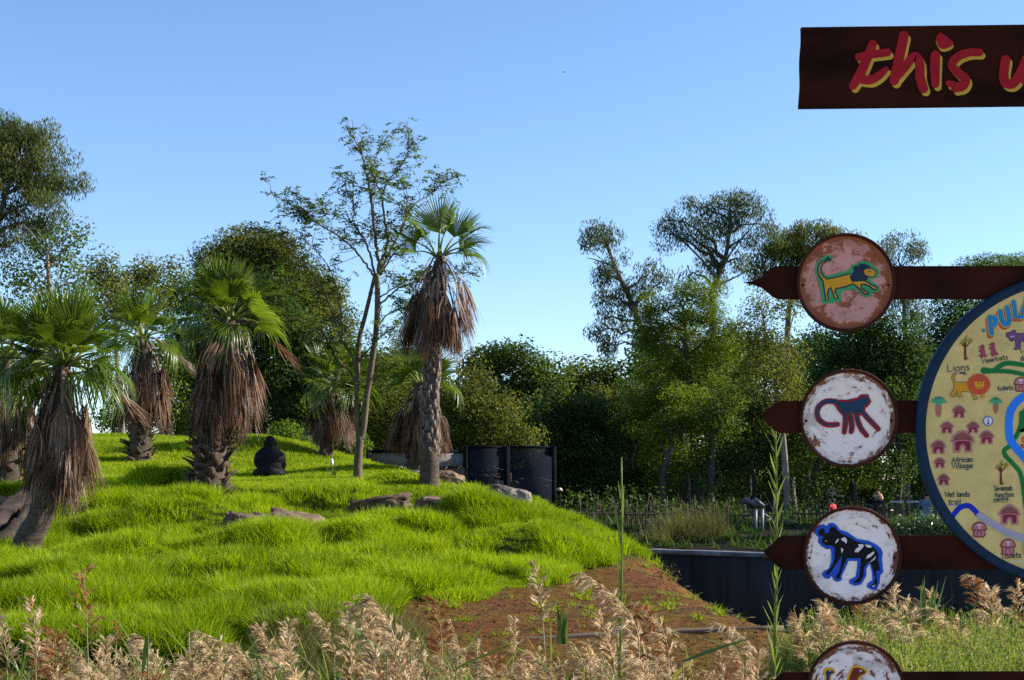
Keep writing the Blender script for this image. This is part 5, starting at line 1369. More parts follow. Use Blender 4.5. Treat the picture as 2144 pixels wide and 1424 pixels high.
tree('thin far eucalyptus seen right of the lion disc', [(1900, 1010), (1895, 760), (1890, 640), (1885, 560)], 92, 0.22, [(1880, 495, 36, 16), (1860, 520, 30, 20), (1905, 515, 34, 20), (1925, 540, 26, 16), (1870, 550, 40, 18, .8), (1920, 580, 40, 24), (1880, 620, 46, 36, .8), (1910, 660, 40, 34)], 'euc', 'euc_blue', 'bark_grey', 0.75, 21, size=1.3, fill=1.0, twig=0.4)
tree('twiggy olive tree with pale bare branches left of the monkey disc', [(1652, 1085), (1640, 950), (1625, 820), (1605, 720), (1600, 660)], 56, 0.15,
     [(1590, 640, 40, 30, .8), (1640, 640, 36, 26, .8), (1570, 700, 36, 34, .8), (1620, 700, 46, 36), (1650, 740, 36, 36, .8), (1585, 760, 40, 36), (1630, 790, 46, 36), (1570, 820, 40, 40), (1620, 860, 46, 36), (1665, 830, 36, 40)],
     'fine', 'olive', 'bark_pale', 0.85, 22, size=1.15, fill=1.5, twig=0.9, limbs=[(0.05, [(1630, 860), (1590, 800), (1560, 740)]), (0.045, [(1640, 900), (1610, 850), (1560, 810)]), (0.045, [(1620, 780), (1650, 700), (1665, 650)])])
tree('big dark green tree between the lion and monkey discs', [(1835, 1080), (1828, 960), (1818, 850), (1812, 760)], 62, 0.24,
     [(1780, 700, 56, 40), (1840, 690, 56, 36), (1895, 700, 50, 36), (1730, 740, 50, 40), (1800, 750, 66, 40), (1870, 760, 60, 40), (1920, 760, 40, 40), (1770, 810, 60, 40), (1860, 820, 66, 44), (1910, 830, 44, 50), (1720, 800, 40, 46)],
     'round', 'dark', 'bark_dark', 1.0, 23, fill=1.1, limbs=[(0.09, [(1830, 980), (1850, 900), (1880, 840)]), (0.05, [(1832, 1000), (1810, 940), (1790, 900)])])
tree('dark tree beside the top of the round map', [(2010, 1080), (2005, 900), (2000, 760)], 66, 0.24,
     [(1985, 640, 40, 34), (2040, 620, 50, 34), (2100, 600, 50, 36), (1960, 700, 44, 44), (2020, 690, 60, 44), (2090, 680, 60, 50), (1950, 770, 40, 50), (2010, 780, 60, 60), (2120, 640, 40, 40), (2160, 620, 60, 60)], 'fine', 'mid', 'bark_dark', 1.0, 24, size=1.3, fill=1.6)
tree('feathery treetop peeping over the lion arrow near the right edge', [(2100, 1010), (2100, 760), (2095, 620)], 90, 0.24, [(2050, 552, 36, 12), (2100, 548, 40, 14), (2140, 560, 40, 20), (2090, 590, 70, 30), (2170, 590, 60, 40)], 'feather', 'mid', 'bark_grey', 0.9, 25, size=1.5, fill=0.7)
# lower storey of the wood
LOW = [(1315, 62, 'mid', 'dark slender tree at the left end of the stick fence'), (1395, 58, 'feather', 'bright leafy tree just above the stick fence, below the acacia'), (1500, 57, 'mid', 'leafy tree behind the grey stand'), (1560, 61, 'dark', 'dark tree filling the gap behind the tall green reed'), (1620, 63, 'mid', 'leafy tree whose thin trunk shows left of the monkey disc'),
       (1705, 58, 'mid', 'tree with leaning dark trunk below the monkey disc'), (1790, 60, 'feather', 'sunlit tree between the monkey and dog discs'), (1880, 57, 'dark', 'dark tree above the white rail'), (1965, 60, 'mid', 'tree pressed against the left rim of the map'), (2060, 60, 'dark', 'dark tree hidden mostly by the map')]
for k, (bx, Y, lf, lab) in enumerate(LOW):
    r = np.random.default_rng(60 + k); j = lambda s: float(r.normal(0, s))
    tree(lab, [(bx + j(10), 1088), (bx + j(8), 1000), (bx + j(10), 930), (bx + j(10), 880)], Y, r.uniform(0.11, 0.19),
         [(bx - 40 + j(8), 905 + j(14), 42, 36), (bx + 36 + j(8), 900 + j(14), 42, 36), (bx + j(10), 860 + j(12), 50, 36), (bx - 34 + j(8), 960 + j(8), 46, 34, .9), (bx + 36 + j(8), 965 + j(8), 46, 34, .9), (bx + j(10), 1015 + j(8), 50, 22, .6)],
         'feather' if lf == 'feather' else 'round', lf, 'bark_dark', 0.9, 40 + k, group='lower trees behind the stick fence', fill=1.3)

# ---- the nearly bare tree in the middle
def bare_tree():
    Y = 37.0; r = np.random.default_rng(5)
    b = P(749, 1002, Y); b[2] = gz(b[0], b[1])
    t = thing('bare_tree', 'tall thinly leaved tree with forked bare limbs in the middle of the mound', 'tree', tuple(b)); o = np.array(t.location)
    z5 = lambda z: zc_(z, 540, 240, 3.56)
    z4 = lambda z: zc_(z, 340, 480, 2.455)
    z6_ = lambda z: zc_(z, 740, 380, 2.125)
    limbs = [  # start radius, end radius, points, depth drift
        (0.155, 0.12, [(749, 1010), (750, 960), (754, 915)], 0), (0.095, 0.055, [(753, 925), (747, 870), (748, 790), (751, 715), (764, 660), (776, 610), (783, 578)], 0.4), (0.105, 0.085, [(755, 920), (762, 890), (768, 830), (779, 758), (788, 690), (791, 620), (789, 575)], -0.2),
        (0.080, 0.012, z5([(895, 1200), (905, 1120), (887, 1000), (872, 850), (850, 650), (826, 500), (805, 420), (782, 310), (745, 240), (690, 150)]), -0.3), (0.065, 0.012, z5([(900, 1180), (932, 1060), (962, 950), (940, 800), (915, 600), (868, 480), (840, 380), (870, 240), (950, 90)]), 0.6),
        (0.050, 0.008, z5([(885, 1230), (850, 1180), (760, 1060), (640, 940), (520, 870), (420, 810), (330, 750), (220, 690), (110, 655)]), -0.9), (0.050, 0.008, z5([(872, 1190), (830, 1030), (770, 900), (700, 800), (600, 730), (480, 680), (420, 640)]), 0.9),
        (0.026, 0.006, z5([(700, 800), (712, 720), (692, 620), (640, 500), (590, 420)]), 0.5), (0.045, 0.008, z5([(912, 1170), (980, 1020), (1060, 850), (1150, 650), (1260, 560), (1380, 440), (1450, 400)]), 0.8), (0.038, 0.007, z5([(915, 1200), (1000, 1070), (1100, 980), (1210, 950)]), -0.6),
        (0.040, 0.007, z5([(905, 1420), (1000, 1330), (1080, 1270), (1170, 1240), (1300, 1200), (1480, 1160), (1640, 1150)]), 0.4), (0.030, 0.006, z5([(912, 620), (985, 495), (1080, 390), (1130, 300), (1115, 170)]), -0.5), (0.030, 0.006, z5([(1060, 850), (1110, 740), (1100, 600), (1060, 480)]), 0.3),
        (0.060, 0.008, [(749, 800), (740, 750), (715, 706), (688, 630), (660, 580), (622, 535), (568, 500), (545, 488)], -0.7), (0.065, 0.008, [(750, 815), (738, 788), (698, 741), (675, 697), (642, 674), (584, 662)], 0.2), (0.030, 0.006, [(688, 630), (655, 612), (610, 596), (580, 590)], 0.5), (0.030, 0.006, [(715, 706), (712, 640), (690, 560), (640, 500), (636, 440)], -0.3),
        (0.034, 0.006, z6_([(110, 520), (180, 480), (270, 440), (320, 430)]), -0.5), (0.034, 0.006, z6_([(106, 640), (170, 570), (250, 550)]), 0.4), (0.040, 0.006, z6_([(25, 800), (130, 690), (200, 655)]), -0.4), (0.040, 0.006, z6_([(25, 990), (90, 880), (140, 830), (215, 815)]), 0.5), (0.028, 0.006, [(748, 860), (730, 820), (705, 800)], 0.4)]
    crown = MB(); cl = []
    for k, (ra, rb, pts, dd) in enumerate(limbs):
        p = np.array([P(x, y, Y) for x, y in pts]); p[:, 1] += dd * np.linspace(0, 1, len(p)) ** 1.2 * (1.5 if k > 2 else 0.3)
        if k == 0: p[0][2] = b[2] - 0.15
        c = curve(p, 6 * len(p)); n = len(c); wd = MB()
        c[1:-1] += r.normal(0, 0.012, (n - 2, 3)) * (0 if k < 3 else 1)
        V, q, tt = tube(c - o, np.linspace(ra, rb, n) * (0.82 if k < 3 else 0.68), 12 if k < 3 else 7); wd.add(V, q, tt)
        if k >= 3:
            lg = np.linalg.norm(c[-1] - c[0])
            for _ in range(int(8 + lg * 6.5)):
                f = r.uniform(0.15, 1.0) ** 0.85; i = min(int(f * (n - 1)), n - 1); s = c[i]; dirn = nrm(c[min(i + 1, n - 1)] - c[max(i - 1, 0)])
                e = s + nrm(dirn * 0.7 + r.normal(0, 0.75, 3) + np.array((0, 0, 0.25))) * r.uniform(0.25, 0.85) * (1.15 - 0.5 * f)
                tw = bez(s, e, 0.06, 6, 0.025, r); V, q, _c = tube(tw - o, np.linspace(max(0.010, ra * 0.16), 0.004, 6), 4, False); wd.add(V, q)
                for m in range(int(r.integers(3, 6))): cl.append(tw[int(r.integers(2, 6))] + r.normal(0, 0.06, 3))
        wd.build('trunk' if k < 3 else 'limb', M['bark_bare'], t, True)
    cl = np.array(cl); k = len(cl); n = 15          # feathery sprays of leaflets
    ax = nrm(r.normal(0, 1, (k, 3)) * (1, 1, 0.6)); u = np.linspace(0, 1, n)
    C = cl[:, None, :] + ax[:, None, :] * (u[None, :, None] * 0.24) - np.array((0, 0, 1)) * (u[None, :, None] ** 2) * 0.07
    sd = nrm(np.cross(ax, np.array((0, 0, 1.0)) + 0 * ax)); sg = np.where(np.arange(n) % 2, 1, -1)
    D = sd[:, None, :] * sg[None, :, None] + ax[:, None, :] * 0.35 + r.normal(0, 0.3, (k, n, 3))
    N = np.array((0, 0, 1.0)) + r.normal(0, 0.5, (k, n, 3))
    on = r.uniform(0, 1, k) < 0.80
    V, q = leaf_quads(C[on].reshape(-1, 3), D[on].reshape(-1, 3), N[on].reshape(-1, 3), r.uniform(0.07, 0.12, on.sum() * n), r.uniform(0.030, 0.050, on.sum() * n))
    crown.add(V - o, q, tint=np.repeat(r.uniform(0, 1, on.sum()), n))
    crown.build('crown', M['sparse'], t)


bare_tree()

# ---- woods too far back to tell the trees apart
def woods(name, label, x0, x1, y0, y1, Y, n, leaf, seed):
    r = np.random.default_rng(seed); mb = MB()
    px = r.uniform(x0, x1, n); top = y0 + 30 * (fbm(px / 60.0, px * 0, seed) - 0.5) * 2; py = top + (y1 - top) * r.uniform(0, 1, n) ** 1.1
    YY = Y + r.uniform(0, 22, n); c = np.stack([(px - 1072) * YY / F, YY, ZC - (py - HOR) * YY / F], -1)
    g = ground_h(c[:, 0], c[:, 1]); c = c[c[:, 2] > g + 0.3]
    V, q, ti = leaves(c, 1.0, 'far', r, 1.15); mb.add(V, q, tint=ti)
    kind(mb.build(name, M[leaf]), 'stuff', label)


woods('distant_woods', 'dense dark woodland filling the gaps behind the right hand trees', 1330, 2500, 720, 1080, 92, 1000, 'dark', 3)
woods('distant_wood_edge', 'dark woodland behind the enclosure and the far skyline trees', 880, 1340, 830, 1080, 100, 420, 'dark', 5)
woods('distant_thicket', 'dark thicket closing the view behind the left palms', 380, 900, 760, 960, 72, 360, 'dark', 4)

tree('big dark tree added behind the round map to shade the bank', [(2230, 1080), (2225, 900), (2210, 740)], 45, 0.22,  # mostly hidden tree, added to throw shade on the far bank
     [(2120, 720, 70, 60), (2200, 640, 90, 60), (2290, 700, 90, 70), (2150, 820, 80, 60), (2250, 800, 90, 70), (2360, 780, 80, 80), (2330, 620, 80, 60), (2090, 800, 50, 50)], 'round', 'dark', 'bark_dark', 1.0, 90, fill=0.9)
tree('dark tree added behind the lower half of the round map to shade the bank', [(2080, 1090), (2078, 1000), (2075, 920)], 47, 0.16,  # second tree added behind the map for shade on the bank
     [(2050, 900, 60, 46), (2110, 880, 60, 46), (2080, 830, 60, 46), (2040, 960, 50, 36), (2120, 960, 50, 36)], 'round', 'mid', 'bark_dark', 1.0, 91, fill=0.9)

def undergrowth():
    r = np.random.default_rng(8); mb = MB(); n = 110; px = r.uniform(1175, 1960, n); Y = r.uniform(47.5, 56, n); x = (px - 1072) * Y / F; g = ground_h(x, Y); c = np.stack([x, Y, g + r.uniform(0.1, 0.7, n)], -1)
    V, q, ti = leaves(c, 0.5, 'round', r, 1.15); mb.add(V, q, tint=ti); kind(mb.build('undergrowth', M['dark']), 'stuff', 'dark shrubby undergrowth behind the stick fence')


undergrowth()

for k, (bx, Y, y0, lf, lab) in enumerate([(1345, 70, 800, 'mid', 'mid green tree filling the gap left of the acacia'), (1555, 68, 700, 'mid', 'dark leafy tree right behind the acacia'), (1690, 72, 690, 'dark', 'dark tree crown just left of and below the lion disc'), (1120, 66, 850, 'mid', 'leafy tree behind the right end of the enclosure'), (1270, 74, 800, 'olive', 'olive tree below the leaning eucalyptus')]):
    r = np.random.default_rng(160 + k); j = lambda s: float(r.normal(0, s)); H = (1060 - y0) / 4
    tree(lab, [(bx + j(8), 1070), (bx + j(8), 960), (bx, y0 + 60)], Y, 0.2, [(bx + j(10), y0 + 24, 44, 26), (bx - 40 + j(8), y0 + H, 46, 36), (bx + 38 + j(8), y0 + H * .9, 46, 36), (bx + j(8), y0 + H * 1.5, 60, 40), (bx - 40 + j(8), y0 + H * 2.2, 56, 40), (bx + 44 + j(8), y0 + H * 2.3, 56, 40), (bx, y0 + H * 3, 66, 40)],
         'fine' if lf == 'olive' else 'round', lf, 'bark_dark', 0.85, 140 + k, group='trees filling the middle of the wood', fill=1.0, size=1.15)

tree('dense low tree added behind the lower left rim of the round map as shade for the bank', [(2110, 1095), (2108, 1000), (2105, 900)], 40, 0.16,  # added out of sight behind the map to keep sun off the bank
     [(2060, 900, 60, 60), (2120, 820, 80, 60), (2180, 900, 80, 70), (2090, 980, 70, 50), (2170, 1010, 80, 50), (2240, 860, 80, 80), (2230, 980, 80, 60), (2300, 900, 80, 90)], 'round', 'dark', 'bark_dark', 0.9, 92, fill=0.9, size=1.1)

# ================================================================== reed bed in front
def blade(b, base, d, L, w, droop, r, seg=6, mi=0, tint=None, twist=0.0):
    """strap leaf starting at base, heading d, bending down by droop"""
    d = nrm(np.asarray(d, float)); V = []; up = np.array((0, 0, 1.0)); sd = nrm(np.cross(d, up)) if abs(d[2]) < 0.98 else np.array((1.0, 0, 0))
    a = r.uniform(-0.6, 0.6); sd = sd * math.cos(a) + np.cross(d, sd) * math.sin(a)
    for s in np.linspace(0, 1, seg + 1):
        c = base + d * L * s - up * droop * L * s * s
        ww = w * (0.55 + 1.2 * s if s < 0.3 else (1 - s) ** 0.75 * 1.19) * 0.5 + 0.0006
        V += [c - sd * ww, c + up * ww * 0.25, c + sd * ww]
    q = []
    for i in range(seg): q += [(3 * i, 3 * i + 1, 3 * i + 4, 3 * i + 3), (3 * i + 1, 3 * i + 2, 3 * i + 5, 3 * i + 4)]
    b.add(V, q, mi=mi, tint=r.uniform() if tint is None else tint)


def plume_mesh(name, seed, L=0.34, nod=0.3, width=0.15, mat='plume', nb=36, ns=14):
    r = np.random.default_rng(seed); b = MB(); t = np.linspace(0, 1, 10); az = r.uniform(-0.5, 0.5) + math.pi     # nods towards -x
    side = np.array((math.cos(az), math.sin(az), 0))
    rach = np.stack([side * nod * L * s ** 2 + np.array((0, 0, L * (s - 0.28 * nod * s * s))) for s in t])
    V, q, c = tube(rach, np.linspace(0.0028, 0.0012, 10), 4, False); b.add(V, q, mi=1, tint=0.4)
    for k in range(nb):
        u = (k + r.uniform(0, 1)) / nb * 0.97; p = np.array([np.interp(u, t, rach[:, j]) for j in range(3)]); ax = nrm(rach[min(int(u * 9) + 1, 9)] - rach[int(u * 9)])
        a = r.uniform(0, 6.283); o = np.array((math.cos(a), math.sin(a), 0)); o = nrm(o + side * 0.35 * nod * 3); bl = width * (1.05 - 0.62 * u) * r.uniform(0.6, 1.15) * (0.55 + 0.45 * min(u * 5, 1))
        st = np.linspace(0.08, 1, ns); path = p + ax * (st * bl * 0.85)[:, None] + o * (st ** 0.8 * bl * 0.62)[:, None] - np.array((0, 0, 1)) * (st ** 2 * bl * (0.30 + 0.5 * nod))[:, None]
        C = path + r.normal(0, 0.003, (ns, 3)); D = np.gradient(path, axis=0); D = nrm(D) + r.normal(0, 0.17, (ns, 3))
        V, q = leaf_quads(C, D, nrm(r.normal(0, 1, (ns, 3))), r.uniform(0.026, 0.048, ns), r.uniform(0.0036, 0.0080, ns)); b.add(V, q, tint=np.clip(r.uniform(-0.1, 1) * 0.8 + r.uniform(0, 0.3, ns), 0, 1))
    return b.mesh(name, [M[mat], M['reed_stem']])


def rleaf_mesh(seed, L):
    r = np.random.default_rng(seed); b = MB(); el = r.uniform(0.35, 1.1)
    blade(b, np.zeros(3), (math.cos(el), 0, math.sin(el)), L, r.uniform(0.014, 0.024), r.uniform(0.2, 0.75), r, 7)
    return b.mesh('leaf', M['reed_leaf'])


PLUME = [plume_mesh('plume', 400 + k, RNG.uniform(0.26, 0.36), [0.1, 0.25, 0.5, 0.15, 0.7, 0.3, 0.05, 0.4][k], RNG.uniform(0.10, 0.145), 'plume_brown' if k == 3 else 'plume') for k in range(8)]
SLIM = [plume_mesh('plume', 420 + k, 0.24, 0.1, 0.055, 'plume_brown', 26, 9) for k in range(2)]
RLEAF = [rleaf_mesh(440 + k, RNG.uniform(0.35, 0.75)) for k in range(8)]
V, q, c = tube(curve([(0, 0, 0), (0.012, 0.01, -0.7), (-0.01, 0, -1.5), (0.02, 0, -2.6)], 10), np.linspace(0.0028, 0.0055, 10), 5)
RSTEM = MB().add(V, q, c, tint=0.5).mesh('stem', M['reed_stem'])


def reed(px, py, Y, s, plume, label, nl=3, r=RNG, lean=0.0, group='plumed reeds along the front', az=None):
    """py is the row of the plume's tip"""
    if label is None:
        for lim, where, grp in ((183, 'left of the tall reddish brown seed head', 'reed plumes left of the brown seed head'), (470, 'below the slope in front of the stout palm', 'reed plumes below the stout palm'), (760, 'below the gorilla and the bare tree', 'reed plumes below the gorilla'),
                                (1000, 'below the tallest palm', 'reed plumes below the tallest palm'), (1297, 'before the red soil, left of the plain green stalk', 'reed plumes before the red soil'), (1620, 'between the two tall green stalks', 'reed plumes between the green stalks'),
                                (1905, 'around the lowest round disc', 'reed plumes around the lowest disc'), (9999, 'under the big round map', 'reed plumes under the map')):
            if px < lim:
                label, group = 'tan feathery reed plume ' + where, grp
                break
    p = P(px, py, Y); g = gz(p[0], p[1]); L = 0.32 * s
    t = thing('reed', label, 'reed', (p[0], p[1], g), group); h = p[2] - L - g
    rot = (r.normal(0, 0.05), lean + r.normal(0, 0.10), r.normal(0, 0.5) if az is None else az)
    o = link('stem', RSTEM, t, (0, 0, h), (rot[0] * 0.6, rot[1] * 0.6, 0))
    if plume is not None: link('plume', plume, t, (0, 0, h - 0.005), rot, (s, s, s))
    for k in range(nl):
        z = h - r.uniform(0.05, 0.85); link('leaf', RLEAF[int(r.integers(8))], t, (0, 0, z), (0, 0, r.uniform(0, 6.283)), (1, 1, 1))
    return t


MAIN = [(75, 1262, 8.6, 0.9), (15, 1258, 8.4, 1.0), (335, 1302, 8.8, 1.0), (120, 1310, 8.0, 1.0), (515, 1288, 9.0, 0.95), (575, 1282, 9.2, 1.0), (600, 1292, 9.4, 0.85), (700, 1275, 9.0, 0.8), (735, 1292, 8.8, 0.9), (795, 1240, 8.5, 1.15), (830, 1212, 8.4, 1.25), (925, 1245, 8.8, 1.05),
        (880, 1300, 8.6, 1.0), (1012, 1318, 9.0, 0.8), (1075, 1288, 9.2, 0.7), (960, 1300, 8.9, 0.9), (1290, 1288, 8.8, 1.0), (1235, 1330, 8.7, 1.0), (1400, 1225, 8.3, 1.1), (1372, 1255, 8.4, 1.2), (1580, 1275, 9.0, 0.8), (1690, 1262, 8.4, 0.95), (1735, 1272, 8.8, 1.0),
        (1845, 1228, 9.6, 1.0), (1885, 1212, 9.8, 1.0), (1960, 1222, 9.6, 0.95), (2000, 1248, 9.2, 0.95), (2062, 1200, 10, 1.0), (2100, 1190, 10.2, 0.9), (2130, 1198, 10, 1.0), (2085, 1225, 9.5, 1.0), (1790, 1278, 9.0, 1.0), (1920, 1260, 9.2, 1.0), (640, 1345, 8.2, 1.1)]
for k, (px, py, Y, s) in enumerate(MAIN):
    reed(px, py, Y, s * 1.2, PLUME[k % 8], None, 3)
reed(1338, 1186, 8.1, 1.5, PLUME[4], 'largest fluffy tan reed plume nodding left beside the tall green stalk', 4, group=None, az=0.1)
reed(183, 1208, 8.5, 1.15, plume_mesh('plume', 430, 0.36, 0.05, 0.15, 'plume_brown', 30, 13), 'tall upright reed with an open reddish brown seed head on the left', 3, group=None)
reed(1137, 1180, 8.8, 1.15, plume_mesh('plume', 431, 0.34, 0.08, 0.09, 'plume', 26, 12), 'slim straw coloured reed head standing above the red soil', 4, group=None)
for k, (px, py, Y) in enumerate([(243, 1280, 8.3), (396, 1255, 8.2), (604, 1262, 9), (1000, 1268, 8.5), (1200, 1340, 8.4)]):
    reed(px, py, Y, 0.6, SLIM[k % 2] if k in (0,) else None, ('thin reed with a narrow closed brown head right of the tall reddish one', 'bare thin grey reed stem below the stout palm', 'bare thin grey reed stem just right of the column of the gorilla', 'bare thin leaning reed stem before the left end of the red soil', 'bare thin reed stem beside the sword leaved plant')[k], 1, lean=(0.06, -0.05, 0.02, 0.08, 0)[k], group='bare reed stems')
rr_ = np.random.default_rng(77)
for k in range(185):
    right = k % 9 < 2
    px = rr_.uniform(1690, 2200) if right else rr_.uniform(-40, 1590); Y = rr_.uniform(7.6, 10.5)
    py = rr_.uniform(1225, 1410) if right else rr_.uniform(1325, 1440)
    if 1240 < px < 1300 and py < 1330: py += 60
    reed(px, py, Y, rr_.uniform(0.75, 1.25), PLUME[int(rr_.integers(8))], None, 5, rr_)

# two tall green flowerless stalks
def green_stalk(px, ptop, pbot, Y, label, leafy, seed):
    r = np.random.default_rng(seed); p = P(px, ptop, Y); g = gz(p[0], p[1]); H = p[2] - g
    t = thing('tall_reed', label, 'reed', (p[0], p[1], g))
    z = np.linspace(0, H, 24); path = np.stack([0.015 * np.sin(z * 1.7 + seed), 0.01 * np.cos(z * 2), z], -1)
    V, q, c = tube(path, np.linspace(0.016, 0.004, 24), 8); MB().add(V, q, c, tint=0.6).build('stem', M['stalk_green'], t, True)
    n = 42 if leafy else 16
    for k in range(n):
        f = (0.45 + 0.54 * k / n) if leafy else 0.35 + 0.6 * k / n; c = np.array([np.interp(f * H, z, path[:, j]) for j in range(3)]); b = MB()
        az = (k % 2) * math.pi + r.normal(0, 0.5); el = r.uniform(1.08, 1.34) if leafy else r.uniform(1.38, 1.52)
        blade(b, np.zeros(3), (math.cos(az) * math.cos(el), math.sin(az) * math.cos(el), math.sin(el)), r.uniform(0.09, 0.17) if leafy else r.uniform(0.12, 0.3), 0.018 if leafy else 0.014, 0.05, r, 5)
        o = b.build('leaf', M['stalk_green'], t); o.location = tuple(c)


green_stalk(1297, 958, 1290, 8.2, 'tall plain green reed stalk with leaf sheaths pressed close to the stem', False, 3)
green_stalk(1620, 872, 1300, 8.0, 'tall leafy green reed stalk left of the arrow signs', True, 4)


def strap_plant(label, px, py, Y, n, L, w, seed, mat='strap', name='strap_leaved_plant', spread=0.5, group=None, droop=0.25, h0=0.0):
    r = np.random.default_rng(seed); p = P(px, py, Y); g = gz(p[0], p[1]) if not h0 else p[2]
    t = thing(name, label, 'plant', (p[0], p[1], g), group)
    for k in range(n):
        a = r.uniform(0, 6.283); el = math.pi / 2 - abs(r.normal(0, spread)); b = MB()
        blade(b, np.zeros(3), (math.cos(a) * math.cos(el), math.sin(a) * math.cos(el), math.sin(el)), L * r.uniform(0.6, 1.1), w * r.uniform(0.8, 1.2), droop * r.uniform(0.3, 1.6), r, 6)
        o = b.build('leaf', M[mat], t); o.location = (r.normal(0, 0.03), r.normal(0, 0.03), -0.02)
    return t


strap_plant('upright sword leaved green plant in front of the red soil', 1178, 1342, 9.0, 9, 0.30, 0.026, 5, spread=0.14, droop=0.03, h0=1)
strap_plant('spiky green sword leaved plant right of the wild dog disc', 1935, 1300, 9.3, 16, 0.34, 0.022, 6, spread=0.42, droop=0.12, h0=1)
# long strap leaves crossing between the plumes
for k, (a, b_, Y, lab) in enumerate([((1560, 1365), (1395, 1318), 7.9, 'broad grey green blade slanting right below the largest plume'), ((1430, 1385), (1590, 1330), 7.8, 'broad green blade rising right below the largest plume'), ((810, 1372), (700, 1290), 7.8, 'broad green blade falling right under the big centre plumes'), ((860, 1370), (935, 1270), 7.8, 'broad green blade leaning right beside the centre plumes'),
                               ((955, 1400), (1085, 1345), 7.7, 'long green blade rising gently right in the middle'), ((1140, 1390), (1035, 1335), 7.9, 'green blade falling right in the middle'), ((60, 1400), (180, 1365), 7.6, 'broad dull green blade at the lower left corner'), ((310, 1330), (298, 1418), 7.8, 'short upright green blade near the lower left')]):
    A = P(*a, Y); B = P(*b_, Y); d = B - A; mb = MB(); r = np.random.default_rng(500 + k)
    blade(mb, np.zeros(3), d + np.array((0, 0, 0.03)), np.linalg.norm(d) * 1.05, 0.034, 0.08, r, 8, tint=0.35)
    V, q, c = tube([(0, 0, 0), (0.0, 0.0, -1.9)], [0.004, 0.006], 5); mb.add(V, q, c, tint=0.5)
    o = mb.build('broad_reed', M['reed_leaf']); o.location = tuple(A); tag(o, lab, 'reed leaf', 'broad reed blades')


def scatter_foreground():
    def pts(n, x0, x1, y0, y1):
        Y = RNG.uniform(y0, y1, n); X = (RNG.uniform(x0, x1, n) - 1072) * Y / F
        return X, Y, ground_h(X, Y)
    x, y, z = pts(900, -80, 1540, 8.2, 12.5)
    scatter('marsh_grass', x, y, z, clump('marsh_clump', 26, 1.15, 0.18, 0.011, M['drygrass'], 0.45, 8, 4), np.stack([np.full(900, 1.0), np.full(900, 1.0), RNG.uniform(0.5, 1.05, 900) * np.clip(1.25 - (y - 8) * 0.05, .6, 1.3)], -1), 'dry and green marsh grass between the reeds')
    x, y, z = pts(720, -80, 1400, 7.5, 10.5)
    gb = MB(); r = np.random.default_rng(33)
    for s in range(5):
        az = r.uniform(0, 6.283); el = r.uniform(0.9, 1.45); blade(gb, np.append(r.normal(0, 0.08, 2), r.uniform(1.1, 1.75)), (math.cos(az) * math.cos(el), math.sin(az) * math.cos(el), math.sin(el)), r.uniform(0.35, 0.75), r.uniform(0.010, 0.019), r.uniform(0.1, 0.6), r, 6)
    scatter('reed_leaves', x, y, z, gb.mesh('reed_leaf_clump', M['reed_leaf']), RNG.uniform(0.8, 1.05, len(x)), 'green strap leaves filling the reed bed below the plumes', 0.08)
    x, y, z = pts(420, 560, 870, 15.2, 17.4)
    scatter('olive_sedge', x, y, z, clump('sedge_clump', 40, 0.5, 0.15, 0.010, M['tussock'], 0.8, 9, 3), RNG.uniform(0.4, 1.0, 420), 'olive sedge along the foot of the mound')
    x, y, z = pts(2600, 1590, 2300, 7.0, 11.5); k = (x > 1.35)
    x, y, z = x[k], y[k], z[k]
    # leafy weed sprig
    r = np.random.default_rng(12); b = MB()
    for s in range(14):
        a = r.uniform(0, 6.283); e = np.array((math.cos(a) * 0.16 * r.uniform(.3, 1), math.sin(a) * 0.16 * r.uniform(.3, 1), r.uniform(0.22, 0.46)))
        st = np.array((e[0] * .3, e[1] * .3, -0.05)); n = 13; u = np.linspace(0.15, 1, n)[:, None]; C = st + (e - st) * u
        V, q = leaf_quads(C, nrm(r.normal(0, 1, (n, 3)) + (0, 0, .4)), nrm(r.normal(0, 1, (n, 3))), r.uniform(0.014, 0.034, n), r.uniform(0.006, 0.011, n)); b.add(V, q, tint=r.uniform(0, 1, n))
        b.add([st - (.0015, 0, 0), st + (.0015, 0, 0), e + (.001, 0, 0), e - (.001, 0, 0)], [(0, 1, 2, 3)], tint=0.9)
    for s in range(12):
        a = r.uniform(0, 6.283); blade(b, np.zeros(3), (math.cos(a) * .5, math.sin(a) * .5, 1), r.uniform(.35, .62), 0.006, 0.35, r, 5, tint=1.0)
    scatter('leafy_weeds', x, y, z, b.mesh('weed_clump', M['weed']), RNG.uniform(0.6, 1.1, len(x)), 'tangle of small leaved green weeds below the signs', 0.25)


scatter_foreground()

# pole lying along the foot of the red bank
A, B = P(1040, 1345, 17.2), P(1640, 1316, 17.7)
for v in (A, B): v[2] = max(v[2], 0.0)
c = curve([A, (A + B) / 2 + (0, 0.05, 0.02), B], 14); V, q, t3 = tube(c - A, np.linspace(0.045, 0.038, 14), 10)
V += (np.stack([vnoise(V[:, 0] * 6, V[:, 2] * 20, k) for k in range(3)], -1) - 0.5) * 0.012
o = MB().add(V, q, t3).build('log', M['log'], None, True); o.location = tuple(A); tag(o, 'long pale grey pole lying at the foot of the red soil bank', 'log')

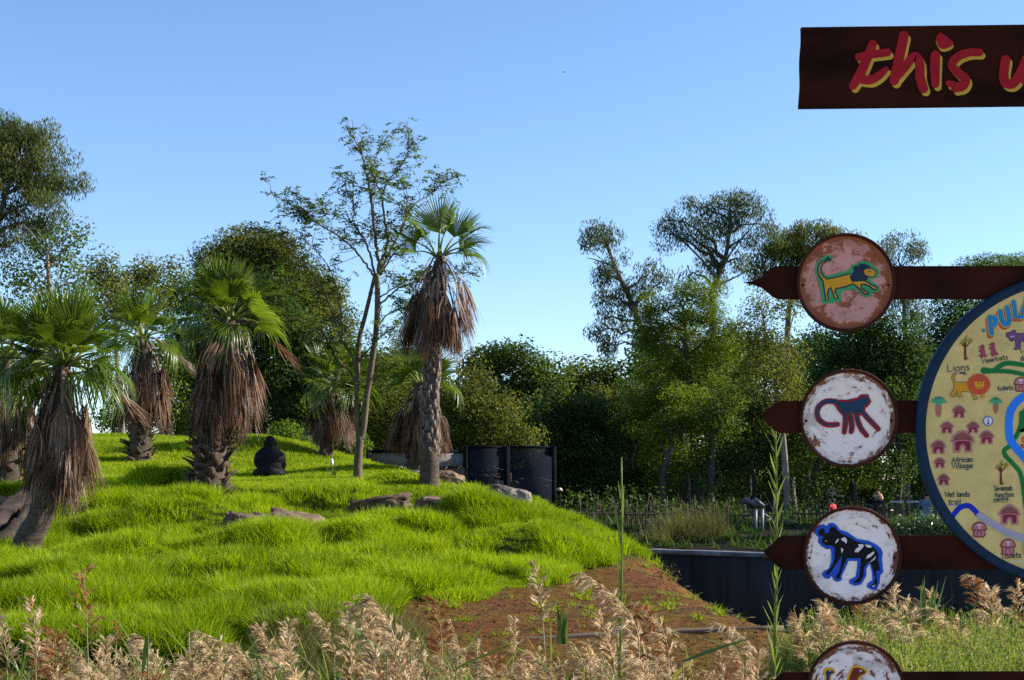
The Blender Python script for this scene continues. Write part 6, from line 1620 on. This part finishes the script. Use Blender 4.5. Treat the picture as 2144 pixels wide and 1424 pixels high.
# ================================================================== animals, people, fences and small things
def union(parts, voxel, smooth=2):
    """one continuous surface from overlapping ellipsoids (centre, radii, euler) and tapered limbs ('limb', pts, radii)"""
    mb = MB(); bm = bmesh.new(); bmesh.ops.create_icosphere(bm, subdivisions=3, radius=1)
    SV = np.array([v.co[:] for v in bm.verts]); SF = np.array([[v.index for v in f.verts] for f in bm.faces]); bm.free()
    for p in parts:
        if p[0] == 'limb':
            c = curve(p[1], 10); rad = np.interp(np.linspace(0, 1, 10), np.linspace(0, 1, len(p[2])), p[2])
            V, q, t = tube(c, rad, 12); mb.add(V, q, t)
            for e, rr in ((c[0], rad[0]), (c[-1], rad[-1])): mb.add(SV * rr + e, tris=SF)
        else:
            V = SV * np.array(p[1])
            if len(p) > 2: V = V @ np.array(Euler(p[2]).to_matrix()).T
            mb.add(V + np.array(p[0]), tris=SF)
    o = bpy.data.objects.new('tmp', mb.mesh('tmp', M['fur'])); COL.objects.link(o)
    m = o.modifiers.new('r', 'REMESH'); m.mode = 'VOXEL'; m.voxel_size = voxel; m.use_smooth_shade = True
    s = o.modifiers.new('s', 'SMOOTH'); s.iterations = smooth * 3; s.factor = 0.5
    dg = bpy.context.evaluated_depsgraph_get(); me = bpy.data.meshes.new_from_object(o.evaluated_get(dg), depsgraph=dg)
    bpy.data.objects.remove(o); me.materials.clear()
    return me


def gorilla():
    b = P(564, 1001, 39.0); b[2] = gz(b[0], b[1]) - 0.02
    t = thing('gorilla', 'black gorilla sitting on the grass with its back turned', 'gorilla', tuple(b))
    k = 0.0131
    me = union([
        ((0, 0.02, 0.20), (0.275, 0.26, 0.25)), ((0, 0.03, 0.36), (0.315, 0.24, 0.26)), ((0, 0.04, 0.52), (0.375, 0.24, 0.21)), ((0, 0.05, 0.64), (0.385, 0.21, 0.15)), ((0, 0.08, 0.75), (0.285, 0.18, 0.11)), ((0, 0.10, 0.83), (0.165, 0.17, 0.12)),
        ((0, 0.12, 0.93), (0.142, 0.17, 0.15)), ((0, 0.11, 1.02), (0.100, 0.14, 0.115)), ((0, 0.26, 0.86), (0.09, 0.09, 0.08)),
        ('limb', [(-0.28, 0.06, 0.62), (-0.32, 0.10, 0.45), (-0.26, 0.32, 0.30), (-0.16, 0.46, 0.24)], [0.105, 0.10, 0.085, 0.06]), ('limb', [(0.28, 0.06, 0.62), (0.32, 0.10, 0.46), (0.27, 0.30, 0.28), (0.18, 0.48, 0.20)], [0.105, 0.10, 0.085, 0.06]),
        ('limb', [(-0.22, 0.02, 0.13), (-0.34, 0.20, 0.14), (-0.26, 0.50, 0.08)], [0.15, 0.12, 0.08]), ('limb', [(0.20, 0.02, 0.13), (0.31, 0.20, 0.14), (0.24, 0.50, 0.08)], [0.14, 0.11, 0.08])], 0.022, 2)
    me.materials.append(M['fur'])
    o = link('body', me, t)
    n = len(me.vertices); co = np.zeros(n * 3); me.vertices.foreach_get('co', co); co = co.reshape(-1, 3); no = np.zeros(n * 3); me.vertices.foreach_get('normal', no); no = no.reshape(-1, 3)
    r = np.random.default_rng(3); i = r.integers(0, n, 9000); C = co[i]; D = nrm(no[i] * 0.45 + np.array((0, 0, -1.0)) + r.normal(0, 0.25, (9000, 3)))
    up = co[i][:, 2] > 0.85; D[up] = nrm(no[i][up] + r.normal(0, 0.3, (up.sum(), 3)))
    V, q = leaf_quads(C - no[i] * 0.004, D, nrm(no[i] + r.normal(0, .3, (9000, 3))), r.uniform(0.025, 0.06, 9000), np.full(9000, 0.007))
    h = MB().add(V, q).build('hair', M['fur'], t)
    t.scale = (1.07, 1.0, 1.02)


gorilla()


def person(label, px, py_head, Y, facing, shirt, hair, trousers=(0.02, 0.02, 0.03), H=1.68, long_hair=False, arms='rail', lean=0.12, bald=False):
    """py_head: row of the crown of the head"""
    p = P(px, py_head, Y); g = gz(p[0], p[1]); s = (p[2] - g) / 1.70
    t = thing('person', label, 'person', (p[0], p[1], g)); f = lean
    if arms == 'rail':
        la = [(-0.19, f * .8, 1.40), (-0.26, f + 0.10, 1.15), (-0.16, f + 0.38, 1.12)]; ra = [(0.19, f * .8, 1.40), (0.26, f + 0.10, 1.15), (0.16, f + 0.38, 1.12)]
    else:
        la = [(-0.19, f * .8, 1.40), (-0.27, f + 0.02, 1.12), (-0.22, f + 0.16, 0.92)]; ra = [(0.19, f * .8, 1.40), (0.27, f + 0.02, 1.12), (0.22, f + 0.16, 0.92)]
    me = union([((0, f, 1.585), (0.074, 0.092, 0.115)), ((0, f + 0.075, 1.545), (0.045, 0.04, 0.06)), ((0, f + 0.105, 1.575), (0.014, 0.022, 0.02)), ((-0.076, f, 1.575), (0.014, 0.025, 0.032)), ((0.076, f, 1.575), (0.014, 0.025, 0.032)),
                ('limb', [(0, f * .95, 1.52), (0, f * .85, 1.38)], [0.052, 0.062]),
                ((0, f * .7, 1.28), (0.185, 0.115, 0.17)), ((0, f * .35, 1.05), (0.15, 0.105, 0.20)), ((0, 0, 0.92), (0.165, 0.12, 0.13)), ('limb', [(-0.17, f * .85, 1.39), (0.17, f * .85, 1.39)], [0.062, 0.062]),
                ('limb', la, [0.055, 0.043, 0.032]), ('limb', ra, [0.055, 0.043, 0.032]), (la[-1], (0.035, 0.05, 0.022)), (ra[-1], (0.035, 0.05, 0.022)),
                ('limb', [(-0.09, 0, 0.90), (-0.10, 0.03, 0.48), (-0.10, 0, 0.08)], [0.088, 0.062, 0.042]), ('limb', [(0.09, 0, 0.90), (0.10, 0.03, 0.48), (0.10, 0, 0.08)], [0.088, 0.062, 0.042]),
                ((-0.10, 0.06, 0.04), (0.045, 0.12, 0.04)), ((0.10, 0.06, 0.04), (0.045, 0.12, 0.04))], 0.016, 1)
    ms_ = [M['skin'], solid('cloth_' + label[:9], shirt, tuple(min(1, c * 1.3) for c in shirt), 6, 0.9), solid('trousers_' + label[:9], trousers, None, rough=0.9)]
    for m in ms_: me.materials.append(m)
    nf = len(me.polygons); ctr = np.zeros(nf * 3); me.polygons.foreach_get('center', ctr); ctr = ctr.reshape(-1, 3)
    hand = np.minimum(np.linalg.norm(ctr - la[-1], axis=1), np.linalg.norm(ctr - ra[-1], axis=1)) < 0.16
    mi = np.where(ctr[:, 2] > 1.45, 0, np.where(ctr[:, 2] > 0.90, 1, 2)); mi[hand] = 0
    me.polygons.foreach_set('material_index', mi.astype(np.int32))
    link('body', me, t)
    if not bald:
        hp = [((0, f - 0.02, 1.62), (0.088, 0.10, 0.095))]
        if long_hair: hp += [((0, f - 0.06, 1.52), (0.092, 0.06, 0.16)), ((0, f - 0.075, 1.40), (0.08, 0.04, 0.12))]
        hm = union(hp, 0.016, 1); hm.materials.append(solid('hair_' + label[:9], hair, tuple(c * 1.6 for c in hair), 20, 0.6)); link('hair', hm, t)
    t.rotation_euler = (0, 0, facing); t.scale = (s, s, s)
    return t


person('person with long brown hair and a dark top leaning on the white rail', 1847, 1029, 47.6, R(105), (0.03, 0.03, 0.035), (0.16, 0.055, 0.025), long_hair=True, lean=0.20)
person('pale short haired person leaning on the rail beside the long haired one', 1834, 1034, 48.2, R(-70), (0.025, 0.03, 0.035), (0.30, 0.19, 0.11), lean=0.18)
person('person in a blue grey shirt seen from behind at the rail by the map', 1941, 1030, 45.8, R(-12), (0.13, 0.17, 0.22), (0.02, 0.014, 0.010), arms='down', lean=0.14)
person('person in a red top half hidden behind the stick fence', 1745, 1044, 50.0, R(40), (0.55, 0.03, 0.05), (0.02, 0.014, 0.010), arms='down', lean=0.05)

# ---- netted enclosure behind the mound
def enclosure():
    Yf = 46.5; x0, x1, x2, x3 = [(q - 1072) * Yf / F for q in (770, 976, 1061, 1160)]; zt = ZC + 66 / F * Yf; zl = ZC + 58 / F * Yf
    g = gz(x3, Yf) - 1.0
    t = thing('mesh_enclosure', 'dark framed netting enclosure behind the crest of the mound', 'enclosure', (x1, Yf, g)); o = np.array(t.location)
    for x, w, zz in ((x1, 0.09, zt), (x2, 0.20, zt), (x3, 0.15, zt), (x0, 0.08, zl)):
        V, q = box((x, Yf, (zz + g) / 2), (w, 0.14, zz - g)); MB().add(V - o, q).build('post', M['fence_metal'], t)
    for xa, xb, z, h in ((x1 + .045, x2 - .10, zt - 0.04, 0.08), (x2 + .10, x3 - .075, zt - 0.04, 0.08), (x0 + .04, x1 - .08, zl - 0.05, 0.1), (x1 + .045, x2 - .10, g + 0.55, 0.07), (x2 + .10, x3 - .075, g + 0.55, 0.07)):
        V, q = box(((xa + xb) / 2, Yf, z), (xb - xa, 0.09, h)); MB().add(V - o, q).build('rail', M['fence_metal'], t)
    for xa, xb, za, zb in ((x1 + .045, x2 - .10, g + 0.6, zt - .08), (x2 + .10, x3 - .075, g + 0.6, zt - .08)):
        V, q = box(((xa + xb) / 2, Yf + 0.02, (za + zb) / 2), (xb - xa, 0.004, zb - za)); MB().add(V - o, q).build('netting', M['net'], t)
    # pale screen under the roof of the lower wing and its dark back wall
    V, q = box(((x0 + x1) / 2, Yf + 0.03, zl - 0.33), (x1 - x0 - 0.2, 0.03, 0.42)); MB().add(V - o, q).build('pale_screen', solid('screen', (0.26, 0.23, 0.24), (0.16, 0.145, 0.155), 2.5, 0.9), t)
    V, q = box(((x0 + x1) / 2, Yf + 0.5, (zl - 0.6 + g) / 2), (x1 - x0, 0.1, zl - 0.6 - g)); MB().add(V - o, q).build('back_wall', M['fence_metal'], t)
    V, q = box(((x1 + x3) / 2, Yf + 2.2, (zt - 1.0 + g) / 2), (x3 - x1, 0.1, zt - 1.0 - g)); MB().add(V - o, q).build('back_wall', M['fence_metal'], t)
    # sloping hand rail and timber boxes behind the netting
    def pipe(a, b, r_, Y, nm, mat):
        A = P(*a, Y) - o; B = P(*b, Y) - o; V, q, c = tube([A, B], r_, 6); MB().add(V, q, c).build(nm, mat, t)
    pipe((978, 967), (1055, 984), 0.013, 47.4, 'sloping_rail', M['steel']); pipe((1080, 989), (1160, 1008), 0.013, 47.4, 'sloping_rail', M['steel']); pipe((1073, 1000), (1096, 1003), 0.012, 47.8, 'sloping_rail', M['steel'])
    for a, b, w in (((1016, 993), (1016, 1013), 8), ((1024, 994), (1047, 1001), 5), ((1025, 996), (1025, 1015), 6), ((1040, 1000), (1040, 1018), 7), ((1075, 1008), (1085, 1012), 6), ((1068, 990), (1068, 1014), 6), ((1140, 1018), (1148, 1020), 5)):
        A = P(*a, 47.2) - o; B = P(*b, 47.2) - o; V, q, c = tube([A, B], w * 0.5 * 47.2 / F, 4); MB().add(V, q, c).build('timber', M['timber'], t)
    return t


enclosure()
b = P(1172, 1026, 45.5); g = gz(b[0], b[1])
t = thing('path_lamp', 'small lamp with a pale dome beside the corner post of the netting', 'lamp', (b[0], b[1], g))
V, q, c = tube([(0, 0, -0.1), (0, 0, b[2] - g - 0.03)], 0.025, 8); MB().add(V, q, c).build('post', M['fence_metal'], t)
prof = [(0.005, 0.075), (0.04, 0.068), (0.07, 0.045), (0.085, 0.01), (0.08, -0.02), (0.02, -0.03)]
a = np.arange(16) * 2 * np.pi / 16; V = np.concatenate([np.stack([r_ * np.cos(a), r_ * np.sin(a), np.full(16, z)], -1) for r_, z in prof])
i, j = np.meshgrid(np.arange(5), np.arange(16), indexing='ij')
q = np.stack([i * 16 + j, i * 16 + (j + 1) % 16, (i + 1) * 16 + (j + 1) % 16, (i + 1) * 16 + j], -1).reshape(-1, 4)
o = MB().add(V, q[:, ::-1]).build('dome', solid('dome', (0.62, 0.48, 0.38), None, rough=0.5), t, True); o.location = (0, 0, b[2] - g)

# ---- rustic fence of sticks
def stick_fence():
    r = np.random.default_rng(9); Y = 45.0; x0, x1 = (1176 - 1072) * Y / F, (1925 - 1072) * Y / F
    t = thing('stick_fence', 'rustic fence of crooked upright sticks at the edge of the wood', 'fence', (x0, Y, gz(x0, Y))); o = np.array(t.location)
    n = 120
    for k in range(n):
        x = x0 + (x1 - x0) * (k + r.uniform(-.3, .3)) / n; y = Y + r.normal(0, 0.06); g = gz(x, y); h = r.uniform(0.45, 0.95) * (1.15 if r.uniform() < .15 else 1)
        a = np.array((x, y, g - 0.1)); l = r.normal(0, 0.09, 2); e = np.array((x + l[0], y + l[1], g + h)); m = (a + e) / 2 + np.append(r.normal(0, 0.03, 2), 0)
        V, q, c = tube(curve([a, m, e], 5) - a, np.linspace(1, 0.55, 5) * r.uniform(0.012, 0.030), 5)
        ob = MB().add(V, q, c).build('stick', M['stick'], t); ob.location = tuple(a - o)
    for k, (a, b) in enumerate((((1430, 1066), (1530, 1079)), ((1525, 1079), (1605, 1074)), ((1660, 1075), (1730, 1072)), ((1180, 1072), (1300, 1075)), ((1290, 1076), (1440, 1072)))):
        A, B = P(*a, Y - 0.09), P(*b, Y - 0.09); V, q, c = tube(curve([A, (A + B) / 2 + (0, 0, -0.04), B], 6) - o, 0.035, 6); MB().add(V, q, c).build('branch_rail', M['stick'], t)


stick_fence()

# ---- white topped rail where the visitors lean
def visitor_rail():
    Y = 47.0; xa, xb = (1815 - 1072) * Y / F, (2250 - 1072) * Y / F; zt = ZC - 51 / F * Y; g = gz(xa, Y)
    t = thing('visitor_rail', 'dark picket railing with a white top rail beside the map', 'railing', (xa, Y, g)); o = np.array(t.location)
    for a, b in ((1815, 1862), (1862, 1892), (1899, 1925), (1931, 1990), (1996, 2060), (2066, 2250)):
        p, q_ = (a - 1072) * Y / F, (b - 1072) * Y / F; V, q = box(((p + q_) / 2, Y, zt), (q_ - p, 0.10, 0.055)); MB().add(V - o, q).build('top_rail', M['white_rail'] if a >= 1862 else M['fence_metal'], t)
    for k, x in enumerate(np.arange(xa, xb, 0.19)):
        V, q = box((x, Y + 0.05, (zt - 0.06 + g) / 2), (0.09, 0.04, zt - 0.06 - g)); MB().add(V - o, q).build('picket', M['bark_dark'], t)


visitor_rail()

# ---- grey interpretive stand
def stand():
    Y = 42.0; b = P(1588, 1112, Y); b[2] = gz(b[0], b[1]); t = thing('display_stand', 'grey metal display stand with two tilted panels behind the moat wall', 'display stand', tuple(b)); k = Y / F
    def pp(px, py, dy=0): return P(px, py, Y + dy) - b
    for px in (1582, 1596):
        A = pp(px, 1112); A[2] = -0.1; B = pp(px, 1066); V, q = box((A + B) / 2, (0.085, 0.07, B[2] - A[2])); MB().add(V, q).build('post', M['steel'], t)
    for a, c, nm in (((1557, 1045), (1584, 1062), 'panel'), ((1578, 1046), (1596, 1062), 'panel')):
        A, B = pp(*a), pp(*c); m = (A + B) / 2; L = np.linalg.norm(B - A); ang = math.atan2(-(B[2] - A[2]), B[0] - A[0]); V, q = box((0, 0, 0), (L, 0.40, 0.035)); o = MB().add(V, q).build(nm, M['steel'], t); o.location = tuple(m + (0, 0.12, 0)); o.rotation_euler = (R(-20), ang, 0)
    for a, c in (((1588, 1068), (1613, 1084)), ((1598, 1094), (1614, 1086))):
        V, q, c_ = tube([pp(*a), pp(*c)], 0.018, 6); MB().add(V, q, c_).build('brace', M['steel'], t)


stand()

# ---- planting on the far bank
M['drybush'] = leafmat('dry_bush', (0.018, 0.013, 0.008), (0.065, 0.042, 0.022), 0.25)
for k, (px, Y, L, lab, m) in enumerate([(1372, 38.2, 0.55, 'small olive grass tussock at the left of the far bank', 'tussock'), (1405, 39.8, 0.75, 'brownish ornamental grass tussock, second from the left on the far bank', 'tussock'), (1445, 39.0, 0.95, 'largest brownish ornamental grass tussock on the far bank', 'tussock'), (1490, 39.6, 0.85, 'ornamental grass tussock beside the strap leaved plants', 'tussock')]):
    r = np.random.default_rng(80 + k); p = P(px, 1100, Y); g = gz(p[0], p[1]); b = MB()
    for j in range(420):
        a = r.uniform(0, 6.283); el = math.pi / 2 - abs(r.normal(0, 0.55)); blade(b, np.append(r.normal(0, 0.22, 2), 0), (math.cos(a) * math.cos(el), math.sin(a) * math.cos(el), math.sin(el)), L * 1.5 * r.uniform(0.6, 1.1), 0.012, 0.35 * r.uniform(0.3, 1.5), r, 4)
    t = thing('grass_tussock', lab, 'grass tussock', (p[0], p[1], g), 'tussocks on the far bank'); o = b.build('blades', M[m], t); kind(o, 'stuff')
for k, (px, Y, lab) in enumerate([(1515, 43, 'glossy strap leaved plant left of the grey stand'), (1538, 43.4, 'small strap leaved plant just left of the grey stand'), (1562, 43.2, 'strap leaved plant touching the grey stand'), (1245, 43.5, 'dark strap leaved plant left of the stick fence gap'), (1290, 44, 'dark strap leaved plant near the left end of the stick fence'), (1640, 43, 'strap leaved plant right of the tall leafy reed')]):
    strap_plant(lab, px, 1100, Y, 30, 0.85, 0.055, 90 + k, spread=0.62, group='strap leaved plants on the far bank', droop=0.5)
for k, (px, Y, w) in enumerate([(1885, 32.5, 30), (1935, 32.2, 34), (1985, 32.0, 34), (2040, 31.8, 36)]):
    tree(('leafy plant nearest the dog disc on top of the moat wall', 'tallest leafy plant in front of the blue grey shirt', 'leafy plant left of the map rim on the moat wall', 'leafy plant on the moat wall hidden by the map')[k], [(px, 1130), (px, 1118)], Y, 0.02, [(px - 8, 1116, w * .6, 12), (px + 10, 1113, w * .6, 12), (px, 1105, w * .5, 9)], 'round', 'strap', 'bark_dark', 0.7, 70 + k, group='leafy plants on the moat wall', cat='plant', name='leafy_plant', fill=1.6, size=0.5, twig=0.5)
for k, (px, py, Y, w, lab) in enumerate([(1352, 1186, 26.6, 26, 'dark dry shrub at the top of the moat edge'), (1400, 1216, 24.4, 34, 'dark brown dry shrub halfway down the moat edge'), (1448, 1246, 22.4, 34, 'low dark dry shrub at the lower moat edge')]):
    tree(lab, [(px, py + 20), (px, py + 6)], Y, 0.02, [(px, py, w, 16), (px + 10, py + 10, w, 12), (px - 6, py - 10, w * .5, 10)], 'fine', 'drybush', 'bark_dark', 1.0, 75 + k, group='dry shrubs on the moat edge', cat='shrub', name='dry_shrub', fill=2.5, size=0.42, twig=0.8)
# white lily and its leaves near the bare trunk
t = strap_plant('white flowered lily plant on the mound left of the bare trunk', 700, 995, 37.5, 16, 0.5, 0.035, 99, spread=0.7, name='lily_plant', droop=0.4)
p = P(692, 976, 37.5); mb = MB(); V, q, c = tube([(0, 0, 0), (-0.06, 0, 0.33)], 0.008, 5); mb.add(V, q, c, mi=1)
V, q, c = tube([(-0.06, 0, 0.31), (-0.063, 0, 0.38), (-0.065, 0, 0.46), (-0.067, 0, 0.52)], [0.012, 0.045, 0.035, 0.004], 8); mb.add(V, q, c)
mb.build('flower', [M['white'], M['petiole']], t)

# ---- fallen weathered trunk at the left edge
A = [P(-90, 1150, 25.4), P(-20, 1105, 26.2), P(40, 1050, 27.4), P(92, 1005, 29.0)]
for a in A: a[2] = max(a[2], gz(a[0], a[1]) + 0.12)
t = thing('fallen_trunk', 'weathered grey fallen trunk behind the leaning palm at the left edge', 'fallen tree', tuple(A[0])); o = np.array(t.location)
def rough(V, amp, s): return V + (np.stack([fbm(V[:, 0] * s + V[:, 2] * s, V[:, 1] * s + 3 * k + V[:, 2] * s * .4, 50 + k, 3) for k in range(3)], -1) - 0.5) * amp
V, q, c = tube(curve(A, 26) - o, np.linspace(0.24, 0.13, 26), 22); MB().add(rough(V, 0.22, 5.5), q, c).build('trunk', M['dead_log'], t)
B = [P(-40, 1150, 25.4), P(20, 1115, 26.0), P(60, 1062, 27.0)]; V, q, c = tube(curve(B, 18) - o, np.linspace(0.16, 0.09, 18), 14); MB().add(rough(V, 0.12, 4), q, c).build('limb', M['dead_log'], t)

# ---- birds
def bird(label, px, py, Y, span):
    p = P(px, py, Y); t = thing('bird', label, 'bird', tuple(p)); s = span
    body = union([((0, 0, 0), (0.30 * s, 0.07 * s, 0.075 * s)), ((0.27 * s, 0, 0.02 * s), (0.08 * s, 0.055 * s, 0.06 * s)), ((-0.32 * s, 0, 0.0), (0.14 * s, 0.05 * s, 0.02 * s))], 0.02 * s, 1); body.materials.append(M['black']); link('body', body, t)
    for sg in (-1, 1):
        mb = MB(); V = [(0.10, 0, .02), (0.16, .22, .09), (0.08, .50, .05), (-0.04, .46, .04), (-0.10, .20, .07), (-0.08, 0, .02)]; V = np.array(V) * s * (1, sg, 1); n = 6
        W2 = np.concatenate([V, V - (0, 0, .012 * s)]); q = [(k, (k + 1) % n, (k + 1) % n + n, k + n) for k in range(n)] + [(0, 1, 4, 5), (1, 2, 3, 4), (11, 10, 7, 6), (10, 9, 8, 7)]
        mb.add(W2, q).build('wing', M['black'], t)
    t.rotation_euler = (0.1, R(-14), R(20))


bird('dark bird flying in the open blue sky left of the name board', 1180, 151, 120, 0.42)
bird('tiny distant bird in the sky close to the name board', 1580, 204, 160, 0.22)

# low dark planting that covers the far bank
def bank_cover():
    n = 900; x = RNG.uniform(2.5, 15, n); y = wall_y(x) + RNG.uniform(1.2, 11.5, n); k = (fbm(x * 0.6, y * 0.6, 91) > 0.40); x, y = x[k], y[k]
    r = np.random.default_rng(44); m = MB()
    for s in range(20):
        az = r.uniform(0, 6.283); el = r.uniform(0.5, 1.3); blade(m, np.append(r.normal(0, 0.12, 2), 0), (math.cos(az) * math.cos(el), math.sin(az) * math.cos(el), math.sin(el)), r.uniform(0.18, 0.42), r.uniform(0.02, 0.045), r.uniform(0.2, 0.7), r, 4)
    scatter('ground_cover', x, y, ground_h(x, y), m.mesh('cover_clump', M['dark']), RNG.uniform(0.6, 1.2, len(x)), 'low dark leafy ground cover on the far bank behind the moat wall', 0.1)


bank_cover()
